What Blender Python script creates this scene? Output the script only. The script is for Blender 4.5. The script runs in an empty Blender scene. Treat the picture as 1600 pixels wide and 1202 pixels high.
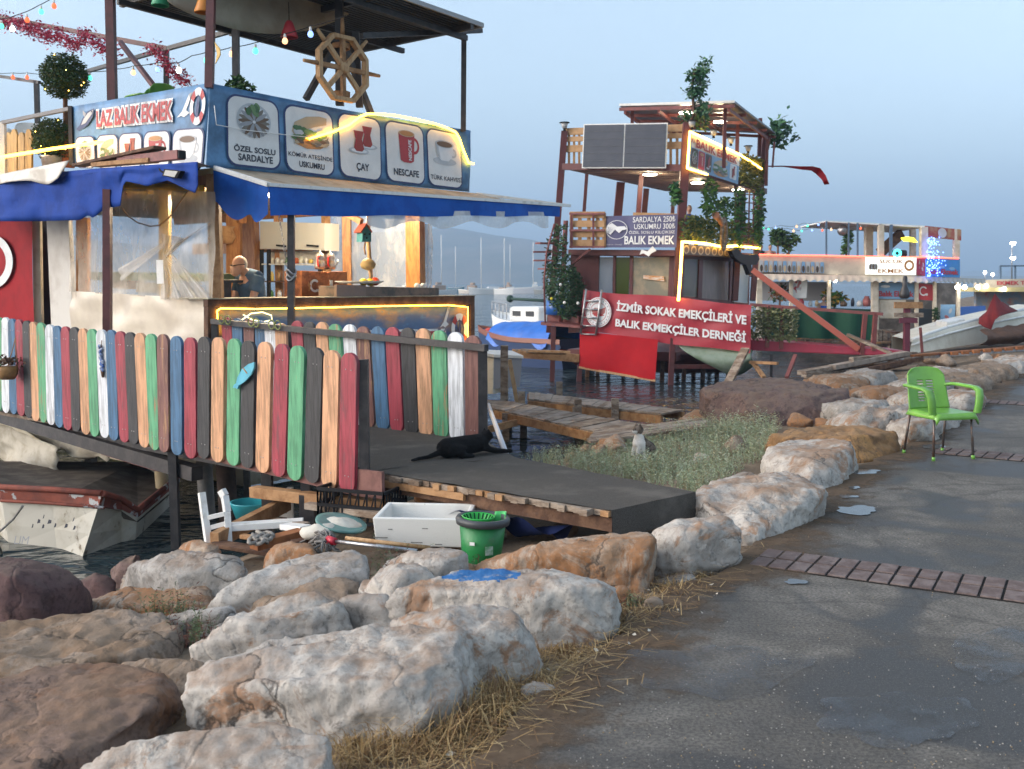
import bpy,bmesh,math,random
import numpy as np
from mathutils import Vector,Matrix,noise
R=math.radians
S=bpy.context.scene
COL=S.collection
random.seed(7)
# ------------------------------------------------------------------ camera, sky, sun, exposure
F,CX,CY,CAMZ=1600.0,800.0,601.0,1.68
PITCH=math.atan(161/1600)
cam=bpy.data.cameras.new('camera')
cam.sensor_width=36
cam.lens=36
cam.clip_start=.05
cam.clip_end=20000
cam.dof.use_dof=True
cam.dof.focus_distance=8.2
cam.dof.aperture_fstop=5.0
camo=bpy.data.objects.new('camera',cam)
camo.location=(0,0,CAMZ)
camo.rotation_euler=(R(90)-PITCH,0,0)
COL.objects.link(camo)
S.camera=camo
SUN_EL,SUN_AZ=20.0,-100.0
wd=bpy.data.worlds.new('World')
S.world=wd
wd.use_nodes=True
wn=wd.node_tree.nodes
bg=wn['Background']
sk=wn.new('ShaderNodeTexSky')
sk.sky_type='NISHITA'
sk.sun_disc=False
sk.sun_elevation=R(SUN_EL)
sk.sun_rotation=R(SUN_AZ)
sk.altitude=0
sk.air_density=1.0
sk.dust_density=4.0
sk.ozone_density=3.2
hs=wn.new('ShaderNodeHueSaturation')
hs.inputs['Saturation'].default_value=.58
hs.inputs['Hue'].default_value=.482
wd.node_tree.links.new(sk.outputs[0],hs.inputs['Color'])
wd.node_tree.links.new(hs.outputs[0],bg.inputs[0])
bg.inputs[1].default_value=0.15
sl=bpy.data.lights.new('sun','SUN')
sl.energy=0.5
sl.angle=R(90)
sl.color=(1.0,.84,.66)
slo=bpy.data.objects.new('sun',sl)
sd=Vector((math.sin(R(SUN_AZ))*math.cos(R(SUN_EL)),math.cos(R(SUN_AZ))*math.cos(R(SUN_EL)),math.sin(R(SUN_EL))))
slo.rotation_euler=sd.to_track_quat('Z','Y').to_euler()
slo.location=(-20,-5,20)
COL.objects.link(slo)
S.view_settings.view_transform='Standard'
S.view_settings.look='None'
S.view_settings.gamma=1
S.view_settings.exposure=1.48
S.cycles.max_bounces=8
S.cycles.transparent_max_bounces=24
S.cycles.use_denoising=True
S.cycles.sample_clamp_indirect=4
# ------------------------------------------------------------------ pixel rays -> real places
cp,sp_=math.cos(PITCH),math.sin(PITCH)
CAM=Vector((0,0,CAMZ))
UP=Vector((0,0,1))
def ray(px,py):
 a,b=(px-CX)/F,-(py-CY)/F
 return Vector((a,cp+b*sp_,-sp_+b*cp))
def pz(px,py,z):
 d=ray(px,py)
 return CAM+d*((z-CAMZ)/d.z)
def pd(px,py,Y):
 d=ray(px,py)
 return CAM+d*(Y/d.y)
def pp(px,py,O,N):
 d=ray(px,py)
 return CAM+d*((Vector(O)-CAM).dot(N)/d.dot(N))
class Plane:
 """a vertical plane through O along direction u (plan); out = side towards the viewer"""
 def __init__(s,O,u):
  s.O=Vector(O);s.u=Vector(u).normalized();s.n=s.u.cross(UP).normalized()
  if s.n.dot(CAM-s.O)<0:s.n=-s.n
 def at(s,px,py,off=0.0):
  return pp(px,py,s.O+s.n*off,s.n)
 def off(s,d):return Plane(s.O+s.n*d,s.u)
def lerp(a,b,t):return a+(b-a)*t
# ------------------------------------------------------------------ mesh builder
WLOC={}
class MB:
 def __init__(s):s.v=[];s.f=[];s.m=[];s.s=[]
 def add(s,vs,fs,mi=0,sm=False):
  k=len(s.v)
  s.v.extend([tuple(v)for v in vs])
  for f in fs:
   s.f.append(tuple(i+k for i in f));s.m.append(mi);s.s.append(sm)
  return s
 def box(s,c,size,ax=None,mi=0):
  c=Vector(c);a=ax or(Vector((1,0,0)),Vector((0,1,0)),UP)
  h=[x/2 for x in size]
  vs=[c+a[0]*(sx*h[0])+a[1]*(sy*h[1])+a[2]*(sz*h[2])for sx in(-1,1)for sy in(-1,1)for sz in(-1,1)]
  return s.add(vs,[(0,1,3,2),(4,6,7,5),(0,4,5,1),(2,3,7,6),(0,2,6,4),(1,5,7,3)],mi)
 def beam(s,p,q,w,h=None,mi=0,up=None):
  p,q=Vector(p),Vector(q);h=w if h is None else h
  d=q-p
  if d.length<1e-6:return s
  z=d.normalized()
  up=Vector(up)if up is not None else UP
  if abs(z.dot(up))>.98:up=Vector((0,1,0))if abs(z.y)<.9 else Vector((1,0,0))
  x=z.cross(up).normalized();y=x.cross(z)
  return s.box((p+q)/2,(w,h,d.length),(x,y,z),mi)
 def tube(s,pts,r,n=8,mi=0,caps=True,sm=True):
  pts=[Vector(p)for p in pts]
  rs=r if isinstance(r,(list,tuple))else[r]*len(pts)
  vs=[];t0=None;x=None
  for i,p in enumerate(pts):
   t=(pts[min(i+1,len(pts)-1)]-pts[max(i-1,0)]).normalized()
   if x is None:
    a=UP if abs(t.z)<.9 else Vector((1,0,0))
    x=t.cross(a).normalized()
   else:
    x=(x-t*x.dot(t)).normalized()
   y=t.cross(x)
   for k in range(n):
    a=2*math.pi*k/n
    vs.append(p+(x*math.cos(a)+y*math.sin(a))*rs[i])
  fs=[]
  for i in range(len(pts)-1):
   for k in range(n):
    k2=(k+1)%n
    fs.append((i*n+k,i*n+k2,(i+1)*n+k2,(i+1)*n+k))
  s.add(vs,fs,mi,sm)
  if caps:
   b=len(s.v)-len(vs)
   s.f.append(tuple(b+k for k in range(n))[::-1]);s.m.append(mi);s.s.append(False)
   e=b+(len(pts)-1)*n
   s.f.append(tuple(e+k for k in range(n)));s.m.append(mi);s.s.append(False)
  return s
 def lathe(s,prof,o,n=20,ax=None,mi=0,sm=True,cap=True):
  o=Vector(o);a=ax or(Vector((1,0,0)),Vector((0,1,0)),UP)
  vs=[]
  for(r,z)in prof:
   for k in range(n):
    t=2*math.pi*k/n
    vs.append(o+a[0]*(r*math.cos(t))+a[1]*(r*math.sin(t))+a[2]*z)
  fs=[]
  for i in range(len(prof)-1):
   for k in range(n):
    k2=(k+1)%n
    fs.append((i*n+k,i*n+k2,(i+1)*n+k2,(i+1)*n+k))
  b=len(s.v)
  s.add(vs,fs,mi,sm)
  if cap:
   for e,rev in((0,True),(len(prof)-1,False)):
    if prof[e][0]>1e-4:
     t=tuple(b+e*n+k for k in range(n))
     s.f.append(t[::-1]if rev else t);s.m.append(mi);s.s.append(False)
  return s
 def ball(s,c,r,n=10,mi=0,ax=None):
  r=r if isinstance(r,(tuple,list))else(r,r,r)
  c=Vector(c);a=ax or(Vector((1,0,0)),Vector((0,1,0)),UP)
  vs=[];m=max(4,n//2+1)
  for i in range(m+1):
   t=math.pi*i/m
   for k in range(n):
    p=2*math.pi*k/n
    vs.append(c+a[0]*(r[0]*math.sin(t)*math.cos(p))+a[1]*(r[1]*math.sin(t)*math.sin(p))+a[2]*(r[2]*math.cos(t)))
  fs=[(i*n+k,(i+1)*n+k,(i+1)*n+(k+1)%n,i*n+(k+1)%n)for i in range(m)for k in range(n)]
  return s.add(vs,fs,mi,True)
 def prism(s,poly,d,mi=0,mi_side=None):
  poly=[Vector(p)for p in poly];d=Vector(d);n=len(poly)
  vs=poly+[p+d for p in poly]
  s.add(vs,[tuple(range(n)),tuple(range(2*n-1,n-1,-1))],mi)
  b=len(s.v)-2*n
  for i in range(n):
   j=(i+1)%n
   s.f.append((b+i,b+n+i,b+n+j,b+j));s.m.append(mi if mi_side is None else mi_side);s.s.append(False)
  return s
 def poly(s,pts,mi=0):return s.add(pts,[tuple(range(len(pts)))],mi)
 def sheet(s,q,nu=12,nv=8,fn=None,mi=0,sm=True):
  """q = four corners (tl, tr, br, bl); fn(u, v) -> displacement vector"""
  q=[Vector(p)for p in q];vs=[]
  for j in range(nv+1):
   for i in range(nu+1):
    u,v=i/nu,j/nv
    p=lerp(lerp(q[0],q[1],u),lerp(q[3],q[2],u),v)
    if fn:p=p+fn(u,v)
    vs.append(p)
  w=nu+1
  fs=[(j*w+i,(j+1)*w+i,(j+1)*w+i+1,j*w+i+1)for j in range(nv)for i in range(nu)]
  return s.add(vs,fs,mi,sm)
 def text(s,txt,q,mi=0,bold=.012,d=None,shear=0):
  """writing filling the quad q = (tl, tr, br, bl)"""
  vs,fs=text_mesh(txt,bold,shear)
  q=[Vector(p)for p in q]
  out=[lerp(lerp(q[3],q[2],x),lerp(q[0],q[1],x),y)for(x,y)in vs]
  return s.add(out,fs,mi)
 def build(s,name,mats,parent=None,bevel=0,origin=None,solid=0):
  if not isinstance(mats,(list,tuple)):mats=[mats]
  me=bpy.data.meshes.new(name)
  if parent is not None:o0=WLOC[parent.name]
  elif origin is not None:o0=Vector(origin)
  else:
   a=np.array(s.v);o0=Vector(((a[:,0].min()+a[:,0].max())/2,(a[:,1].min()+a[:,1].max())/2,a[:,2].min()))
  me.from_pydata([(v[0]-o0.x,v[1]-o0.y,v[2]-o0.z)for v in s.v],[],s.f)
  for m in mats:me.materials.append(m)
  me.polygons.foreach_set('material_index',s.m)
  me.polygons.foreach_set('use_smooth',s.s)
  me.update()
  o=bpy.data.objects.new(name,me)
  COL.objects.link(o)
  if parent is not None:o.parent=parent
  else:o.location=o0
  WLOC[o.name]=o0.copy()
  if bevel:
   b=o.modifiers.new('b','BEVEL');b.width=bevel;b.segments=2;b.limit_method='ANGLE';b.angle_limit=R(40)
  if solid:
   b=o.modifiers.new('s','SOLIDIFY');b.thickness=solid;b.offset=0
  return o
_tc={}
def text_mesh(txt,bold=.012,shear=0):
 key=(txt,bold,shear)
 if key in _tc:return _tc[key]
 cu=bpy.data.curves.new('t','FONT')
 cu.body=txt;cu.offset=bold;cu.shear=shear;cu.resolution_u=3
 ob=bpy.data.objects.new('t',cu);COL.objects.link(ob)
 dg=bpy.context.evaluated_depsgraph_get();dg.update()
 me=bpy.data.meshes.new_from_object(ob.evaluated_get(dg))
 vs=np.array([v.co[:2]for v in me.vertices]);fs=[tuple(p.vertices)for p in me.polygons]
 bpy.data.objects.remove(ob);bpy.data.curves.remove(cu);bpy.data.meshes.remove(me)
 mn,mx=vs.min(0),vs.max(0)
 vs=(vs-mn)/(mx-mn)
 _tc[key]=([tuple(v)for v in vs],fs)
 return _tc[key]
def tag(o,label,cat,group=None,kind=None):
 if kind:o['kind']=kind
 if label:o['label']=label
 if cat:o['category']=cat
 if group:o['group']=group
 return o
def thing(name,label,cat,loc=(0,0,0),group=None,kind=None):
 o=bpy.data.objects.new(name,None);o.empty_display_size=.1
 COL.objects.link(o);o.location=loc
 WLOC[o.name]=Vector(loc)
 return tag(o,label,cat,group,kind)
def structure(o):o['kind']='structure';return o
def stuff(o,label=None,cat=None):
 o['kind']='stuff';return tag(o,label,cat)
def dup(o,loc=None,rz=None,label=None,scale=None,parent=None):
 c=o.copy();COL.objects.link(c)
 if parent is not None:c.parent=parent
 if loc is not None:c.location=loc
 if rz is not None:c.rotation_euler.z=rz
 if scale is not None:c.scale=(scale,)*3
 if label:c['label']=label
 for ch in list(o.children):dup(ch,parent=c)
 return c
 # ------------------------------------------------------------------ materials
MC={}
def nd(nt,t,**k):
 n=nt.nodes.new(t)
 for a,b in k.items():setattr(n,a,b)
 return n
def mat(name,col,rough=.6,col2=None,scale=6,lo=.4,hi=.65,detail=5,bump=0,bscale=None,stretch=(1,1,1),metal=0,spec=.5,
emis=0,ecol=None,trans=0,col3=None,scale3=20,lo3=.55,hi3=.7,coat=0,rough2=None,sheen=0):
 if name in MC:return MC[name]
 m=bpy.data.materials.new(name);m.use_nodes=True
 nt=m.node_tree;L=nt.links.new
 b=nt.nodes['Principled BSDF']
 if rough>=.6 and not metal:spec=min(spec,.18)
 c4=lambda c:(c[0],c[1],c[2],1)
 b.inputs['Base Color'].default_value=c4(col)
 b.inputs['Roughness'].default_value=rough
 b.inputs['Metallic'].default_value=metal
 b.inputs['Specular IOR Level'].default_value=spec
 b.inputs['Coat Weight'].default_value=coat
 tc=nd(nt,'ShaderNodeTexCoord')
 mp=nd(nt,'ShaderNodeMapping');mp.inputs['Scale'].default_value=stretch
 oi=nd(nt,'ShaderNodeObjectInfo')
 L(tc.outputs['Object'],mp.inputs['Vector'])
 ml=nd(nt,'ShaderNodeMath',operation='MULTIPLY');ml.inputs[1].default_value=37
 L(oi.outputs['Random'],ml.inputs[0]);L(ml.outputs[0],mp.inputs['Location'])
 out=None
 def mask(sc,a,z,det):
  t=nd(nt,'ShaderNodeTexNoise');t.inputs['Scale'].default_value=sc;t.inputs['Detail'].default_value=det
  t.inputs['Roughness'].default_value=.62
  L(mp.outputs[0],t.inputs['Vector'])
  r=nd(nt,'ShaderNodeMapRange');r.inputs['From Min'].default_value=a;r.inputs['From Max'].default_value=z
  r.interpolation_type='SMOOTHSTEP'
  L(t.outputs['Fac'],r.inputs['Value']);return t,r
 if col2 is not None:
  t,r=mask(scale,lo,hi,detail)
  x=nd(nt,'ShaderNodeMix',data_type='RGBA')
  x.inputs['A'].default_value=c4(col);x.inputs['B'].default_value=c4(col2)
  L(r.outputs[0],x.inputs['Factor']);out=x.outputs['Result']
  if rough2 is not None:
   q=nd(nt,'ShaderNodeMapRange');q.inputs['To Min'].default_value=rough;q.inputs['To Max'].default_value=rough2
   L(r.outputs[0],q.inputs['Value']);L(q.outputs[0],b.inputs['Roughness'])
 if col3 is not None:
  t,r=mask(scale3,lo3,hi3,6)
  x=nd(nt,'ShaderNodeMix',data_type='RGBA')
  if out:L(out,x.inputs['A'])
  else:x.inputs['A'].default_value=c4(col)
  x.inputs['B'].default_value=c4(col3)
  L(r.outputs[0],x.inputs['Factor']);out=x.outputs['Result']
 if out:L(out,b.inputs['Base Color'])
 if bump:
  t=nd(nt,'ShaderNodeTexNoise');t.inputs['Scale'].default_value=bscale or scale*4;t.inputs['Detail'].default_value=6
  L(mp.outputs[0],t.inputs['Vector'])
  bp=nd(nt,'ShaderNodeBump');bp.inputs['Strength'].default_value=bump;bp.inputs['Distance'].default_value=.02
  L(t.outputs['Fac'],bp.inputs['Height']);L(bp.outputs[0],b.inputs['Normal'])
 if emis:
  b.inputs['Emission Color'].default_value=c4(ecol or col);b.inputs['Emission Strength'].default_value=emis
 if trans:
  tr=nd(nt,'ShaderNodeBsdfTransparent');mx=nd(nt,'ShaderNodeMixShader')
  t,r=mask(scale,lo,hi,detail)
  q=nd(nt,'ShaderNodeMapRange');q.inputs['To Min'].default_value=trans;q.inputs['To Max'].default_value=max(0,trans-.35)
  L(r.outputs[0],q.inputs['Value']);L(q.outputs[0],mx.inputs[0])
  L(b.outputs[0],mx.inputs[1]);L(tr.outputs[0],mx.inputs[2])
  L(mx.outputs[0],nt.nodes['Material Output'].inputs['Surface'])
 MC[name]=m
 return m
def paint_wood(name,c,worn=(.42,.27,.14),amt=.62):
 """painted board: brush streaks along its length, knots, worn places showing wood"""
 if name in MC:return MC[name]
 d=tuple(x*.62 for x in c);l=tuple(min(1,x*1.18+.015)for x in c)
 return mat(name,d,.55,col2=l,scale=5,lo=.3,hi=.65,stretch=(5,5,.55),bump=.25,bscale=14,col3=worn,scale3=4.5,lo3=amt,hi3=amt+.1)
def glow(name,c,s):return mat(name,c,emis=s,ecol=c)
wood_old=mat('weathered wood',(.17,.12,.085),.8,col2=(.33,.27,.215),scale=4,stretch=(1,1,3),bump=.5,bscale=30,col3=(.07,.05,.04),scale3=9)
wood_dark=mat('brown wood',(.085,.045,.03),.7,col2=(.16,.09,.055),scale=7,bump=.4,bscale=40)
wood_raw=mat('raw timber',(.38,.22,.11),.7,col2=(.25,.13,.06),scale=8,bump=.35,bscale=35)
wood_light=mat('pale timber',(.50,.33,.18),.65,col2=(.38,.22,.11),scale=8,stretch=(3,3,1),bump=.3,bscale=35)
wood_orange=mat('varnished wood',(.42,.19,.06),.45,col2=(.28,.11,.03),scale=6,stretch=(4,4,.8),bump=.2,bscale=30)
steel_black=mat('black steel',(.022,.02,.022),.5,col2=(.045,.04,.04),scale=9,bump=.1)
steel_maroon=mat('maroon steel',(.105,.03,.032),.5,col2=(.07,.022,.024),scale=7,bump=.1)
red_steel=mat('oxide red steel',(.20,.055,.05),.55,col2=(.13,.04,.038),scale=6,bump=.15)
steel_bare=mat('bare steel',(.45,.46,.48),.35,metal=.8,col2=(.3,.28,.27),scale=12)
white_paint=mat('white paint',(.72,.72,.70),.5,col2=(.52,.50,.46),scale=7,lo=.5,hi=.75,bump=.1)
white_cloth=mat('white tarpaulin',(.66,.62,.55),.5,col2=(.50,.45,.38),scale=4,bump=.15,bscale=12)
cream=mat('cream paint',(.62,.55,.45),.6,col2=(.50,.43,.33),scale=4)
blue_tarp=mat('blue canvas',(.010,.050,.28),.75,col2=(.007,.036,.21),scale=3,bump=.2,bscale=14)
blue_valance=mat('blue valance cloth',(.010,.095,.42),.6,col2=(.008,.07,.34),scale=4,bump=.15,bscale=12)
tan_cloth=mat('tan awning cloth',(.52,.42,.31),.7,col2=(.36,.28,.2),scale=3,bump=.1,bscale=20)
clear_sheet=mat('clear plastic sheet',(.66,.60,.50),.22,trans=.62,scale=2.2,lo=.42,hi=.72,stretch=(1,1,.5),bump=.5,bscale=5)
clear_sheet2=mat('clear crumpled sheet',(.62,.64,.68),.2,trans=.74,scale=2.5,lo=.4,hi=.7,stretch=(1,1,.35),bump=.7,bscale=6)
black_mat=mat('black',(.012,.012,.014),.7)
ink=mat('dark ink',(.02,.025,.05),.5)
glass_dark=mat('dark window glass',(.03,.03,.03),.08,spec=.7)
leafA=mat('leaf dark',(.022,.055,.02),.6,col2=(.05,.095,.03),scale=20)
leafB=mat('leaf light',(.07,.14,.045),.6,col2=(.10,.16,.05),scale=20)
soil=mat('soil',(.12,.085,.06),.95,col2=(.19,.14,.10),scale=8,bump=.8,bscale=40)
led_y=glow('yellow light strip',(1.0,.50,.035),7)
led_w=glow('warm light strip',(1.0,.58,.08),6)
lamp_w=glow('white lamp glow',(1.0,.93,.78),14)
# ------------------------------------------------------------------ ground, path, water, hills
EDGE=[(-2.2,-2.0)]+[tuple(pz(x,y,0)[:2])for x,y in((735,1202),(872,1085),(1012,938),(1150,885),(1215,822),(1330,738),(1410,702),(1475,652),(1560,600),(1600,580))]
EDGE+=[(EDGE[-1][0]+6,EDGE[-1][1]+11),(EDGE[-1][0]+20,EDGE[-1][1]+42),(EDGE[-1][0]+50,EDGE[-1][1]+110),(EDGE[-1][0]+160,EDGE[-1][1]+300)]
EA=np.array(EDGE)
def edge_dist(x,y):
 """signed distance to the path edge, positive towards the sea"""
 p=np.array((x,y));a=EA[:-1];b=EA[1:];ab=b-a
 t=np.clip(((p-a)*ab).sum(1)/(ab**2).sum(1),0,1)
 q=a+ab*t[:,None];d2=((p-q)**2).sum(1);k=d2.argmin()
 c=ab[k][0]*(y-a[k][1])-ab[k][1]*(x-a[k][0])
 return math.sqrt(d2[k])*(1 if c>0 else-1)
SEA=-.80
def ground_z(x,y):
 d=edge_dist(x,y)
 n=noise.noise(Vector((x*1.3,y*1.3,0)))*.05+noise.noise(Vector((x*4,y*4,3)))*.02
 if d<-.6:return-.035
 if d<0:return-.035+n*.2*(d+.6)
 if d<3.2:return-.03-.085*d+n*min(1,d)
 if d<5.4:return-.30-.31*(d-3.2)+n
 return-.98-min(.12*(d-5.4),1.2)+n
mb=MB()
xs=list(np.arange(-14,14,.22))+[float(x)for x in np.linspace(14,400,40)]
ys=list(np.arange(-6,24,.22))+[float(y)for y in np.linspace(24,420,60)]
vs=[(x,y,ground_z(x,y))for y in ys for x in xs]
w=len(xs)
mb.add(vs,[(j*w+i,j*w+i+1,(j+1)*w+i+1,(j+1)*w+i)for j in range(len(ys)-1)for i in range(w-1)],0,True)
structure(mb.build('ground',mat('shore earth',(.15,.11,.075),.95,col2=(.25,.19,.135),scale=3,bump=.8,bscale=30,col3=(.08,.06,.045),scale3=12),origin=(0,0,0)))
def asphalt():
 m=bpy.data.materials.new('asphalt');m.use_nodes=True
 nt=m.node_tree;L=nt.links.new;b=nt.nodes['Principled BSDF']
 b.inputs['Specular IOR Level'].default_value=.22
 tc=nd(nt,'ShaderNodeTexCoord')
 def ns(sc,det,a,z,dist=0):
  t=nd(nt,'ShaderNodeTexNoise');t.inputs['Scale'].default_value=sc;t.inputs['Detail'].default_value=det;t.inputs['Distortion'].default_value=dist
  L(tc.outputs['Object'],t.inputs['Vector'])
  r=nd(nt,'ShaderNodeMapRange');r.inputs['From Min'].default_value=a;r.inputs['From Max'].default_value=z;r.interpolation_type='SMOOTHSTEP'
  L(t.outputs['Fac'],r.inputs['Value']);return t,r
 def mix(f,A,B,k='MIX'):
  x=nd(nt,'ShaderNodeMix',data_type='RGBA',blend_type=k);L(f,x.inputs['Factor'])
  for s_,v in(('A',A),('B',B)):
   if isinstance(v,tuple):x.inputs[s_].default_value=(*v,1)
   else:L(v,x.inputs[s_])
  return x.outputs['Result']
 _,patch=ns(.6,6,.42,.56,.9)
 _,damp=ns(.8,7,.50,.60,.8)
 t3,grain=ns(62,5,.42,.60)
 _,grit=ns(170,2,.60,.68)
 _,mid=ns(6,6,.35,.7)
 c=mix(patch.outputs[0],(.092,.086,.079),(.185,.168,.147))
 c=mix(mid.outputs[0],c,(.118,.108,.095))
 c=mix(damp.outputs[0],c,(.055,.052,.050))
 g=nd(nt,'ShaderNodeMath',operation='MULTIPLY');g.inputs[1].default_value=.5;L(grain.outputs[0],g.inputs[0])
 c=mix(g.outputs[0],c,(.034,.032,.031))
 g2=nd(nt,'ShaderNodeMath',operation='MULTIPLY');g2.inputs[1].default_value=.6;L(grit.outputs[0],g2.inputs[0])
 c=mix(g2.outputs[0],c,(.24,.225,.20))
 v=nd(nt,'ShaderNodeTexVoronoi',feature='DISTANCE_TO_EDGE');v.inputs['Scale'].default_value=.42
 wp=nd(nt,'ShaderNodeTexNoise');wp.inputs['Scale'].default_value=2.2;wp.inputs['Detail'].default_value=5
 L(tc.outputs['Object'],wp.inputs['Vector'])
 ad=nd(nt,'ShaderNodeMix',data_type='RGBA');ad.inputs['Factor'].default_value=.22
 L(tc.outputs['Object'],ad.inputs['A']);L(wp.outputs['Color'],ad.inputs['B']);L(ad.outputs['Result'],v.inputs['Vector'])
 cr=nd(nt,'ShaderNodeMapRange');cr.inputs['From Min'].default_value=.002;cr.inputs['From Max'].default_value=.007;cr.inputs['To Min'].default_value=.3;cr.inputs['To Max'].default_value=0
 L(v.outputs['Distance'],cr.inputs['Value'])
 c=mix(cr.outputs[0],c,(.03,.028,.027))
 L(c,b.inputs['Base Color'])
 rr=nd(nt,'ShaderNodeMapRange');rr.inputs['To Min'].default_value=.82;rr.inputs['To Max'].default_value=.5
 L(damp.outputs[0],rr.inputs['Value']);L(rr.outputs[0],b.inputs['Roughness'])
 bp=nd(nt,'ShaderNodeBump');bp.inputs['Strength'].default_value=.22;bp.inputs['Distance'].default_value=.004
 L(t3.outputs['Fac'],bp.inputs['Height']);L(bp.outputs[0],b.inputs['Normal'])
 return m
mb=MB()
pts=[]
for a,b in zip(EDGE[:-1],EDGE[1:]):
 L_=math.hypot(b[0]-a[0],b[1]-a[1]);k=max(2,int(L_/.07))if L_<12 else 4
 for i in range(k):
  t=i/k;x,y=lerp(a[0],b[0],t),lerp(a[1],b[1],t)
  j=noise.noise(Vector((x*3,y*3,5)))*.09+noise.noise(Vector((x*11,y*11,5)))*.03 if y<30 else 0
  pts.append((x+j,y))
pts_edge=list(pts)
tops=[(x,y,0)for x,y in pts]
n=len(pts)
vs=tops+[(x,y,-.06)for x,y in pts]+[(x+30,y-12,0)for x,y in pts]
fs=[]
for i in range(n-1):
 fs+=[(i,i+1,n+i+1,n+i),(i+1,i,2*n+i,2*n+i+1)]
mb.add(vs,fs)
structure(mb.build('asphalt_path',asphalt(),origin=(0,0,0)))
brickm=mat('paving block',(.125,.09,.083),.8,col2=(.19,.15,.14),scale=9,bump=.4,bscale=60,col3=(.05,.04,.04),scale3=5,lo3=.6,hi3=.75)
joint=mat('paving joint',(.022,.019,.017),.95,bump=.4,bscale=60)
def strip(name,A,dirv,length,sz):
 A=Vector(A);d=Vector(dirv).normalized();q=Vector((-d.y,d.x,0))
 m=MB();m.box(A+d*(length/2)+q*.21+UP*.002,(length,.43,.005),(d,q,UP),1)
 k=int(length/.114)
 for i in range(k):
  for r in(0,1):
   rr=random.uniform(-.002,.002)
   c=A+d*((i+.5)*.114)+q*(.103+r*.214)+UP*(.004+random.uniform(0,.004))
   m.box(c,(.100+rr,.188,.012),(d,q,UP),0)
 o=structure(m.build(name,[brickm,joint],bevel=.004))
 o.location.z-=0
 return o
a=pz(1168,884,0);b=pz(1600,944,0)
strip('paving_strip',a,b-a,6.5,1)
a=pz(1455,709,0);b=pz(1600,722,0)
strip('paving_strip',a,b-a,6.5,1)
a=pz(1530,630,0);b=pz(1600,634,0)
strip('paving_strip',a,b-a,6,1)
pudm=mat('puddle water',(.05,.05,.052),.08,spec=.5)
def puddle(px,py,rx,ry,seed,label):
 c=pz(px,py,0);e=pz(px+rx,py,0);f_=pz(px,py-ry,0)
 ax,ay=(e-c),(f_-c);m=MB();k=110;pts=[]
 for i in range(k):
  t=2*math.pi*i/k
  r=1+.5*noise.noise(Vector((math.cos(t)*1.3,math.sin(t)*1.3,seed)))+.16*noise.noise(Vector((math.cos(t)*2.6,math.sin(t)*2.6,seed)))+.05*noise.noise(Vector((math.cos(t)*8,math.sin(t)*8,seed)))
  pts.append(c+ax*(math.cos(t)*r)+ay*(math.sin(t)*r)+UP*.0075)
 m.poly(pts)
 o=m.build('puddle',pudm,origin=c);structure(o)
 return o
puddle(1338,798,34,7,3.1,'');puddle(1326,777,14,2.5,7.4,'');puddle(1243,911,17,4,9.2,'')
puddle(1345,738,26,4,1.7,'');puddle(1462,699,20,3,5.5,'');puddle(1335,763,10,2,6.5,'')
dampm=mat('damp film',(.085,.09,.10),.16,trans=.9,scale=4,lo=.42,hi=.60,spec=.5,bump=.2,bscale=120)
for i,(px,py,rx,ry)in enumerate(((1110,1045,130,40),(1400,1120,120,40),(1560,1020,70,40))):
 o=puddle(px,py,rx,ry,11+i,'');o.data.materials[0]=dampm;o.name='wet_patch'
def dirtm():
 m=bpy.data.materials.new('path edge dirt');m.use_nodes=True
 nt=m.node_tree;L=nt.links.new;b=nt.nodes['Principled BSDF']
 b.inputs['Roughness'].default_value=.95;b.inputs['Specular IOR Level'].default_value=.1
 at=nd(nt,'ShaderNodeAttribute');at.attribute_name='cover';tc=nd(nt,'ShaderNodeTexCoord')
 n1=nd(nt,'ShaderNodeTexNoise');n1.inputs['Scale'].default_value=3.5;n1.inputs['Detail'].default_value=9;n1.inputs['Roughness'].default_value=.75;L(tc.outputs['Object'],n1.inputs['Vector'])
 ad=nd(nt,'ShaderNodeMath',operation='ADD');L(at.outputs['Fac'],ad.inputs[0]);L(n1.outputs['Fac'],ad.inputs[1])
 r=nd(nt,'ShaderNodeMapRange');r.inputs['From Min'].default_value=.93;r.inputs['From Max'].default_value=1.18;r.inputs['To Max'].default_value=.92;L(ad.outputs[0],r.inputs['Value'])
 n2=nd(nt,'ShaderNodeTexNoise');n2.inputs['Scale'].default_value=26;n2.inputs['Detail'].default_value=6;L(tc.outputs['Object'],n2.inputs['Vector'])
 x=nd(nt,'ShaderNodeMix',data_type='RGBA');x.inputs['A'].default_value=(.07,.045,.03,1);x.inputs['B'].default_value=(.19,.135,.09,1);L(n2.outputs['Fac'],x.inputs['Factor']);L(x.outputs['Result'],b.inputs['Base Color'])
 tr=nd(nt,'ShaderNodeBsdfTransparent');mx=nd(nt,'ShaderNodeMixShader');L(r.outputs[0],mx.inputs[0]);L(tr.outputs[0],mx.inputs[1]);L(b.outputs[0],mx.inputs[2]);L(mx.outputs[0],nt.nodes['Material Output'].inputs['Surface'])
 return m
mb=MB();cov=[];sel=[p for p in pts_edge if p[1]<32];nr_=7
for i,(x,y)in enumerate(sel):
 a_,c_=sel[max(0,i-6)],sel[min(len(sel)-1,i+6)];t_=Vector((c_[0]-a_[0],c_[1]-a_[1],0)).normalized();q_=Vector((t_.y,-t_.x,0))
 for j in range(nr_):
  w_=j/(nr_-1)*(.85+.25*noise.noise(Vector((x,y,3))));mb.v.append((x+q_.x*w_-q_.x*.02,y+q_.y*w_-q_.y*.02,.005));cov.append(.75*(1-j/(nr_-1))**.8)
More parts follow.
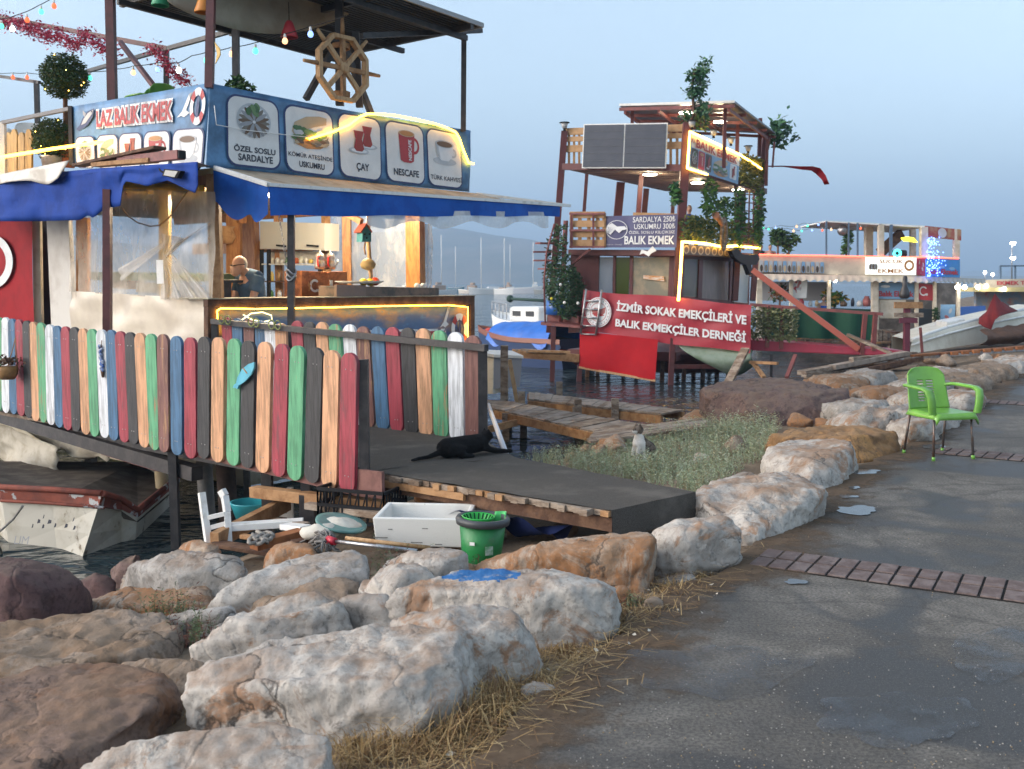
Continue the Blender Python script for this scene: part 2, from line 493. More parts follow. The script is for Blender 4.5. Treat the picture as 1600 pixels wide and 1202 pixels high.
for i in range(len(sel)-1):
 for j in range(nr_-1):mb.f.append((i*nr_+j,i*nr_+j+1,(i+1)*nr_+j+1,(i+1)*nr_+j));mb.m.append(0);mb.s.append(True)
o=structure(mb.build('path_edge_dirt',dirtm(),origin=(0,0,0)));at_=o.data.attributes.new('cover','FLOAT','POINT');at_.data.foreach_set('value',cov)
def waterm():
 m=bpy.data.materials.new('sea water');m.use_nodes=True
 nt=m.node_tree;L=nt.links.new;b=nt.nodes['Principled BSDF']
 b.inputs['Base Color'].default_value=(.018,.030,.034,1);b.inputs['Roughness'].default_value=.06;b.inputs['IOR'].default_value=1.33
 tc=nd(nt,'ShaderNodeTexCoord')
 last=None
 for sc,st,dist,mp_s in((1.1,.9,.30,(1,1.5,1)),(3.6,.8,.09,(1,1.4,1)),(.22,.5,.8,(1,1.2,1))):
  mp=nd(nt,'ShaderNodeMapping');mp.inputs['Scale'].default_value=mp_s;L(tc.outputs['Object'],mp.inputs['Vector'])
  t=nd(nt,'ShaderNodeTexNoise');t.inputs['Scale'].default_value=sc;t.inputs['Detail'].default_value=3;t.inputs['Distortion'].default_value=.4
  L(mp.outputs[0],t.inputs['Vector'])
  bp=nd(nt,'ShaderNodeBump');bp.inputs['Strength'].default_value=st;bp.inputs['Distance'].default_value=dist
  L(t.outputs['Fac'],bp.inputs['Height'])
  if last:L(last,bp.inputs['Normal'])
  last=bp.outputs[0]
 L(last,b.inputs['Normal'])
 return m
mb=MB();mb.add([(-3000,-50,SEA),(3000,-50,SEA),(3000,3200,SEA),(-3000,3200,SEA)],[(0,1,2,3)])
structure(mb.build('water',waterm(),origin=(0,0,SEA)))
def ridge(name,Y,prof,depth,m,seed):
 mb=MB();nx,ny=150,14;vs=[]
 px=[p[0]for p in prof];py=[p[1]for p in prof]
 for j in range(ny+1):
  v=j/ny
  for i in range(nx+1):
   x_=lerp(px[0],px[-1],i/nx)
   top=pd(x_,float(np.interp(x_,px,py)),Y)
   h=top.z-SEA
   prof_v=math.sin(min(1,v*1.15)*math.pi/2)if v<.87 else 1-(v-.87)*2
   nz=noise.fractal(Vector((top.x*.004,v*2.2,seed)),1,2,5)
   z=SEA-4+(h+4)*prof_v*(1+.22*nz*v*(1-v)*4)
   yy=Y-depth*(1-v)
   vs.append((top.x*(yy/Y),yy,CAMZ+(z-CAMZ)*(1 if v>.8 else 1)))
 w=nx+1
 mb.add(vs,[(j*w+i,j*w+i+1,(j+1)*w+i+1,(j+1)*w+i)for j in range(ny)for i in range(nx)],0,True)
 return structure(mb.build(name,m,origin=(0,Y,SEA)))
hillm=mat('hill scrub',(.11,.115,.085),.95,col2=(.20,.17,.13),scale=.012,lo=.35,hi=.65,detail=9,bump=.5,bscale=.05)
ridge('hills',1500,[(-500,370),(-200,385),(100,375),(300,400),(420,390),(520,372),(600,366),(660,361),(700,360),(760,368),(820,379),(860,388),(900,400),(980,418),(1100,430),(1250,434),(1500,432),(1800,430),(2200,420)],500,hillm,3)
ridge('hills',2150,[(-600,385),(300,395),(600,400),(820,404),(1000,415),(1150,420),(1300,424),(1500,425),(2200,415)],300,hillm,9)
# ------------------------------------------------------------------ rocks
def rockmat(name,a,b,stain,amt=.56,dark=(.10,.085,.075),bump=.55):
 if name in MC:return MC[name]
 m=bpy.data.materials.new(name);m.use_nodes=True
 nt=m.node_tree;L=nt.links.new;bs=nt.nodes['Principled BSDF']
 bs.inputs['Roughness'].default_value=.9;bs.inputs['Specular IOR Level'].default_value=.25
 tc=nd(nt,'ShaderNodeTexCoord');oi=nd(nt,'ShaderNodeObjectInfo')
 mp=nd(nt,'ShaderNodeMapping');L(tc.outputs['Object'],mp.inputs['Vector'])
 ml=nd(nt,'ShaderNodeMath',operation='MULTIPLY');ml.inputs[1].default_value=91;L(oi.outputs['Random'],ml.inputs[0]);L(ml.outputs[0],mp.inputs['Location'])
 def ns(sc,det,lo,hi,rg=.6,dist=.0):
  t=nd(nt,'ShaderNodeTexNoise');t.inputs['Scale'].default_value=sc;t.inputs['Detail'].default_value=det;t.inputs['Roughness'].default_value=rg;t.inputs['Distortion'].default_value=dist
  L(mp.outputs[0],t.inputs['Vector'])
  r=nd(nt,'ShaderNodeMapRange');r.inputs['From Min'].default_value=lo;r.inputs['From Max'].default_value=hi;r.interpolation_type='SMOOTHSTEP'
  L(t.outputs['Fac'],r.inputs['Value']);return t,r.outputs[0]
 def mix(f,A,B,s=None):
  if s is not None:
   g=nd(nt,'ShaderNodeMath',operation='MULTIPLY');g.inputs[1].default_value=s;L(f,g.inputs[0]);f=g.outputs[0]
  x=nd(nt,'ShaderNodeMix',data_type='RGBA');L(f,x.inputs['Factor'])
  for k,v in(('A',A),('B',B)):
   if isinstance(v,tuple):x.inputs[k].default_value=(*v,1)
   else:L(v,x.inputs[k])
  return x.outputs['Result']
 t1,f1=ns(3.0,10,.40,.60,.74,.5)
 _,f2=ns(2.6,10,amt,amt+.08,.74,.9)
 _,f3=ns(11,10,.54,.66,.76,.3)
 t4,f4=ns(34,6,.5,.66)
 c=mix(f1,a,b)
 c=mix(f2,c,stain,.85)
 c=mix(f3,c,dark,.7)
 c=mix(f4,c,tuple(x*.45 for x in a),.55)
 ge=nd(nt,'ShaderNodeNewGeometry');sx=nd(nt,'ShaderNodeSeparateXYZ');L(ge.outputs['Normal'],sx.inputs[0])
 up=nd(nt,'ShaderNodeMapRange');up.inputs['From Min'].default_value=.45;up.inputs['From Max'].default_value=.95;L(sx.outputs['Z'],up.inputs['Value'])
 _,f5=ns(3.2,8,.38,.62,.7)
 g=nd(nt,'ShaderNodeMath',operation='MULTIPLY');L(up.outputs[0],g.inputs[0]);L(f5,g.inputs[1])
 c=mix(g.outputs[0],c,tuple(lerp(x,y,.45)for x,y in zip(stain,(.20,.16,.12))),.8)
 cbase=c
 v=nd(nt,'ShaderNodeTexVoronoi',feature='DISTANCE_TO_EDGE');v.inputs['Scale'].default_value=2.4
 wn_=nd(nt,'ShaderNodeTexNoise');wn_.inputs['Scale'].default_value=3;wn_.inputs['Detail'].default_value=6;L(mp.outputs[0],wn_.inputs['Vector'])
 ax=nd(nt,'ShaderNodeMix',data_type='RGBA');ax.inputs['Factor'].default_value=.45;L(mp.outputs[0],ax.inputs['A']);L(wn_.outputs['Color'],ax.inputs['B']);L(ax.outputs['Result'],v.inputs['Vector'])
 cr=nd(nt,'ShaderNodeMapRange');cr.inputs['From Min'].default_value=0;cr.inputs['From Max'].default_value=.035;L(v.outputs['Distance'],cr.inputs['Value'])
 ck=nd(nt,'ShaderNodeMapRange');ck.inputs['From Min'].default_value=.002;ck.inputs['From Max'].default_value=.018;ck.inputs['To Min'].default_value=.75;ck.inputs['To Max'].default_value=0;L(v.outputs['Distance'],ck.inputs['Value'])
 _,cm=ns(2.3,4,.48,.60);cg=nd(nt,'ShaderNodeMath',operation='MULTIPLY');L(ck.outputs[0],cg.inputs[0]);L(cm,cg.inputs[1])
 L(mix(cg.outputs[0],cbase,tuple(x*.5 for x in dark)),bs.inputs['Base Color'])
 b0=nd(nt,'ShaderNodeBump');b0.inputs['Strength'].default_value=.35;b0.inputs['Distance'].default_value=.02;L(cr.outputs[0],b0.inputs['Height'])
 b1=nd(nt,'ShaderNodeBump');b1.inputs['Strength'].default_value=bump;b1.inputs['Distance'].default_value=.03;L(t1.outputs['Fac'],b1.inputs['Height']);L(b0.outputs[0],b1.inputs['Normal'])
 b2=nd(nt,'ShaderNodeBump');b2.inputs['Strength'].default_value=bump;b2.inputs['Distance'].default_value=.010;L(t4.outputs['Fac'],b2.inputs['Height']);L(b1.outputs[0],b2.inputs['Normal'])
 L(b2.outputs[0],bs.inputs['Normal'])
 MC[name]=m
 return m
RW=rockmat('white limestone',(.50,.465,.42),(.345,.315,.285),(.30,.165,.09),.53)
RG=rockmat('grey limestone',(.43,.405,.375),(.28,.26,.235),(.26,.16,.10),.55)
RO=rockmat('rust limestone',(.40,.33,.265),(.29,.185,.115),(.29,.13,.05),.45)
RB=rockmat('ochre rock',(.26,.145,.065),(.17,.095,.05),(.40,.22,.09),.5)
RP=rockmat('purple brown rock',(.125,.082,.075),(.17,.115,.10),(.20,.125,.09),.58,(.06,.045,.042))
RD=rockmat('dark purple rock',(.085,.05,.05),(.115,.07,.066),(.06,.036,.036),.58,(.045,.03,.03),.35)
RR=rockmat('reddish slab',(.17,.115,.09),(.225,.15,.115),(.20,.105,.06),.5,(.07,.05,.042))
RE=rockmat('earthy slab',(.235,.18,.135),(.30,.235,.185),(.22,.14,.085),.5,(.09,.07,.055))
def hull_rock(name,label,pts,m,voxel=.035,seed=0,amp=.03,smooth=1,group='boulders of the shore bank',strata=.4,cat='rock',chips=22):
 bm=bmesh.new()
 for p in pts:bm.verts.new(p)
 r=bmesh.ops.convex_hull(bm,input=bm.verts)
 junk=[g for g in r['geom_interior']if isinstance(g,bmesh.types.BMVert)]+[g for g in r['geom_unused']if isinstance(g,bmesh.types.BMVert)]
 if junk:bmesh.ops.delete(bm,geom=list(set(junk)),context='VERTS')
 rc=random.Random(seed*7+1)
 ctr=sum((v.co for v in bm.verts),Vector((0,0,0)))/len(bm.verts)
 for _ in range(chips):
  d=Vector((rc.gauss(0,1),rc.gauss(0,1)-.25,rc.gauss(0,.8)+.35)).normalized()
  mx=max((v.co-ctr).dot(d)for v in bm.verts)
  bmesh.ops.bisect_plane(bm,geom=bm.verts[:]+bm.edges[:]+bm.faces[:],plane_co=ctr+d*(mx*rc.uniform(.84,.97)),plane_no=d,clear_outer=True)
  r=bmesh.ops.convex_hull(bm,input=bm.verts)
  junk=[g for g in r['geom_interior']+r['geom_unused']if isinstance(g,bmesh.types.BMVert)]
  if junk:bmesh.ops.delete(bm,geom=list(set(junk)),context='VERTS')
 me=bpy.data.meshes.new('h');bm.to_mesh(me);bm.free()
 ob=bpy.data.objects.new('h',me);COL.objects.link(ob)
 md=ob.modifiers.new('r','REMESH');md.mode='VOXEL';md.voxel_size=voxel
 dg=bpy.context.evaluated_depsgraph_get();dg.update()
 m2=bpy.data.meshes.new_from_object(ob.evaluated_get(dg))
 bpy.data.objects.remove(ob);bpy.data.meshes.remove(me)
 nv=len(m2.vertices);co=np.empty(nv*3);m2.vertices.foreach_get('co',co);co=co.reshape(-1,3)
 ed=np.empty(len(m2.edges)*2,dtype=int);m2.edges.foreach_get('vertices',ed);ed=ed.reshape(-1,2)
 deg=np.bincount(ed.ravel(),minlength=nv)[:,None]
 for _ in range(smooth):
  acc=np.zeros_like(co)
  np.add.at(acc,ed[:,0],co[ed[:,1]]);np.add.at(acc,ed[:,1],co[ed[:,0]])
  co=co*.4+.6*acc/deg
 m2.vertices.foreach_set('co',co.ravel());m2.update()
 nr=np.empty(nv*3);m2.vertices.foreach_get('normal',nr);nr=nr.reshape(-1,3)
 rnd=random.Random(seed);tilt=Vector((rnd.uniform(-.4,.4),rnd.uniform(-.4,.4),1)).normalized()
 sv=Vector((seed*3.7,seed*1.3,seed*2.1))
 disp=np.empty(nv)
 for i in range(nv):
  p=Vector(co[i])
  q=p+sv
  a=noise.fractal(q*2.0,1,2,3)*.35
  c=noise.cell_vector(q*4+Vector((noise.noise(q*3),noise.noise(q*3+Vector((5,5,5))),0))*.8)
  b_=-abs(noise.noise(q*5.5))*.9+.3
  e=noise.fractal(q*14,1,2,3)*.28
  s_=0
  if strata:
   h=p.dot(tilt)*6.5+noise.noise(q*1.7)*1.6
   sw=h%1;s_=(min(sw/.82,(1-sw)/.18)-.5)*strata*2.6*max(0,.35+noise.noise(q*1.3+Vector((4,0,8)))*1.6)
  disp[i]=(a+(c.x-.5)*.55+b_*.45+e*1.7+noise.fractal(q*42,1,2,2)*.22+s_-max(0,noise.noise(q*3.4+Vector((9,2,4)))-.42)*4)*amp
 co=co+nr*disp[:,None]
 lo=co.min(0);hi=co.max(0);o0=np.array([(lo[0]+hi[0])/2,(lo[1]+hi[1])/2,lo[2]])
 m2.vertices.foreach_set('co',(co-o0).ravel())
 m2.polygons.foreach_set('use_smooth',[True]*len(m2.polygons))
 m2.materials.clear();m2.materials.append(m);m2.update()
 m2.name=name
 o=bpy.data.objects.new(name,m2);COL.objects.link(o);o.location=o0;WLOC[o.name]=Vector(o0)
 return tag(o,label,cat,group)
def rock(label,top,base,m,zb=None,seed=0,**k):
 """top: (px, py, z) of the upper corners; base: (px, py, z) where the front meets the ground"""
 P=[pz(x,y,z)for x,y,z in top];B=[pz(x,y,z)for x,y,z in base]
 g_=sum(P+B,Vector((0,0,0)))/len(P+B);P=[Vector((g_.x+(p.x-g_.x)*1.12,g_.y+(p.y-g_.y)*1.12,p.z+.012))for p in P];B=[Vector((g_.x+(p.x-g_.x)*1.13,g_.y+(p.y-g_.y)*1.13,p.z))for p in B]
 lowz=min([z for _,_,z in base])-.12 if zb is None else zb
 D=[Vector((p.x,p.y,lowz))for p in P]+[Vector((p.x,p.y,lowz))for p in B]
 return hull_rock('boulder',label,P+B+D,m,seed=seed,**k)
rock('big white limestone boulder stained pink, dry grass at its right end',[(272,1082,.02),(335,1040,.10),(440,1005,.17),(560,985,.22),(690,972,.26),(742,985,.26),(752,1020,.2),(640,1065,.17),(450,1070,.12)],[(268,1110,-.12),(390,1150,-.14),(520,1180,-.14),(640,1158,-.10),(735,1085,-.06)],RW,seed=1,amp=.028,voxel=.017)
rock('rounded pale boulder leaning behind the big white boulder, beside the path',[(618,965,.18),(690,945,.26),(790,945,.26),(830,985,.2),(700,985,.25)],[(850,1030,-.05),(825,1068,-.05),(740,1080,-.05),(640,1040,-.05)],RW,seed=2,amp=.025,voxel=.017,smooth=3)
rock('broad flat white boulder with a blue painted patch on top',[(622,925,.16),(690,898,.22),(800,890,.26),(900,888,.27),(940,898,.26),(948,925,.22),(830,918,.24)],[(952,950,.02),(935,985,-.04),(850,1003,-.05),(745,1000,-.05),(620,985,-.06)],RW,seed=3,amp=.025,voxel=.017)
rock('long orange stained boulder between the ramp and the path',[(760,878,.10),(800,855,.16),(900,842,.2),(1000,832,.25),(1022,850,.24),(880,862,.17)],[(1026,880,.0),(1010,908,-.02),(950,908,-.02),(860,895,-.03),(765,890,-.05)],RO,seed=4,amp=.024,voxel=.018)
rock('white block cracked through its middle at the foot of the ramp',[(1022,830,.2),(1055,812,.24),(1140,805,.26),(1152,822,.24),(1080,828,.25)],[(1028,892,-.02),(1075,897,-.02),(1135,880,-.01),(1155,868,-.01)],RW,seed=5,amp=.026,voxel=.017)
rock('long ledge of white rock edging the path beside the grass',[(1088,775,.16),(1130,748,.18),(1230,738,.22),(1272,748,.22),(1280,765,.2),(1180,775,.2)],[(1150,858,-.02),(1205,836,0),(1262,803,0),(1283,785,0)],RW,seed=6,amp=.03,voxel=.02,strata=.5)
rock('pale ledge with a black mark at the far end of the grass',[(1195,705,.17),(1250,687,.2),(1320,690,.24),(1330,700,.23),(1270,718,.2)],[(1334,735,0),(1300,765,0),(1270,775,0),(1200,740,0)],RW,seed=7,amp=.03,voxel=.03,strata=.4)
rock('ochre boulder lying low behind the pale ledges',[(1205,682,.12),(1270,668,.17),(1345,668,.2),(1405,678,.16),(1330,684,.18)],[(1410,697,0),(1370,714,0),(1330,716,0),(1210,700,-.05)],RB,seed=8,amp=.03,voxel=.035)
rock('huge flat topped purple brown boulder by the shallow water',[(1092,612,.12),(1150,595,.22),(1230,588,.26),(1312,610,.2),(1316,622,.15),(1210,620,.2)],[(1102,645,-.2),(1115,668,-.3),(1210,672,-.3),(1290,665,-.2),(1318,640,-.05)],RP,seed=9,amp=.045,voxel=.04,strata=.4)
rock('dark purple boulder at the left by the dinghy',[(-60,880,.06),(10,868,.08),(70,872,.06),(115,905,-.02),(40,905,.06)],[(140,935,-.25),(110,975,-.35),(30,1005,-.4),(-80,1010,-.4)],RD,seed=10,amp=.02,voxel=.022,smooth=6)
rock('white boulder cut off by the lower edge of the picture',[(90,1200,.02),(210,1160,.1),(330,1135,.14),(470,1128,.17),(505,1150,.12),(480,1190,.1)],[(500,1210,-.1),(420,1260,-.1),(200,1290,-.1),(60,1260,-.1)],RW,seed=11,amp=.024,voxel=.017)
rock('broad reddish slab speckled with orange at the lower left',[(-60,1075,-.03),(60,1045,-.01),(180,1036,.0),(250,1045,.0),(265,1070,-.01),(205,1125,.0),(120,1185,.0),(-20,1240,-.02)],[(272,1085,-.1),(215,1145,-.1),(125,1205,-.1),(-90,1290,-.12),(-120,1150,-.12)],RR,seed=12,amp=.03,voxel=.02)
rock('earth coloured slab under the dark purple boulder',[(-80,1000,-.14),(60,965,-.11),(180,950,-.09),(250,965,-.09),(285,1010,-.11),(200,1035,-.11),(60,1045,-.12)],[(300,1035,-.2),(210,1050,-.2),(60,1065,-.2),(-100,1080,-.2)],RE,seed=13,amp=.035,voxel=.024)
rock('white boulder with a brown sloping top left of the small split rock',[(308,990,.0),(380,960,.08),(450,935,.13),(535,918,.18),(540,935,.15),(420,975,.07)],[(310,1035,-.15),(370,1035,-.15),(460,1015,-.12),(535,990,-.1)],RW,seed=14,amp=.025,voxel=.018)
rock('small split white rock between two larger white boulders',[(532,930,.13),(560,917,.18),(600,917,.18),(614,940,.12)],[(535,975,-.1),(575,988,-.1),(612,972,-.1)],RW,seed=15,amp=.02,voxel=.02)
rock('grey boulder slanting below the ladder',[(345,925,-.05),(410,890,.02),(500,860,.1),(560,855,.12),(568,880,.08),(480,905,.02)],[(340,955,-.25),(450,945,-.2),(560,915,-.12)],RG,seed=16,amp=.025,voxel=.022)
rock('peaked pale boulder standing above the dark water at the left',[(195,895,-.12),(245,868,.02),(310,853,.08),(360,868,.04),(372,885,0),(280,890,-.02)],[(190,925,-.4),(290,935,-.35),(375,905,-.25)],RG,seed=17,amp=.03,voxel=.024)
rock('low rust streaked slab spreading below the peaked boulder',[(130,950,-.3),(200,920,-.2),(290,908,-.12),(340,915,-.1),(350,935,-.12),(230,945,-.2)],[(120,975,-.42),(230,975,-.35),(350,960,-.28)],RO,seed=18,amp=.028,voxel=.024)
rock('white boulder with a weed at its foot below the foam box',[(568,905,.05),(600,885,.1),(650,880,.12),(675,900,.08),(620,905,.1)],[(570,925,-.1),(620,938,-.1),(672,922,-.1)],RW,seed=19,amp=.018,voxel=.017)
rock('tan grey boulder left of the green bucket',[(600,875,.06),(640,862,.12),(712,856,.14),(724,870,.12),(670,880,.1)],[(605,890,-.05),(680,905,-.06),(724,895,-.06)],RG,seed=20,amp=.02,voxel=.018)
rock('orange and white rock lying among the broken boards',[(420,858,-.02),(450,846,.03),(485,850,.02),(490,865,0)],[(418,872,-.2),(470,880,-.18),(492,872,-.15)],RO,seed=21,amp=.018,voxel=.018)
rock('brown slab between the white boulders and the grey slanting one',[(380,945,-.12),(470,915,-.03),(540,905,.02),(560,925,0),(430,955,-.08)],[(380,970,-.22),(480,950,-.2),(560,940,-.15)],RE,seed=22,amp=.03,voxel=.024)
rock('wet dark rock in the water beside the dinghy',[(180,885,-.62),(200,868,-.55),(215,862,-.55),(213,885,-.62)],[(175,900,-.85),(215,898,-.85)],RP,seed=23,amp=.02,voxel=.024)
rock('mossy dark rock at the water edge behind the purple boulder',[(120,905,-.6),(150,895,-.55),(178,902,-.55),(170,915,-.6)],[(115,930,-.8),(178,925,-.8)],RD,seed=24,amp=.02,voxel=.024)
rock('round rubble heap at the foot of the black post',[(288,850,-.1),(310,838,-.05),(338,842,-.05),(342,858,-.1)],[(285,868,-.3),(340,872,-.3)],RO,seed=25,amp=.04,voxel=.022)
rock('little brown stone lying on the dry grass by the path',[(1008,938,.05),(1025,932,.06),(1036,940,.04)],[(1005,948,-.03),(1035,948,-.03)],RE,seed=26,amp=.01,voxel=.012)
rock('pinkish stone between the flat white boulder and the path',[(952,920,.06),(975,912,.07),(985,922,.05)],[(950,935,-.03),(982,934,-.03)],RO,seed=27,amp=.01,voxel=.014)
rock('grey stone half sunk beside the dry grass',[(820,1068,.03),(850,1062,.04),(862,1072,.02)],[(815,1082,-.03),(860,1082,-.03)],RG,seed=28,amp=.01,voxel=.012)
rock('pale rock under the end of the wet planks',[(1060,655,-.3),(1085,640,-.2),(1105,640,-.2),(1112,655,-.25)],[(1060,675,-.5),(1110,680,-.5)],RO,seed=29,amp=.03,voxel=.04)
rock('rock coloured dark as shadow behind the grass beneath the planks',[(1045,668,-.3),(1080,655,-.22),(1108,658,-.22)],[(1040,692,-.5),(1115,692,-.5)],RD,seed=30,amp=.03,voxel=.04)  # shadow around the planks is put into this rock's dark colour
rock('earthy flat stone filling the gap between the reddish slab and the big white boulder',[(190,1035,-.08),(250,1020,-.05),(320,1030,-.05),(330,1050,-.08)],[(180,1075,-.2),(260,1110,-.2),(330,1080,-.2)],RE,seed=31,amp=.02,voxel=.022)
rock('pale flat stone between the grey slanting boulder and the white boulder with the brown top',[(255,965,-.1),(300,950,-.06),(360,945,-.05),(370,960,-.07)],[(250,990,-.25),(310,1000,-.25),(372,985,-.25)],RG,seed=32,amp=.02,voxel=.022)
rock('low tan stone left of the white boulder cut off by the lower edge',[(60,1190,-.1),(120,1165,-.08),(190,1160,-.08),(180,1185,-.1)],[(40,1230,-.2),(120,1240,-.2),(190,1215,-.2)],RE,seed=33,amp=.02,voxel=.022)
rng=random.Random(5)
far=[((1300,640),(1370,624),'flat pale rock just right of the purple boulder',RG),((1310,662),(1395,640),'pale slab above the ochre boulder',RW),((1375,655),(1445,632),'pale rock behind the green chair',RG),
((1395,632),(1450,612),'tan rock behind the chair back',RW),((1330,622),(1400,602),'orange tinged slab beyond the purple boulder',RO),((1400,608),(1470,588),'pale slab below the timber pile',RG),
((1455,606),(1530,582),'rounded tan rock at the path beyond the chair',RE),((1440,592),(1500,575),'small pale slab under the hauled out boat',RW),((1500,590),(1570,566),'brown weathered rock below the brown tarpaulin',RE),
((1540,578),(1610,556),'pale rock at the right edge of the picture',RW),((1270,600),(1340,585),'low orange rock behind the purple boulder',RO),((1320,590),(1380,578),'pale low rock beneath the timber pile',RG),
((1430,655),(1480,636),'low grey rock right behind the chair legs',RG),((1470,628),(1520,610),'pale rock at the bend of the path',RW),((1400,672),(1452,652),'white rock touching the chair from behind',RW)]
for i,((x0,y0),(x1,y1),lab,m)in enumerate(far):
 zt,zb_=.19,-.1;x0-=12;x1+=14;y0+=3
 mx=(x0+x1)/2;hh=(y0-y1)
 rock(lab,[(x0+5,y1+hh*.45,zt*.7),(mx,y1,zt),(x1-4,y1+hh*.2,zt),(x1,y1+hh*.5,zt*.8),(mx,y1+hh*.55,zt)],[(x0,y0-2,zb_),(mx+6,y0+3,zb_),(x1+2,y0-3,zb_)],m,seed=40+i,amp=.04,voxel=.04,strata=.5,smooth=1)
base_rubble=[]
for i in range(4):
 r_=random.Random(i)
 pts=[Vector((r_.gauss(0,.5),r_.gauss(0,.5),r_.gauss(0,.35))).normalized()*.16 for _ in range(14)]
 o=hull_rock('stone','small loose stone lying in the gaps of the bank',pts,(RG,RE,RO,RW)[i],voxel=.017,seed=60+i,amp=.012,group='loose stones in the bank',cat='stone')
 base_rubble.append(o)
k=0
spots=[]
while k<110:
 t=rng.random();y=rng.uniform(3,24)
 ex=np.interp(y,EA[:,1],EA[:,0])
 d=rng.uniform(.15,5.2);x=ex-d*.86;y2=y+d*.5
 if y2>26:continue
 z=ground_z(x,y2)
 s_=rng.uniform(.35,1.0)*(1 if y2<9 else 1.8)
 o=base_rubble[k%4]
 if k>=4:o=dup(o)
 o.location=(x,y2,z-.07*s_);o.rotation_euler=(0,0,rng.uniform(0,6));o.scale=(s_*rng.uniform(.8,1.4),s_,s_*.8)
 k+=1
def proj(p):
 v=p-CAM;f=v.y*cp-v.z*sp_;return CX+F*v.x/f,CY-F*(v.y*sp_+v.z*cp)/f
for o in list(COL.objects):
 if o.get('label','').endswith('blue painted patch on top'):
  o.data.materials.append(mat('old blue paint',(.03,.12,.30),.7,col2=(.25,.27,.30),scale=14,lo=.52,hi=.66,bump=.3,bscale=60,col3=(.35,.06,.10),scale3=11,lo3=.66,hi3=.70))
  for f in o.data.polygons:
   c=f.center+o.location;x,y=proj(c);n_=noise.noise(c*9)*6+noise.noise(c*25)*4
   if f.normal.z>.35 and((x-755+n_*3)/68)**2+((y-898+n_*.5)/10)**2<1:f.material_index=1
   # ------------------------------------------------------------------ shared builders: prints, leaves, fused bodies, chairs, bulbs
PALC=dict(blue=(.10,.25,.46),blue2=(.05,.22,.50),navy=(.015,.035,.13),white=(.72,.73,.74),paper=(.72,.71,.69),red=(.42,.035,.04),ink=(.015,.02,.04),
grey=(.30,.31,.33),lgrey=(.46,.48,.50),brown=(.13,.075,.04),tan=(.48,.36,.22),green=(.05,.13,.04),lgreen=(.12,.22,.08),fish=(.17,.15,.12),tea=(.30,.03,.015),
purple=(.075,.075,.17),banner=(.36,.028,.045),orange=(.50,.22,.06),dbrown=(.06,.035,.02),yellow=(.6,.42,.08),sky=(.20,.36,.55),pink=(.45,.14,.13))
PALN={k:i for i,k in enumerate(PALC)}
PAL=[]
for k,c in PALC.items():
 d=.42 if k in('blue',)else.88
 PAL.append(mat('print '+k,c,.5,col2=tuple(x*d for x in c),scale=3 if k=='blue' else 5,lo=.3,hi=.7,detail=8,bump=.08,bscale=5))
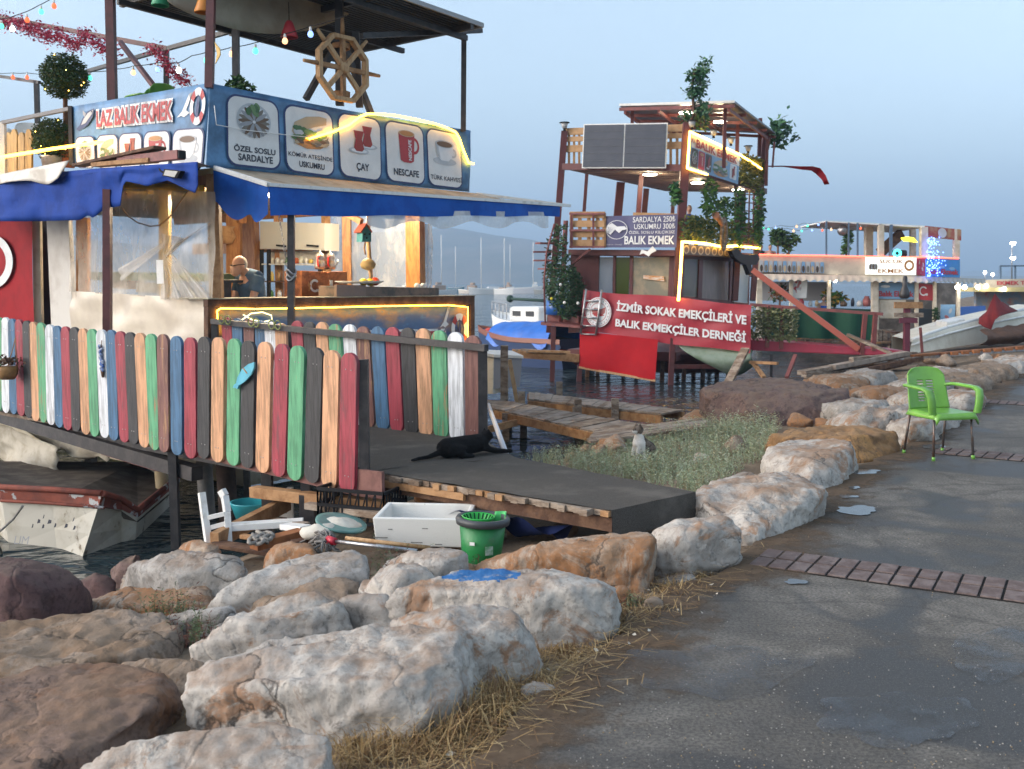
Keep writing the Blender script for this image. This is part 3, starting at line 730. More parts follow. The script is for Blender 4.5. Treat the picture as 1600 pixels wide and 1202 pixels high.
class Print:
 """a flat printed sheet: unit coordinates (x right, y up) inside a quad of real points"""
 def __init__(s,plane,quad,off=.02,mb=None):
  s.c=[plane.at(x,y,off)for x,y in quad];s.n=plane.n;s.mb=mb or MB();s.k=0
 @classmethod
 def sub(cls,P,x0,y0,x1,y1):
  q=cls.__new__(cls);q.c=[P.pt(x0,y1,0),P.pt(x1,y1,0),P.pt(x1,y0,0),P.pt(x0,y0,0)];q.n=P.n;q.mb=P.mb;return q
 def pt(s,x,y,l):
  a=lerp(s.c[3],s.c[2],x);b=lerp(s.c[0],s.c[1],x)
  return lerp(a,b,y)+s.n*(l*.0025)
 def poly(s,pts,col,l):s.mb.poly([s.pt(x,y,l)for x,y in pts],PALN[col])
 def ell(s,cx,cy,rx,ry,col,l,rot=0,n=22,a0=0,a1=2*math.pi):
  p=[]
  for i in range(n):
   t=a0+(a1-a0)*i/n;x,y=rx*math.cos(t),ry*math.sin(t)
   p.append((cx+x*math.cos(rot)-y*math.sin(rot),cy+x*math.sin(rot)+y*math.cos(rot)))
  s.poly(p,col,l)
 def ring(s,cx,cy,rx,ry,w,col,l,n=28,a0=0,a1=2*math.pi):
  for i in range(n):
   t,t2=a0+(a1-a0)*i/n,a0+(a1-a0)*(i+1)/n
   f=lambda t,k:(cx+rx*k*math.cos(t),cy+ry*k*math.sin(t))
   s.poly([f(t,1),f(t2,1),f(t2,1-w),f(t,1-w)],col,l)
 def rrect(s,x0,y0,x1,y1,rx,ry,col,l):
  p=[]
  for(cx,cy,a)in((x1-rx,y1-ry,0),(x0+rx,y1-ry,90),(x0+rx,y0+ry,180),(x1-rx,y0+ry,270)):
   for k in range(7):
    t=R(a+15*k);p.append((cx+rx*math.cos(t),cy+ry*math.sin(t)))
  s.poly(p,col,l)
 def text(s,t,x0,y0,x1,y1,col,l,bold=.012,shear=0,vert=False):
  q=[s.pt(x0,y1,l),s.pt(x1,y1,l),s.pt(x1,y0,l),s.pt(x0,y0,l)]
  if vert:q=[q[0],q[3],q[2],q[1]][0:0]or[q[0+0],q[0],q[0],q[0]]and[s.pt(x0,y0,l),s.pt(x0,y1,l),s.pt(x1,y1,l),s.pt(x1,y0,l)]
  s.mb.text(t,q,PALN[col],bold,shear=shear)
 def pic(s,kind,L=3):
  r=random.Random(kind)
  if kind=='plate':
   s.ell(.5,.5,.48,.46,'lgrey',L);s.ell(.5,.5,.40,.39,'white',L+1)
   for i in range(20):
    t=i/20*6.283;s.ell(.5+.24*math.cos(t),.46+.24*math.sin(t),.2,.055,('fish','brown','grey')[i%3],L+2+(i%3)*.3,rot=t*1.0,n=12)
   for i in range(9):s.ell(.5+r.uniform(-.2,.15),.78+r.uniform(-.1,.1),.11,.07,('green','lgreen')[i%2],L+4+i*.1,rot=r.uniform(0,3),n=9)
  elif kind=='bread':
   s.poly([(.02,.45),(.1,.72),(.4,.92),(.75,.99),(.95,.97),(.93,.78),(.6,.66),(.3,.5),(.1,.35)],'tan',L)
   s.poly([(.08,.3),(.1,.12),(.4,.02),(.75,.06),(.98,.22),(.95,.4),(.6,.3)],'orange',L)
   for i in range(22):s.ell(.12+.8*r.random(),.42+r.uniform(-.14,.16),.13,.075,('green','lgreen','fish','green','lgrey')[i%5],L+1+i*.06,rot=r.uniform(-1,1),n=10)
   for i in range(9):s.ell(.12+.8*r.random(),.22+r.uniform(-.05,.06),.11,.05,('brown','tan','fish')[i%3],L+3+i*.06,rot=r.uniform(-.6,.6),n=10)
  elif kind=='tea':
   for cx,cy in((.66,.56),(.36,.36)):
    s.ell(cx,cy-.28,.34,.10,'lgrey',L);s.ell(cx,cy-.28,.26,.07,'white',L+.5)
    s.poly([(cx-.17,cy+.4),(cx+.17,cy+.4),(cx+.10,cy+.12),(cx+.17,cy-.2),(cx+.1,cy-.3),(cx-.1,cy-.3),(cx-.17,cy-.2),(cx-.10,cy+.12)],'tea',L+1)
    s.poly([(cx-.15,cy+.3),(cx-.07,cy+.3),(cx-.06,cy+.05),(cx-.1,cy-.2),(cx-.14,cy-.15),(cx-.08,cy+.1)],'red',L+2)
    L+=3
  elif kind=='mug':
   s.ring(.78,.55,.22,.26,.35,'red',L)
   s.poly([(.1,.9),(.8,.9),(.74,.06),(.6,.0),(.3,.0),(.16,.06)],'red',L+1);s.ell(.45,.9,.35,.1,'tan',L+2);s.ell(.45,.9,.3,.075,'orange',L+2.5)
   s.text('NESCAFE',.50,.08,.64,.72,'white',L+3,.03,vert=True)
  elif kind=='cup':
   s.ell(.5,.16,.48,.15,'lgrey',L);s.ring(.86,.52,.14,.18,.4,'lgrey',L)
   s.poly([(.12,.82),(.88,.82),(.8,.35),(.65,.18),(.35,.18),(.2,.35)],'white',L+1);s.ell(.5,.82,.38,.14,'lgrey',L+2);s.ell(.5,.81,.32,.11,'brown',L+3)
   s.poly([(.12,.8),(.25,.72),(.32,.25),(.22,.34)],'lgrey',L+1.5)
  elif kind=='ring':
   s.ring(.5,.5,.5,.5,.42,'white',L)
   for k in range(4):s.ring(.5,.5,.5,.5,.42,'red',L+1,n=6,a0=.5+k*1.571,a1=1.1+k*1.571)
   s.poly([(.45,.2),(.55,.2),(.62,.5),(.5,.85),(.42,.5)],'navy',L+1)
  elif kind=='gull':
   s.poly([(0,.05),(.35,.3),(.75,.95),(.98,1),(.62,.32),(.85,.2),(.5,.05),(.3,.12)],'white',L);s.poly([(.75,.95),(.98,1),(.85,.75)],'grey',L+1)
  elif kind=='fish':
   s.poly([(.0,.12),(.18,.28),(.35,.6),(.62,.88),(.98,.98),(.9,.62),(.62,.25),(.4,.12),(.28,.1),(.15,.0)],'navy',L)
   s.poly([(.28,.28),(.5,.35),(.85,.72),(.93,.92),(.65,.8),(.42,.55)],'lgrey',L+1);s.poly([(.4,.95),(.55,.8),(.5,.62),(.4,.75)],'grey',L+1)
   s.ell(.85,.84,.03,.04,'ink',L+2)
  elif kind=='kebab':
   for i in range(7):s.ell(.15+.11*i,.4+.05*(i%2),.12,.28,('fish','brown','grey')[i%3],L+i*.2,n=12)
def leaves(mb,pts,size,mi=(0,1),rnd=None,flat=0):
 r=rnd or random
 for p in pts:
  a,b=r.uniform(0,6.283),r.uniform(-1,1)
  d=Vector((math.cos(a),math.sin(a),b)).normalized();s_=size*r.uniform(.6,1.4)
  q=d.cross(Vector((r.uniform(-1,1),r.uniform(-1,1),r.uniform(-1,1)))).normalized()
  p=Vector(p)
  mb.add([p,p+d*(s_*.5)+q*(s_*.24),p+d*s_,p+d*(s_*.5)-q*(s_*.24)],[(0,1,2,3)],mi[0]if r.random()<.6 else mi[1])
def blob_pts(c,rad,n,rnd,lumps=9,fill=.35):
 """leaf positions of an uneven crown: several overlapping lumps with gaps between them"""
 c=Vector(c);L_=[]
 for _ in range(lumps):
  d=Vector((rnd.gauss(0,1),rnd.gauss(0,1),rnd.gauss(0,1))).normalized()*rnd.uniform(.35,.75)
  L_.append((Vector((d.x*rad[0],d.y*rad[1],d.z*rad[2])),rnd.uniform(.3,.5)))
 out=[]
 for i in range(n):
  o,k=L_[i%lumps]
  d=Vector((rnd.gauss(0,1),rnd.gauss(0,1),rnd.gauss(0,1))).normalized()*rnd.uniform(fill,1)**.5
  out.append(c+o+Vector((d.x*rad[0]*k,d.y*rad[1]*k,d.z*rad[2]*k)))
 return out
def fuse(name,mb,mats,pick,voxel,parent=None,smooth=3,origin=None):
 """several overlapping volumes grown together into ONE continuous surface"""
 o=mb.build('f',mats,origin=(0,0,0))
 md=o.modifiers.new('r','REMESH');md.mode='VOXEL';md.voxel_size=voxel
 md=o.modifiers.new('s','SMOOTH');md.iterations=smooth;md.factor=.5
 dg=bpy.context.evaluated_depsgraph_get();dg.update()
 me=bpy.data.meshes.new_from_object(o.evaluated_get(dg));old=o.data
 bpy.data.objects.remove(o);bpy.data.meshes.remove(old)
 m2=MB();m2.v=[tuple(v.co)for v in me.vertices]
 for p in me.polygons:
  m2.f.append(tuple(p.vertices));c=Vector((0,0,0))
  for i in p.vertices:c+=me.vertices[i].co
  m2.m.append(pick(c/len(p.vertices)));m2.s.append(True)
 bpy.data.meshes.remove(me)
 return m2.build(name,mats,parent,origin=origin)
def make_chair(name,label,group,color,loc=(0,0,0),legs=True):
 cm=mat('chair plastic '+name,color,.32,spec=.5,col2=tuple(x*.85 for x in color),scale=5,bump=.05)
 lm=mat('chair leg metal',(.13,.12,.115),.38,metal=.6,col2=(.16,.08,.05),scale=22)
 t=thing(name,label,'chair',loc,group)
 L0=Vector(loc)
 P=lambda x,y,z:L0+Vector((x,y,z))
 b=MB();nu,nv=28,30;vs=[];idx={}
 for j in range(nv+1):
  v=j/nv
  w=.225*(1-.12*v)*(1 if v<.82 else math.sqrt(max(0,1-((v-.82)/.18)**2*.42)))
  for i in range(nu+1):
   u=i/nu*2-1
   vs.append(P(u*w,-.20-.10*v+.035*u*u-(.03 if v<.1 else 0)*0,.44+.39*v+(-.02*abs(u)**3 if v>.8 else 0)))
 fs=[]
 for j in range(nv):
  for i in range(nu):
   u=(i+.5)/nu
   slot=(.30<u<.46 or.54<u<.70)and 5<=j<=19 and(j%2==1)
   if not slot:fs.append((j*(nu+1)+i,j*(nu+1)+i+1,(j+1)*(nu+1)+i+1,(j+1)*(nu+1)+i))
 b.add(vs,fs,0,True);b.build('backrest',cm,t,solid=.012)
 b=MB();vs=[]
 for j in range(17):
  v=j/16;y=-.21+.45*min(v,.9)/.9
  for i in range(15):
   u=i/7-1;w=.225+.015*math.sin(v*3.1)
   z=.435-.014*(1-u*u)*math.sin(v*3)+(0 if v<=.9 else-.055*(v-.9)/.1)-(.05 if abs(u)>.99 else 0)
   vs.append(P(u*w,y+(.012 if v>.9 else 0)*(v-.9)/.1,z))
 b.add(vs,[(j*15+i,j*15+i+1,(j+1)*15+i+1,(j+1)*15+i)for j in range(16)for i in range(14)],0,True)
 b.build('seat',cm,t,solid=.014)
 for s in(-1,1):
  b=MB();pts=[(.215,-.235,.655),(.262,-.17,.672),(.28,-.03,.668),(.28,.12,.662),(.272,.185,.64),(.262,.21,.585),(.252,.215,.5),(.24,.21,.43)]
  fine=[]
  for a,c in zip(pts[:-1],pts[1:]):
   for k in range(3):fine.append([lerp(a[i],c[i],k/3)for i in range(3)])
  fine.append(pts[-1]);vs=[]
  for i,p in enumerate(fine):
   q0,q1=fine[max(0,i-1)],fine[min(len(fine)-1,i+1)];d=Vector((0,q1[1]-q0[1],q1[2]-q0[2])).normalized();nrm=Vector((0,-d.z,d.y))
   for(ex,en)in((-.036,-.012),(.036,-.014),(.042,.0),(.036,.010),(-.032,.014)):
    vs.append(P(s*(p[0]+ex),p[1]+nrm.y*en,p[2]+nrm.z*en))
  k=5
  b.add(vs,[(i*k+j,i*k+(j+1)%k,(i+1)*k+(j+1)%k,(i+1)*k+j)for i in range(len(fine)-1)for j in range(k)],0,True)
  b.build('armrest',cm,t)
 if legs:
  for sx in(-1,1):
   for sy in(-1,1):
    b=MB();b.tube([P(sx*.20,sy*.18,.43),P(sx*.215,sy*(.215 if sy>0 else.235),.02)],.0125,10)
    lg=b.build('leg',lm,t)
    f=MB();f.tube([P(sx*.215,sy*(.215 if sy>0 else.235),.035),P(sx*.2155,sy*(.217 if sy>0 else.237),0)],.017,10);f.build('foot',cm,lg)
 return t
def bulbs(strand,pts,kinds,label,group):
 """light string: cable + each lamp (socket, globe) as parts"""
 fine=[]
 for a,c in zip(pts[:-1],pts[1:]):
  for k in range(6):
   t=k/6;p=lerp(a,c,t);fine.append(p+UP*(-.05*(a-c).length*4*t*(1-t)*.35))
 fine.append(pts[-1])
 t=thing(strand,label,'string lights',tuple(pts[0]),group)
 b=MB();b.tube(fine,.006,5);b.build('cable',black_mat,t)
 for p,c in kinds:
  s=MB();s.tube([p,p-UP*.05],[.012,.02],8);so=s.build('socket',white_paint,t)
  g=MB();g.lathe([(.014,.0),(.03,-.02),(.036,-.045),(.026,-.07),(.002,-.08)],p-UP*.045,10)
  colr=dict(w=(1,.95,.85),r=(1,.12,.05),g=(.1,.9,.5),b=(.25,.4,1),o=(1,.5,.25))[c]
  g.build('bulb',glow('bulb '+c,colr,6 if c=='w' else.75),so)
 return t
 # ------------------------------------------------------------------ the near stall boat
C1=Vector((-3.5,12.15,0));N1=Vector((.636,.772,0));U1=Vector((-.772,.636,0))
FR=Plane(C1,N1);FL=Plane(C1,U1);NF=Plane((-1.21,7.70,0),U1);FFp=FL.off(.04);BP=Plane(C1+N1*4.35,U1)
def L1(n,u,z):return C1+N1*n+U1*u+UP*z
A1=(N1,U1,UP)
stall=thing('fish_stall_boat','nearest boat stall with blue canvas awnings and printed menu banners, tied to a picket gangway','boat stall',tuple(L1(0,0,SEA)))
hullm=mat('old white hull',(.52,.47,.37),.6,col2=(.38,.31,.2),scale=2.5,bump=.15,col3=(.16,.12,.06),scale3=3,lo3=.56,hi3=.75)
algae=mat('algae',(.04,.045,.02),.8,col2=(.08,.07,.03),scale=12)
b=MB();prof=[(.05,.15),(.02,-.2),(.1,-.55),(.18,-.78),(.3,-1.0)]
for k,(n_,z)in enumerate(prof[:-1]):
 n2,z2=prof[k+1]
 b.add([L1(n_,-.35,z),L1(n_,8,z),L1(n2,8,z2),L1(n2,-.2,z2)],[(0,1,2,3)],1 if k==3 else 0)
 b.add([L1(n_,-.35,z),L1(4.3-n_,-.35,z),L1(4.3-n2,-.2,z2),L1(n2,-.2,z2)],[(3,2,1,0)],1 if k==3 else 0)
b.add([L1(.05,-.35,.12),L1(.05,8,.12),L1(4.3,8,.12),L1(4.3,-.35,.12)],[(0,1,2,3)])
b.build('hull',[hullm,algae],stall)
b=MB();b.box(L1(2.2,3.9,.17),(4.4,8.2,.08),A1);b.build('floor',wood_old,stall)
ceil=mat('yellowish ceiling board',(.45,.36,.2),.6,col2=(.4,.3,.15),scale=2)
b=MB();b.box(L1(2.27,4.15,2.97),(4.5,8.2,.07),A1,0);b.build('roof_deck',[ceil],stall)
for n_,u_ in((.08,.1),(.08,3.75),(4.35,2.6),(4.35,4.4)):
 b=MB();b.beam(L1(n_,u_,.2),L1(n_,u_,2.94),.14,.14);b.build('post',wood_orange if n_>1 else wood_raw,stall,bevel=.006)
b=MB()
for z in(2.86,):b.beam(L1(.08,.1,z),L1(4.4,.1,z),.1,.14);b.beam(L1(.08,.1,z),L1(.08,7.6,z),.1,.14);b.beam(L1(4.35,.1,z),L1(4.35,7.6,z),.1,.14)
b.beam(L1(4.35,3.2,2.3),L1(4.35,7,2.3),.1,.2);b.beam(L1(4.35,.1,1.0),L1(4.35,7,1.0),.1,.12)
b.build('ceiling_beam',wood_orange,stall)
# --- right menu banner
b=MB()
top=[(327,130),(380,138),(440,150),(520,163),(600,177),(690,194),(735,205)];bot=[(733,300),(640,291),(540,281),(430,271),(322,262)]
Q=[FR.at(*p,.02)for p in((327,130),(735,204),(733,300),(322,262))]
def fold(u,v):return FR.n*(.012*math.sin(u*31+v*4)*math.sin(v*3)-.0)+UP*(-.03*math.sin(u*3.1)*(1-v))
b.sheet(Q,50,10,fold,PALN['blue']);mb_=b.build('menu_banner',PAL,stall,solid=.01)
mb_['label']='blue banner with five framed dishes'
tq=Print(FR,[(327,130),(735,204),(733,300),(322,262)],.035)
panels=[([(356,148),(433,162),(437,264),(357,255)],'plate',(.14,.40,.86,.96),[('ÖZEL SOSLU',.10,.195,.92,.30),('SARDALYE',.18,.06,.86,.165)]),
([(445,164),(518,178),(521,275),(449,265)],'bread',(.1,.36,.92,.92),[('KÖMÜR ATEŞİNDE',.03,.205,.98,.31),('USKUMRU',.25,.07,.80,.165)]),
([(529,177),(593,189),(595,282),(533,273)],'tea',(.18,.40,.92,.88),[('ÇAY',.38,.09,.70,.24)]),
([(602,189),(660,200),(663,288),(606,281)],'mug',(.26,.34,.88,.90),[('NESCAFE',.16,.10,.85,.22)]),
([(667,201),(718,212),(722,294),(671,288)],'cup',(.12,.38,.86,.86),[('TÜRK KAHVESİ',.04,.10,1.0,.21)])]
for q,kind,box,txt in panels:
 P=Print(FR,q,.038)
 P.rrect(-.03,-.03,1.03,1.03,.2,.17,'navy',0);P.rrect(0,0,1,1,.18,.15,'paper',1)
 Print.sub(P,*box).pic(kind,3)
 for t_,x0,y0,x1,y1 in txt:P.text(t_,x0,y0,x1,y1,'ink',3,.012 if len(t_)>11 else.026)
 P.mb.build('menu_picture',PAL,mb_)
 # --- left banner
LQ=[(112,167),(327,130),(318,258),(117,256)]
b=MB();b.sheet([FL.at(*p,.02)for p in LQ],30,8,lambda u,v:FL.n*(.012*math.sin(u*23)*math.sin(v*3)),PALN['blue'])
lb=b.build('menu_banner',PAL,stall,solid=.01)
P=Print(FL,LQ,.04)
for dx in(-.006,0,.006):
 for dy in(-.03,0,.03):
  if dx or dy:P.text('LAZ BALIK EKMEK',.205+dx,.60+dy,.77+dx,.86+dy,'white',1+abs(dx)*20+dy*3,.05)
P.text('LAZ BALIK EKMEK',.205,.60,.77,.86,'red',4,.03)
Print.sub(P,.03,.56,.19,.92).pic('fish',1);Print.sub(P,.80,.60,.90,.92).pic('gull',1);Print.sub(P,.885,.50,.985,.97).pic('ring',1)
for x0,x1,kd in((.02,.175,'plate'),(.205,.365,'bread'),(.385,.55,'tea'),(.575,.755,'mug'),(.785,.985,'cup')):
 P.rrect(x0-.008,-.08,x1+.008,.49-.02,.04,.12,'navy',1);P.rrect(x0,-.06,x1,.45,.035,.11,'paper',2)
 Print.sub(P,x0+.02,.02,x1-.02,.40).pic(kd,3)
P.mb.build('menu_picture',PAL,lb)
# --- LED ropes on the banner and roof edge
def led(name,pts,r,m,parent):
 b=MB();fine=[]
 for a,c in zip(pts[:-1],pts[1:]):
  for k in range(4):fine.append(lerp(a,c,k/4))
 fine.append(pts[-1]);b.tube(fine,r,6);return b.build(name,m,parent)
rope=thing('light_rope','glowing yellow light rope sagging across the right menu banner','light rope',tuple(FR.at(483,217,.06)))
led('lit_tube',[FR.at(x,y,.07)for x,y in((483,217),(500,212),(520,206),(545,196),(562,183),(575,178),(600,179),(620,181),(650,187),(680,194),(700,201),(712,207),(718,217),(722,230),(728,245),(732,255),(740,256))],.017,led_y,rope)
rope=thing('light_rope','straight bright yellow light bar along the roof edge at the far left','light rope',tuple(FL.at(0,245,.5)))
led('lit_tube',[FL.at(x,y,.30)for x,y in((-60,258),(0,246),(80,233),(160,222))],.022,led_y,rope)
b=MB();b.tube([FR.at(x,y,.09)for x,y in((335,165),(338,195),(380,203),(440,210),(485,215))],.006,5)
tag(b.build('white_cable',white_paint),'thin white cable looping over the first dish of the banner','cable')
# --- right awning
W0,W1=L1(0.02,-.03,3.0),L1(4.62,-.03,3.0);B0,B1=L1(.0,-1.05,2.745),L1(5.62,-1.05,2.83)
aw=thing('awning','flat tan awning with a deep blue valance over the stall counter','awning',tuple(L1(2.4,-.6,2.7)))
b=MB();b.sheet([W0,W1,B1,B0],40,8,lambda u,v:UP*(-.05*math.sin(v*3.14)-.012*math.sin(u*50)*v),0);b.build('canopy_cloth',tan_cloth,aw,solid=.015)
b=MB();b.beam(B0,B1,.035,.04);b.beam(W0,B0,.05,.05);b.beam(W1,B1,.035,.04);b.build('edge_bar',white_paint,aw)
dz=lambda k:UP*-k
b=MB();b.sheet([B0,B1-N1*.25,B1-N1*.25-UP*.17,B0-UP*.34],60,6,lambda u,v:(-U1)*(.03*math.sin(u*40)*v*.5+.02*math.sin(u*17+1)*v)+UP*(.008*math.sin(u*23)*v),0)
tl,tr=FR.at(320,272,.02),B0
vb=[FR.at(323,333,.02)]
b.sheet([L1(.0,-.02,2.97),B0,B0-UP*.34,L1(.0,-.02,2.60)],24,8,lambda u,v:-N1*(.05*math.sin(u*9)*v)+UP*(-.10*v*math.sin(u*3.1)+.05*v*math.sin(u*13)),0)
b.build('valance',blue_valance,aw)
b=MB();b.sheet([L1(1.5,-1.0,2.55),B1-N1*.5-UP*.12,B1-N1*.5-UP*.26,L1(1.5,-1.0,2.42)],40,4,lambda u,v:UP*(-.05*v*(1+math.sin(u*21)))-U1*(.03*math.sin(u*30)),0)
b.build('rolled_clear_sheet',mat('rolled plastic',(.62,.62,.62),.3,trans=.45,scale=3),aw)
b=MB();b.beam(FR.at(455,325,1.0),FR.at(455,545,1.0),.075,.075);b.build('post',steel_black,aw)
# --- left awning (torn blue canvas)
LO=FL.off(.95)
la=thing('awning','torn blue canvas awning hanging in folds over the red flag and plastic curtain','awning',tuple(FL.at(170,300,.5)))
topl=[(-80,300),(0,283),(100,268),(170,262),(190,261),(250,257),(309,253)]
botl=[(-80,347),(0,346),(60,346),(125,344),(138,336),(146,341),(157,331),(166,326),(190,323),(192,318),(188,303),(185,290),(189,281),(210,286),(230,291),(262,282),(285,293),(305,302),(309,290)]
b=MB();nx=90;vs=[]
tx=[p[0]for p in topl];ty=[p[1]for p in topl]
bx=[-80,0,60,125,138,146,157,166,189,193,200,230,262,285,305,309];by=[347,346,346,344,336,341,331,326,322,284,284,291,282,293,302,290]
for i in range(nx+1):
 x=lerp(-80,309,i/nx);t_,b_=float(np.interp(x,tx,ty)),float(np.interp(x,bx,by))
 for j in range(9):
  v=j/8;vs.append(LO.at(x,lerp(t_,b_,v),.025*math.sin(x*.06+v)*v+.012*math.sin(x*.17)*v+.03*noise.noise(Vector((x*.03,v*3,0)))))
b.add(vs,[(i*9+j,(i+1)*9+j,(i+1)*9+j+1,i*9+j+1)for i in range(nx)for j in range(8)],0,True)
b.build('valance',blue_tarp,la,solid=.006)
b=MB();b.sheet([L1(0,0.02,3.02),L1(0,7,3.02),LO.at(-150,300),LO.at(309,254)][::-1],30,6,lambda u,v:UP*(.03*math.sin(u*30)*math.sin(v*3)),0);b.build('canopy_cloth',mat('dirty awning cloth',(.38,.35,.33),.8,col2=(.28,.26,.25),scale=4,bump=.2),la)
b=MB();b.beam(LO.at(168,296,-.02),NF.at(168,540,-.95)*0+LO.at(168,560,-.02),.085,.085);b.build('post',steel_maroon,la)
b=MB();b.sheet([LO.at(-60,285,.03),LO.at(108,251,.03),LO.at(96,276,.06),LO.at(-60,294,.05)],24,5,lambda u,v:LO.n*(.05*math.sin(u*14)*v)+UP*(-.07*v*max(0,math.sin(u*9))),0);b.build('loose_tarp',white_cloth,la,solid=.01)
for i,(p,q,w_,h_,m,lab)in enumerate((((122,259),(250,231),.16,.035,wood_dark,'dark plank lying on top of the blue canvas awning, uppermost of the pile'),((150,258),(240,251),.14,.05,wood_raw,'short pale board lying below the dark plank on the awning'),((188,252),(283,242),.10,.10,red_steel,'red brown steel tube with a black open end on the awning'))):
 b=MB();a_,c_=LO.at(*p,-.25),LO.at(*q,-.25);b.beam(a_,c_,w_,h_)
 if i==2:b.beam(c_,c_+(c_-a_).normalized()*.03,.085,.085,1)
 o=b.build('plank' if i<2 else 'steel_tube',[m,black_mat],bevel=.004);tag(o,lab,'plank' if i<2 else 'steel tube')
fl=thing('flood_light','small black floodlight clamped on the blue canvas edge','floodlight',tuple(LO.at(266,272,.05)))
b=MB();q=[LO.at(*p,.08)for p in((256,264),(282,267),(276,279),(253,275))];b.prism(q,LO.n*-.06);b.build('housing',black_mat,fl,bevel=.004)
b=MB();b.prism([LO.at(*p,.085)for p in((259,266),(278,268),(273,277),(256,274))],LO.n*.004);b.build('lens',mat('lamp glass',(.35,.35,.33),.15),fl)
b=MB();b.tube([LO.at(262,272,.0),LO.at(252,268,.0),LO.at(249,264,.0)],.012,6);b.build('bracket',black_mat,fl)
# --- left face: tarp skirting, clear curtain, panel, flag
b=MB();b.sheet([FL.at(*p,.06)for p in((112,455),(323,467),(323,575),(112,548))],40,14,lambda u,v:FL.n*(.03*math.sin(u*12+v*5)*math.sin(v*3)+.025*noise.noise(Vector((u*9,v*5,2)))),0);b.build('skirting_sheet',mat('cream vinyl sheet',(.66,.58,.46),.32,col2=(.58,.50,.40),scale=2.5,bump=.25,bscale=7),stall)
b=MB()
def cfold(u,v):return FL.n*(.035*math.sin(u*24+v*2)*(.3+v)+.05*noise.noise(Vector((u*7,v*2.5,4))))
b.sheet([FL.at(*p,.04)for p in((113,292),(335,300),(335,470),(113,456))],70,20,cfold,0);b.build('clear_curtain',clear_sheet,stall)
gath=mat('gathered plastic curtain',(.62,.57,.50),.2,trans=.55,scale=3,lo=.4,hi=.7,stretch=(1,1,.4),bump=.6,bscale=5)
b=MB();vs=[]
for j in range(25):
 v=j/24
 for i in range(41):
  u=i/40
  x0=lerp(lerp(252,256,min(1,v*2.2)),250,max(0,v-.45)/.55);x1=lerp(332,lerp(262,332,max(0,(v-.35))/.65),1 if v>.35 else v/.35)
  x=lerp(x0,x1,u);y=lerp(365,468,v)+18*(1-v)*(1-abs(2*u-1))-20*(1-v)*u
  vs.append(FL.at(x,y,.07+.06*math.sin(u*22)*(.3+.7*abs(v-.4))))
b.add(vs,[(j*41+i,(j+1)*41+i,(j+1)*41+i+1,j*41+i+1)for j in range(24)for i in range(40)],0,True)
b.build('gathered_curtain',gath,stall)
b=MB();b.sheet([FL.at(*p,.09)for p in((185,420),(256,378),(258,386),(190,440))],14,4,lambda u,v:FL.n*(.02*math.sin(v*9)),0);b.build('curtain_pleat',gath,stall)
b=MB();b.tube([FL.at(x,y,.10)for x,y in((190,325),(200,338),(215,348),(235,354),(250,352),(266,338),(280,318),(292,300))],.008,5);tag(b.build('hanging_cable',wood_raw),'orange cable sagging in front of the clear curtain','cable')
b=MB();b.box(FL.at(250,425,.12),(.002,.15,.29),(FL.n,FL.u,UP));tag(b.build('paper_card',white_paint),'blank white card taped on the clear curtain','card')
ym=mat('yellow post paint',(.62,.40,.05),.5,col2=(.5,.3,.04),scale=6)
b=MB();b.beam(FL.at(258,298,-.12),FL.at(258,470,-.12),.12,.12);b.build('post',ym,stall)
b=MB();b.beam(FL.at(130,340,-.03),FL.at(130,470,-.03),.16,.1);b.build('post',wood_orange,stall)
b=MB();b.sheet([FL.at(*p,-.02)for p in((186,284),(318,290),(318,306),(186,302))],8,2,None,0);b.build('lintel',ym,stall,solid=.04)
b=MB();b.box(FL.at(97,440,.03),(.06,.62,2.3),(FL.n,FL.u,UP));b.build('wall_panel',mat('off white panel',(.60,.57,.52),.45,col2=(.48,.44,.39),scale=2),stall)
b=MB();b.box(FL.at(70,440,-.25),(.04,.5,2.3),(FL.n,FL.u,UP));b.build('door_gap_shade',mat('door gap shade board',(.05,.05,.055),.7),stall)  # dark board stands in for the shade inside the gap
b=MB();b.beam(FL.at(58,342,.05),FL.at(61,515,.05),.11,.08);b.build('door_post',cream,stall)
b=MB();b.box(FL.at(-40,440,-.02),(.04,2.6,2.4),(FL.n,FL.u,UP));b.build('wall_panel',cream,stall)
flag=thing('national_flag','large red flag with white crescent hung on the stall wall at the far left','flag',tuple(FL.at(0,500,.1)))
b=MB();fq=[FL.at(*p,.12)for p in((-150,350),(53,344),(58,508),(-150,520))]
ff=lambda u,v:FL.n*(.03*math.sin(u*20)*v+.03*math.sin(u*7+v*2))
b.sheet(fq,40,12,ff,0);b.build('cloth',mat('flag red',(.30,.008,.013),.7,col2=(.24,.006,.011),scale=3),flag)
P=Print(FL,[(-150,350),(53,344),(58,508),(-150,520)],.17)
P.ring(.70,.62,.155,.26,.30,'white',1,n=30,a0=-1.9,a1=1.9)
for k in range(5):
 a=k*1.2566+2.4;P.poly([(.70+.05*math.cos(a),.33+.075*math.sin(a)),(.70+.02*math.cos(a+.63),.33+.03*math.sin(a+.63)),(.70,.33),(.70+.02*math.cos(a-.63),.33+.03*math.sin(a-.63))],'white',1)
P.mb.build('emblem',PAL,flag)
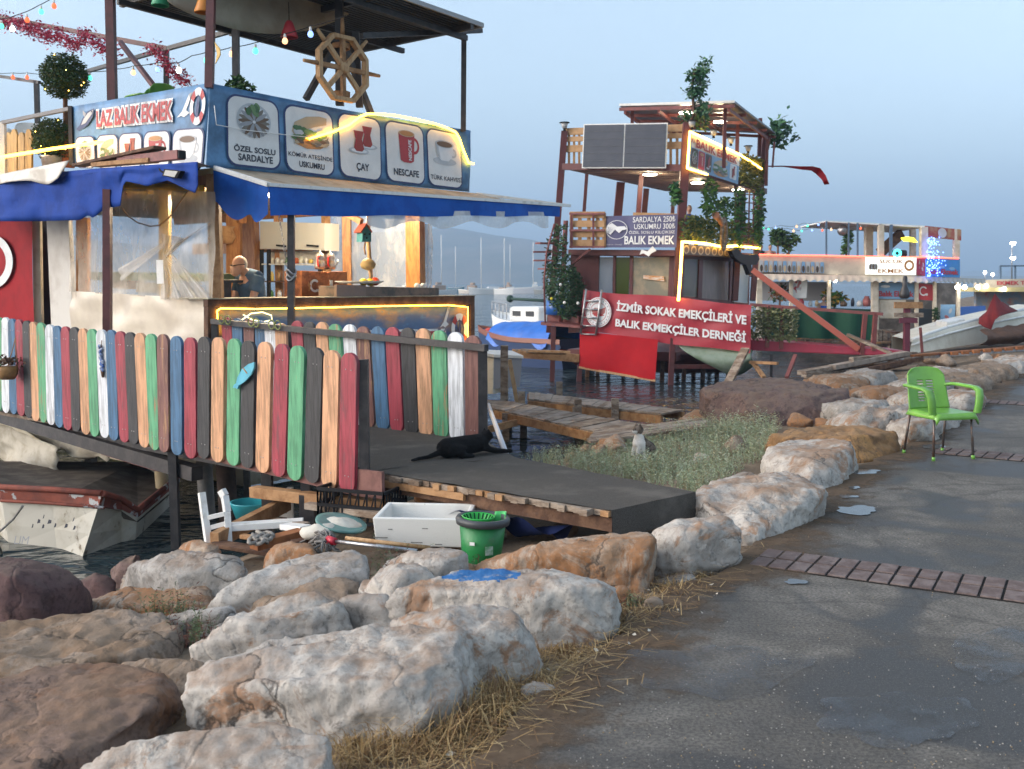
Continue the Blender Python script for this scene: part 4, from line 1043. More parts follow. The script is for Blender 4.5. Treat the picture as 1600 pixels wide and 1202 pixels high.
# --- counter
cn=thing('serving_counter','long wooden bar counter with a seaside mural edged in yellow light','counter',tuple(L1(2.2,-.1,.1)))
b=MB();b.prism([FR.at(325,467,.06),FR.at(742,462,.06),FR.at(742,476,.06),FR.at(325,480,.06)],U1*.10);b.prism([FR.at(325,480,.055),FR.at(338,480,.055),FR.at(338,640,.055),FR.at(325,640,.055)],U1*.09);b.prism([FR.at(735,476,.055),FR.at(742,476,.055),FR.at(742,640,.055),FR.at(735,640,.055)],U1*.09)
b.build('frame',wood_dark,cn,bevel=.006)
b=MB();b.prism([FR.at(325,466.5,.09),FR.at(744,461.5,.09),FR.at(744,462.5,.09),FR.at(325,468,.09)],U1*.62);b.build('worktop',mat('worn worktop',(.34,.31,.22),.5,col2=(.2,.16,.1),scale=5),cn)
mural=mat('painted mural',(.035,.09,.22),.45,col2=(.33,.20,.09),scale=1.3,lo=.48,hi=.72,detail=7,stretch=(1,1,2.2),col3=(.05,.15,.32),scale3=7)
b=MB();b.sheet([FR.at(338,480,.03),FR.at(735,476,.03),FR.at(735,642,.03),FR.at(338,660,.03)],4,4,None,0);mu=b.build('mural',mural,cn,solid=.01)
P=Print(FR,[(338,480),(735,476),(735,642),(338,660)],.042)
Print.sub(P,.905,.62,.985,.92).pic('ring',1);Print.sub(P,.85,.78,.90,.98).pic('gull',1)
for dx,dy in((-.005,0),(.005,0),(0,.02),(0,-.02)):P.text('LAZ BALIK EKMEK',.30+dx,.50+dy,.88+dx,.76+dy,'white',1+dx*60+dy*9,.05)
P.text('LAZ BALIK EKMEK',.30,.50,.88,.76,'red',4,.03)
P.mb.build('mural_picture',PAL,mu)
b=MB()
for k in range(3):
 x0,y0=390+k*3,489+k*3
 b.tube([FR.at(x,y,.06)for x,y in((378,500),(392,490),(410,488),(424,493),(425,500),(412,503),(394,500),(380,492))],.007,5)
 break
b.build('neon_fish',glow('neon outline',(.9,.8,.4),1.3),cn)
led('light_strip',[FR.at(x,y,.075)for x,y in((341,520),(340,500),(339,486),(345,482),(400,483),(452,482),(596,478.5),(702,477),(731,480),(731,530),(733,616))],.008,led_y,cn)
led('light_strip',[FR.at(x,y,.075)for x,y in((733,616),(640,622),(540,632),(460,640))],.009,led_y,cn)
# --- things standing on / behind the counter
wt=FR.at(500,464,-.3).z
gr=thing('charcoal_grill','low dark steel grill tray on the counter top','grill',tuple(FR.at(610,466,-.2)))
b=MB();b.prism([FR.at(528,447,-.12),FR.at(686,450,-.12),FR.at(686,465,-.12),FR.at(528,466,-.12)],U1*.40);b.build('tray',mat('sooty steel',(.06,.055,.05),.55,col2=(.18,.12,.09),scale=5),gr,bevel=.004)
b=MB();b.prism([FR.at(526,445,-.10),FR.at(572,446,-.10),FR.at(572,465.5,-.10),FR.at(526,466,-.10)],U1*.05);b.build('side_plate',mat('brown enamel',(.22,.15,.12),.5),gr)
pl=MB();pc=FR.at(562,443,-.3);pl.lathe([(.0,0),(.28,.0),(.34,.03)],pc,20,cap=False);tag(pl.build('serving_plate',white_paint,solid=.006),'white serving plate resting on the grill with fruit on it','plate')
for(x,y,c,r_,lab,cat)in((568,443,(.7,.5,.03),.055,'left of two lemons on the white plate','lemon'),(578,443,(.72,.48,.03),.055,'lemon between the other lemon and the red tomato','lemon'),(586,442,(.55,.06,.02),.06,'red tomato beside the lemons on the plate','tomato')):
 q=MB();q.ball(FR.at(x,y-2,-.3),(r_*1.1,r_,r_),10);tag(q.build(cat,mat(cat+' skin',c,.4)),lab,cat)
for(x,lab)in((652,'left white onion on the grill edge'),(661,'right white onion on the grill edge')):
 q=MB();q.ball(FR.at(x,447.5,-.3),.05,8);tag(q.build('onion',white_paint),lab,'onion')
copper=mat('copper sheet',(.42,.15,.055),.35,metal=.75,col2=(.20,.07,.03),scale=7,bump=.3)
BI=FR.off(-1.0)
ur=thing('tea_urn','square hammered copper tea boiler with a crescent on its front','tea boiler',tuple(BI.at(505,470)))
b=MB();b.prism([BI.at(471,423),BI.at(513,425),BI.at(513,470),BI.at(471,468)],U1*.45+N1*.05);b.prism([BI.at(513,425),BI.at(543,424),BI.at(543,468),BI.at(513,470)],U1*.45);b.build('boiler_body',copper,ur,bevel=.01)
b=MB();P=Print(BI,[(480,432),(506,433),(506,462),(480,460)],.012);P.ring(.45,.5,.30,.36,.35,'white',1,n=18,a0=.8,a1=5.5);P.ell(.75,.25,.12,.12,'lgrey',1);P.poly([(.05,.2),(.2,.8),(.28,.78),(.16,.2)],'orange',1);P.poly([(.05,.75),(.2,.5),(.15,.3),(.02,.5)],'orange',1.5);P.mb.build('emblem',PAL,ur)
b=MB();b.prism([BI.at(516,438,.01),BI.at(520,438,.01),BI.at(520,452,.01),BI.at(516,452,.01)],U1*.02);b.build('switch_plate',white_paint,ur)
for x,lab in((500,'left steel teapot with a red handle on the copper boiler'),(516,'right steel teapot with a red handle on the copper boiler')):
 p=BI.at(x,421,-.25);tp=thing('teapot',lab,'teapot',tuple(p))
 b=MB();b.lathe([(.075,0),(.085,.05),(.07,.12),(.06,.13),(.075,.16),(.06,.22),(.02,.24),(.015,.27),(0,.275)],p,14);b.build('pot',steel_bare,tp)
 b=MB();b.tube([p+N1*.08+UP*.03,p+N1*.14+UP*.1,p+N1*.16+UP*.14],.012,6);b.build('spout',steel_bare,tp)
 b=MB();b.tube([p-N1*.05+UP*.2-U1*.05,p-N1*.09+UP*.17-U1*.06,p-N1*.09+UP*.07-U1*.06,p-N1*.06+UP*.04-U1*.05],.015,6);b.build('handle',mat('red handle',(.4,.02,.02),.4),tp)
cb=thing('wall_cupboard','white two door wall cupboard with black handles behind the counter','cupboard',tuple(BP.at(457,392,.3)))
b=MB();b.prism([BP.at(406,346,.33),BP.at(508,349,.33),BP.at(508,392,.33),BP.at(406,389,.33)],N1*.3);cw=mat('cupboard white',(.66,.66,.64),.4);b.build('carcass',cw,cb)
for a_,c_ in((407,456.5),(457.5,507)):
 b=MB();ya=lambda x:346+(x-406)*.03;b.prism([BP.at(a_,ya(a_)+1,.352),BP.at(c_,ya(c_)+1,.352),BP.at(c_,ya(c_)+42,.352),BP.at(a_,ya(a_)+42,.352)],N1*.018);dr=b.build('door',cw,cb,bevel=.003)
 m_=(a_+c_)/2;b=MB();b.beam(BP.at(m_-3+(3 if a_<450 else 0),383.5,.37),BP.at(m_+15,385,.37),.02,.03);b.build('handle',black_mat,dr)
sh=thing('kitchen_shelf','dark shelf unit full of jars under the white cupboard','shelf',tuple(BP.at(455,468,.3)))
b=MB()
for x in(409,420,500):b.beam(BP.at(x,390,.3),BP.at(x,475,.3),.06,.06)
b.build('upright',black_mat,sh)
for y in(413,440,466):
 b=MB();b.prism([BP.at(408,y-1,.32),BP.at(504,y,.32),BP.at(504,y+2,.32),BP.at(408,y+1,.32)],N1*.28);b.build('shelf_board',white_paint if y<430 else wood_dark,sh)
b=MB();b.prism([BP.at(420,392,.04),BP.at(504,393,.04),BP.at(504,412,.04),BP.at(420,412,.04)],N1*.02);b.build('back_panel',white_paint,sh)
jr=random.Random(3)
jcols=[(.5,.35,.05),(.55,.55,.5),(.08,.2,.06),(.45,.1,.04),(.6,.6,.62),(.25,.14,.06),(.6,.45,.12)]
jl=['amber','milky','green','red','silver','brown','mustard']
for k,(x,y)in enumerate([(426+7.5*i,412)for i in range(10)]+[(425+11*i,439.5)for i in range(7)]+[(424+13*i,465)for i in range(6)]):
 p=BP.at(x,y,.2);i=jr.randrange(7);h=jr.uniform(.07,.14)*(1.3 if y>430 else 1);b=MB();r_=jr.uniform(.03,.045)
 b.lathe([(r_,0),(r_,h*.75),(r_*.6,h*.85),(r_*.6,h)],p,10)
 tag(b.build('jar',mat('jar '+jl[i],jcols[i],.3)),'small %s jar or bottle on the kitchen shelf boards'%jl[i],'jar','jars on the kitchen shelf')
for(x0,x1,y0,y1,m)in((379,402,340,470,wood_orange),(507,513,338,470,wood_raw),(638,660,344,470,wood_orange)):
 b=MB();c_=BP.at((x0+x1)/2,400,.1);wd_=(BP.at(x1,400)-BP.at(x0,400)).length;b.box(Vector((c_.x,c_.y,1.6)),(.12,wd_,2.8),A1);b.build('post',m,stall,bevel=.006)
for q in(((516,338),(640,344),(640,450),(520,455)),((659,350),(676,350),(674,452),(659,452)),((330,345),(380,345),(380,470),(330,470))):
 b=MB();b.sheet([BP.at(*p,-.05)for p in q],30,16,lambda u,v:BP.n*(.06*noise.noise(Vector((u*6,v*3,1)))+.03*math.sin(u*19+v*2)),0);b.build('clear_sheet',clear_sheet2,stall)
b=MB();b.beam(BP.at(366,335,.5),BP.at(366,470,.5),.24,.18);b.build('post',wood_orange,stall);b=MB();b.beam(BP.at(330,341,.45),BP.at(380,343,.45),.16,.14);b.build('cross_rail',wood_orange,stall);b=MB();b.beam(BP.at(540,333,1.6),BP.at(565,347,1.6),.06,.08);b.build('brace',wood_orange,stall)
b=MB();b.lathe([(.10,0),(.17,.12),(.12,.25),(.17,.30)],BP.at(354,381,.75),12);tag(b.build('woven_basket',wood_raw),'straw basket hanging on the orange post above the man','basket')
po=FR.off(-.55)
pl_=thing('wooden_pole','thin crooked pole rising from the counter beside the birdhouse','pole',tuple(po.at(577,448)))
b=MB();b.tube([po.at(x,y)for x,y in((581,450),(579,425),(577,400),(575,370),(576,335))],.03,8);b.build('stem',wood_light,pl_)
bh=thing('birdhouse','small turquoise birdhouse with a red roof hung by the pole','birdhouse',tuple(po.at(573,378,.1)))
tq_=mat('turquoise paint',(.05,.22,.26),.6,col2=(.04,.16,.2),scale=10)
b=MB();b.prism([po.at(x,y,.16)for x,y in((566,378),(567,361),(573,352),(580,361),(580,378))],U1*.12);b.build('box',tq_,bh)
b=MB();b.prism([po.at(x,y,.17)for x,y in((564,362),(573,349),(582,362),(581,364),(573,352),(565,364))],U1*.15);b.build('roof',mat('dull red paint',(.3,.08,.06),.7),bh)
b=MB()
for x,y in((570,366),(577,366),(573,372)):b.ball(po.at(x,y,.162),.014,8)
b.build('entrance_hole',black_mat,bh)
b=MB();b.tube([po.at(571,378,.1),po.at(569,388,.1),po.at(571,398,.1)],.012,6);tag(b.build('hanging_beads',wood_raw),'short string of beads dangling under the turquoise birdhouse','beads')
b=MB();b.lathe([(.01,-.09),(.09,-.06),(.115,0),(.08,.05),(.04,.08),(.0,.09)],po.at(575,413,.07),14);tag(b.build('dried_gourd',mat('gourd',(.28,.21,.10),.6,col2=(.2,.14,.06),scale=9)),'round dried gourd tied halfway up the crooked pole','gourd')
b=MB();ch=[(435,328),(437,345),(440,362),(443,380),(446,400),(449,418),(455,430)]
cpts=[FR.at(x,y,.96)for x,y in ch]
for a_,c_ in zip(cpts[:-1],cpts[1:]):
 k=max(2,int((c_-a_).length/.045))
 for i in range(k):
  p=lerp(a_,c_,(i+.5)/k);sx=.012 if i%2 else.004
  b.tube([p+UP*.028,p+N1*sx+UP*.01,p+N1*sx-UP*.01,p-UP*.028,p-N1*sx-UP*.01,p-N1*sx+UP*.01,p+UP*.028],.005,5)
for k in range(3):b.tube([FR.at(455,425+k*5,1.0)+Vector((.055*math.cos(t),.055*math.sin(t),.03*math.sin(t*2+k)))for t in np.linspace(0,6.28,14)],.009,5)
tag(b.build('steel_chain',steel_bare),'silver chain hanging beside and wound round the dark awning post','chain')
for i,(p,lab)in enumerate(((L1(1.0,1.5,2.82),'bright lamp under the roof behind the torn canvas'),(L1(1.6,1.0,2.84),'lamp under the stall ceiling above the man'),(L1(3.2,1.2,2.84),'lamp under the stall ceiling above the cupboard'))):
 t=thing('ceiling_lamp',lab,'lamp',tuple(p));b=MB();b.tube([p+UP*.08,p+UP*.03],.03,10);b.build('lamp_holder',white_paint,t)
 b=MB();b.ball(p,.04,10);b.build('bulb',lamp_w,t)
 l=bpy.data.lights.new('stall_lamp','POINT');l.energy=80 if i else 40;l.color=(1,.82,.56);l.shadow_soft_size=.06;lo_=bpy.data.objects.new('stall_lamp',l);lo_.location=p-UP*.06;COL.objects.link(lo_)
for i,(q,m,lab)in enumerate(((((170,432),(197,434),(197,452),(170,450)),wood_light,'cardboard box with red print behind the clear curtain'),(((212,442),(240,443),(240,458),(212,457)),white_paint,'white box behind the clear curtain'))):
 b=MB();b.prism([FL.at(*p,-.8)for p in q],N1*.3);tag(b.build('box',m,bevel=.005),lab,'box')
b=MB();b.prism([FL.at(*p,-.6)for p in((140,425),(330,428),(330,440),(140,438))],N1*.6);tag(b.build('work_bench',mat('green worktop',(.12,.2,.12),.5)),'green topped bench inside the stall behind the curtain','bench')
b=MB();b.prism([FL.at(*p,-.6)for p in((335,437),(349,438),(349,442),(335,441))],N1*.5);b.prism([FL.at(*p,-.62)for p in((335,441),(349,442),(349,472),(335,470))],N1*.12);tag(b.build('stove',steel_black),'dark stove in front of the man','stove')
# ------------------------------------------------------------------ the man behind the counter
MP=FR.off(-.75)
skin=mat('skin',(.50,.31,.23),.5,col2=(.42,.23,.16),scale=12)
shirt=mat('blue grey shirt',(.075,.13,.21),.8,col2=(.055,.10,.17),scale=8,bump=.2,bscale=30)
hairm=mat('grey stubble hair',(.46,.43,.39),.8,col2=(.38,.30,.24),scale=30)
jeans=mat('dark trousers',(.03,.035,.05),.8)
def mp(x,y,o=0):return MP.at(x,y,o)
man=thing('person','bald man with glasses in a blue grey t-shirt bending over his work behind the counter','person',tuple(Vector((mp(392,470).x,mp(392,470).y,.21))))
sc=(mp(392,440)-mp(392,430)).length/10
b=MB();fwd=-N1
hd=mp(373,416)
b.ball(hd+UP*.03+N1*.02,(.085,.105,.105),16,ax=(U1,N1,UP))
b.ball(hd-N1*.055-UP*.06,(.06,.075,.075),12,ax=(U1,N1,UP))
b.ball(hd-N1*.115-UP*.035,(.015,.028,.022),8,ax=(U1,N1,UP))
for s in(-1,1):b.ball(hd+U1*(.088*s)-UP*.01+N1*.015,(.014,.024,.034),8,ax=(U1,N1,UP))
neck=mp(384,428);b.tube([hd+N1*.05-UP*.03,neck+N1*.02-UP*.03],[.06,.07],10)
chest=mp(391,440);waist=mp(398,472);b.tube([neck,chest,waist-UP*.05,Vector((waist.x,waist.y,.95))],[.09,.17,.15,.16],12)
sh_=[chest+U1*.19+UP*.05,chest-U1*.19+UP*.05]
for s,p in zip((1,-1),sh_):
 el=p-N1*.12-UP*.30;wr=el-N1*.26-UP*.02
 b.tube([chest+UP*.04,p],[.12,.075],10);b.tube([p,el,wr],[.068,.05,.035],10);b.ball(wr-N1*.05,(.04,.06,.022),8,ax=(U1,N1,UP))
 for k in range(5):b.tube([wr-N1*.08+U1*(.032-.016*k),wr-N1*.15+U1*(.036-.018*k)-UP*.02],[.011,.008],6)
hp=Vector((waist.x,waist.y,.95));b.ball(hp,(.17,.12,.14),12,ax=(U1,N1,UP))
for s in(1,-1):b.tube([hp+U1*.09*s,hp+U1*.11*s-UP*.40,hp+U1*.12*s-UP*.72],[.10,.07,.05],10);b.ball(hp+U1*.12*s-UP*.71-N1*.06,(.045,.12,.035),8,ax=(U1,N1,UP))
fuse('body',b,[skin,jeans,hairm],lambda c:1 if c.z<1.0 else(2 if(c-hd).dot(N1)>.02 and c.z>hd.z-.02 and(c-hd).length<.17 else 0),.010,man)
b=MB();b.tube([neck-UP*.035,chest,waist-UP*.05,Vector((waist.x,waist.y,.93))],[.10,.185,.165,.175],14)
for p in sh_:b.tube([chest+UP*.04,p],[.135,.09],12);b.tube([p+UP*.01,lerp(p,p-N1*.12-UP*.30,.62)],[.088,.078],12)
fuse('t_shirt',b,[shirt],lambda c:0,.014,man)
b=MB();b.tube([hd-N1*.09+U1*.06+UP*.01,hd+U1*.092+UP*.02-N1*.02,hd+U1*.09+UP*.02+N1*.03],.005,5);b.tube([hd-N1*.09-U1*.06+UP*.01,hd-U1*.092+UP*.02-N1*.02,hd-U1*.09+UP*.02+N1*.03],.005,5);b.tube([hd-N1*.093+U1*.06+UP*.01,hd-N1*.098,hd-N1*.093-U1*.06+UP*.01],.006,5);b.build('glasses',black_mat,man)
# ------------------------------------------------------------------ picket fences
PC=dict(g=(.085,.31,.155),w=(.62,.64,.66),b=(.035,.115,.22),r=(.28,.022,.04),k=(.016,.016,.018),o=(.54,.285,.15),n=(.16,.062,.050))
PM={}
for k_,c in PC.items():
 for v_ in range(4):PM[k_,v_]=paint_wood('picket paint %s%d'%(k_,v_),c,worn=(.33,.18,.09)if k_ in 'ong' else tuple(x*.5+.03 for x in c),amt=.52+.035*v_)
nails=mat('nail head',(.35,.34,.33),.4,metal=.6)
def picket(plane,xt,yt,xb,yb,w,m,parent,th=.032):
 T,B=plane.at(xt,yt),plane.at(xb,yb)
 ax=(T-B);L_=ax.length;ax.normalize();rt=ax.cross(plane.n).normalized()
 if rt.x<0:rt=-rt
 pts=[];r=w/2
 for k in range(9):
  t=math.pi*k/8;pts.append(T-ax*(r*.85)+rt*(r*math.cos(t))+ax*(r*.85*math.sin(t)))
 for k in range(9):
  t=math.pi+math.pi*k/8;pts.append(B+ax*(r*.85)+rt*(r*math.cos(t))+ax*(r*.85*math.sin(t)))
 b=MB();b.prism([p+plane.n*th for p in pts],plane.n*-th)
 for f in(.12,.88):
  for s in(-.3,.3):
   b.ball(lerp(B,T,f)+rt*(r*s*random.uniform(.5,1.2))+plane.n*th,.006,6,1)
 return b.build('picket',[m,nails],parent,bevel=.006)
near=[(2,496,1,642,'g'),(12,496,13,645,'w'),(22,498,25.5,647,'b'),(33,499,37,650,'r'),(45,501,49,653,'k'),(55,503,60,658,'o'),(67,504,72,660,'g'),(81,507,84,664,'w'),(92,509,97,668,'b'),(105.5,510,110,672,'r'),(119.5,511,123,674,'k'),(133,513,138.5,679,'o'),(147,514,152,682,'g'),(161.5,515,168,684,'w'),(177,515.5,182,688,'b'),(191,517.5,199,691,'r'),(206.5,519,213,694,'k'),(222,520,230,699,'o'),(239,521.5,246,703,'g'),(258,522,260,706,'n'),(279,525,280.5,711,'b'),(301,527,302,716,'r'),(323,526,322,716,'k'),(345,527,343.5,722,'o'),(370,529,368,727,'g'),(392,532,390,731,'k'),(418,534,414,738,'o'),(445,537,439,744,'r'),(469,540,464,750,'g'),(497,543,491,754,'k'),(522.5,547,518,763,'o'),(550,551,546,769,'r')]
fen=thing('picket_fence','near row of rounded wooden pickets in many colours along the gangway','fence',tuple(NF.at(300,720)))
k0=[-9,-20,-31]
for i,(xt,yt,xb,yb,c)in enumerate(near):picket(NF,xt,yt,xb,yb,.178,PM[c,(i*7+3)%4],fen)
for i,x in enumerate(k0):picket(NF,x,495-i,x+2,640-3*i,.178,PM['rkb'[i],0],fen)
b=MB();b.beam(NF.at(-40,515,-.03),NF.at(566,570,-.03),.04,.05);b.beam(NF.at(-40,628,-.03),NF.at(566,735,-.03),.04,.05);b.build('rail',steel_black,fen)
b=MB();b.beam(NF.at(568,562,-.05),NF.at(570,740,-.05),.07,.07);b.build('post',steel_black,fen)
far_p=[(357,496,'r'),(373,497,'b'),(391,499,'n'),(409,501,'b'),(424,503,'w'),(441,505,'o'),(466,501,'r'),(485,503,'k'),(505,503,'o'),(525,506,'g'),(548,507,'w'),(569,510,'n'),(592,510,'b'),(615,511,'r'),(639,512,'k'),(663,513,'o'),(688,516,'g'),(714,519,'w'),(741,524,'n')]
fe2=thing('picket_fence','far row of coloured pickets under a black steel handrail beside the ramp','fence',tuple(FFp.at(600,690)))
for i,(x,y,c)in enumerate(far_p):
 yb=692-(741-x)*.135;sh=max(0,min(10,(760-x)*.06))if x>450 else 6
 picket(FFp,x,y,x+sh,yb,.19,PM[c,(i*5+1)%4],fe2)
b=MB();b.beam(FFp.at(332,502,.09),FFp.at(760,544,.09),.06,.06);b.beam(FFp.at(335,630,-.03),FFp.at(756,672,-.03),.04,.05);b.build('rail',steel_black,fe2)
b=MB();b.beam(FFp.at(754,538,.06),FFp.at(755,696,.06),.085,.085);b.build('post',steel_black,fe2)
b=MB();b.beam(FFp.at(336,500,.06),FFp.at(336,690,.06),.07,.07);b.build('post',steel_black,fe2)
b=MB()
for x,y in((352,499),(362,500),(398,503),(406,504),(430,507),(440,508)):
 c_=FFp.at(x,y,.09);b.tube([c_+FFp.u*.05*math.cos(t)+UP*.05*math.sin(t)+FFp.n*.05 for t in np.linspace(0,6.3,12)],.007,5)
tag(b.build('cable_wrap',mat('striped cable',(.25,.28,.05),.5,col2=(.05,.08,.03),scale=40)),'yellow green wire wound along the left end of the black handrail','wire')
fsh=thing('wooden_fish','flat blue wooden fish hung across a green and a black picket','fish ornament',tuple(NF.at(383,590,.06)))
b=MB();b.prism([NF.at(x,y,.055)for x,y in((370,604),(373,590),(380,577),(390,569),(399,566),(399,575),(394,586),(385,596),(376,602))],NF.n*.015);b.build('fish_body',mat('light blue paint',(.10,.42,.55),.5,col2=(.07,.33,.45),scale=9),fsh)
b=MB();b.prism([NF.at(x,y,.055)for x,y in((371,599),(375,603),(373,608),(370,606),(366,606),(368,601))],NF.n*.015);b.build('tail',mat('light blue paint',(.10,.42,.55)),fsh)
b=MB();b.prism([NF.at(x,y,.0565)for x,y in((382,576),(388,584),(389,583),(383,575))],NF.n*.018);b.build('stripe',wood_raw,fsh)
pt_=thing('hanging_flower_pot','small tan flower pot with dried plants hung on the leftmost pickets','flower pot',tuple(NF.at(14,590,.12)))
pc_=NF.at(12,590,.16)
b=MB();b.lathe([(.07,0),(.10,.05),(.11,.10),(.10,.14)],pc_-UP*.02,16,cap=True);b.build('pot',mat('clay pot',(.30,.17,.07),.6,col2=(.2,.11,.05),scale=9),pt_)
r_=random.Random(2);b=MB();leaves(b,[pc_+Vector((r_.gauss(0,.07),r_.gauss(0,.05),.13+r_.uniform(0,.09)))for _ in range(160)],.05,(0,0),r_);b.build('dried_plant',mat('dried plant',(.16,.10,.07),.9),pt_)
b=MB();b.tube([NF.at(x,y,.08)for x,y in((12,572),(20,545),(24,528))],.005,5);b.tube([NF.at(x,y,.08)for x,y in((28,576),(25,550),(24,528))],.005,5);b.build('string',wood_raw,pt_)
bd=thing('bead_charm','string of blue beads hung on a white picket','bead charm',tuple(NF.at(159,585,.05)))
b=MB();r_=random.Random(8)
for k in range(26):b.ball(NF.at(157+k*.12+r_.uniform(-2,2),541+k*1.5,.05),r_.uniform(.010,.02),7)
b.build('beads',mat('blue beads',(.03,.10,.35),.25,col2=(.4,.45,.5),scale=30),bd)
b=MB();b.tube([NF.at(160,578,.05),NF.at(161,590,.05)],[.02,.012],6);b.tube([NF.at(159,532,.05),NF.at(158,545,.05)],.004,5);b.build('tassel',wood_dark,bd)
# ------------------------------------------------------------------ gangway: walkway, carpeted ramp, posts
gw=thing('gangway','gangway covered with dark grey carpet from the rocks to the stall boat','gangway',tuple(pz(760,760,SEA)))
carpet=mat('dark carpet',(.062,.056,.049),.95,col2=(.10,.09,.08),scale=130,lo=.35,hi=.65,bump=.6,bscale=160,col3=(.135,.12,.105),scale3=2.2,lo3=.5,hi3=.75)
Rz=.20
c0,c1_,c2,c3,c4=pz(575,737,Rz),pz(955,799,Rz),pz(1087,770,Rz),pz(806,716,Rz),FFp.at(757,694,.0)
c4.z=Rz;cL=NF.at(-60,660,-.06);cL.z=Rz;cL2=FL.at(-40,600,.05);cL2.z=Rz;cN=NF.at(566,735,-.06);cN.z=Rz
b=MB();poly=[cN,c0,c1_,c2,c3,c4,cL2,cL]
def quadsheet(a,bb,c,d,nu,nv,amp):b.sheet([a,bb,c,d],nu,nv,lambda u,v:UP*(amp*noise.noise(Vector((u*9,v*9,7)))+.006),0)
quadsheet(c4,c3,c0,cN,14,12,.006)
b.sheet([c3,c2,c1_,c0],40,14,lambda u,v:UP*(.008*noise.noise(Vector((u*9,v*5,7)))+.006),0)
quadsheet(cL2,c4,cN,cL,30,10,.004)
b.sheet([c1_+UP*.006,c2+UP*.006,c2+Vector((.012,-.02,-.17)),c1_+Vector((.012,-.02,-.19))],20,6,lambda u,v:Vector((.7,-.7,0))*(.012*math.sin(u*11)*v),0)
b.build('carpet',carpet,gw)
b=MB();b.prism([cN,c0,c1_,c2,c3,c4,cL2,cL],-UP*.035);b.build('deck_boards',wood_old,gw)
b=MB();nrm=Vector((-.615,-.788,0));k=34
for i in range(k):
 p,q=lerp(c0,c1_,i/k),lerp(c0,c1_,(i+.94)/k);o_=random.uniform(.0,.06)*(1 if i<30 else 2.0)
 hh=Vector((0,0,-.040+random.uniform(-.006,.006)));d_=nrm*o_
 b.prism([p-nrm*.3,q-nrm*.3,q+d_,p+d_],hh,0 if random.random()<.6 else 1)
b.build('plank_ends',[wood_old,wood_raw],gw)
b=MB()
b.beam(lerp(c0,c1_,.0)-UP*.095-nrm*.04,c1_-UP*.095-nrm*.04,.06,.09);b.beam(c3-UP*.095,c2-UP*.095,.06,.09)
b.build('side_beam',wood_dark,gw)
b=MB();b.beam(c0-UP*.07+nrm*.02,lerp(c0,c1_,.45)-UP*.065+nrm*.02,.03,.05);b.build('side_batten',wood_raw,gw)
pinkb=mat('pink brown board',(.20,.10,.085),.7,col2=(.15,.075,.065),scale=9)
b=MB();b.prism([NF.at(x,y,.0)for x,y in((300,700),(596,738),(597,780),(555,775),(300,712))],NF.n*-.03);b.build('fascia_board',pinkb,gw)
b=MB();b.beam(NF.at(-60,632,-.15),NF.at(308,740,-.15),.12,.13);b.beam(NF.at(-60,640,-.2),NF.at(560,755,-.2),.08,.12);b.build('stringer',steel_black,gw)
b=MB();b.beam(NF.at(162,704,-.5),NF.at(252,731,-.5),.06,.08);b.build('cross_beam',red_steel,gw)
def down(x,y,plane,off):p=plane.at(x,y,off);return p,Vector((p.x,p.y,ground_z(p.x,p.y)-.2))
for x,y,w_ in((270,700,.075),(417,730,.085),(478,745,.075),(385,720,.06)):
 a_,c_=down(x,y,NF,-.06 if x!=385 else-1.2);b=MB();b.beam(a_,c_,w_,w_);b.build('support_post',steel_black,gw)
a_,c_=down(481,772,NF,-.02);b=MB();b.beam(a_,c_,.12,.12);b.build('support_post',steel_black,gw)
for x,y,r_,m in((140,695,.075,mat('rusty pipe',(.22,.13,.09),.8,col2=(.35,.33,.31),scale=6)),(250,706,.075,mat('cream pipe',(.42,.33,.2),.6,col2=(.3,.22,.12),scale=4)),(318,712,.085,mat('grey pipe',(.16,.155,.15),.6,col2=(.24,.22,.2),scale=5)),(352,722,.10,mat('dark pile',(.055,.04,.035),.8,col2=(.09,.06,.05),scale=6))):
 a_=NF.at(x,y,-1.0);b=MB();b.tube([a_,Vector((a_.x+.06,a_.y-.05,-1.4))],r_,12);b.build('pile',m,gw)
b=MB();b.beam(NF.at(596,770,-.25),NF.at(632,806,-.25),.05,.05);b.build('diagonal_strut',wood_raw,gw)
pe=c1_-UP*.05
for p in(lerp(c1_,c2,.12),lerp(c1_,c2,.9),lerp(c0,c1_,.55)+Vector((.1,.2,0))):
 b=MB();b.beam(Vector((p.x-.03,p.y+.06,.12)),Vector((p.x-.03,p.y+.06,-.5)),.09,.09);b.build('support_post',wood_old,gw)
for i,(q,lab)in enumerate(((((-20,655),(92,700),(84,752),(-20,700)),'dirty white sheet hanging torn under the left end of the gangway'),(((30,655),(175,690),(162,715),(60,690)),'torn white sheet strip hanging below the white and blue pickets'))):
 b=MB();b.sheet([NF.at(*p,-.35-.2*i)for p in q],18,10,lambda u,v:NF.n*(.06*math.sin(u*8+v*4)*v+.05*noise.noise(Vector((u*5,v*5,i))))+UP*(-.08*v*abs(math.sin(u*7))),0);tag(b.build('torn_sheet',mat('dirty white sheet',(.50,.46,.38),.7,col2=(.36,.32,.25),scale=4),solid=.006),lab,'sheet')
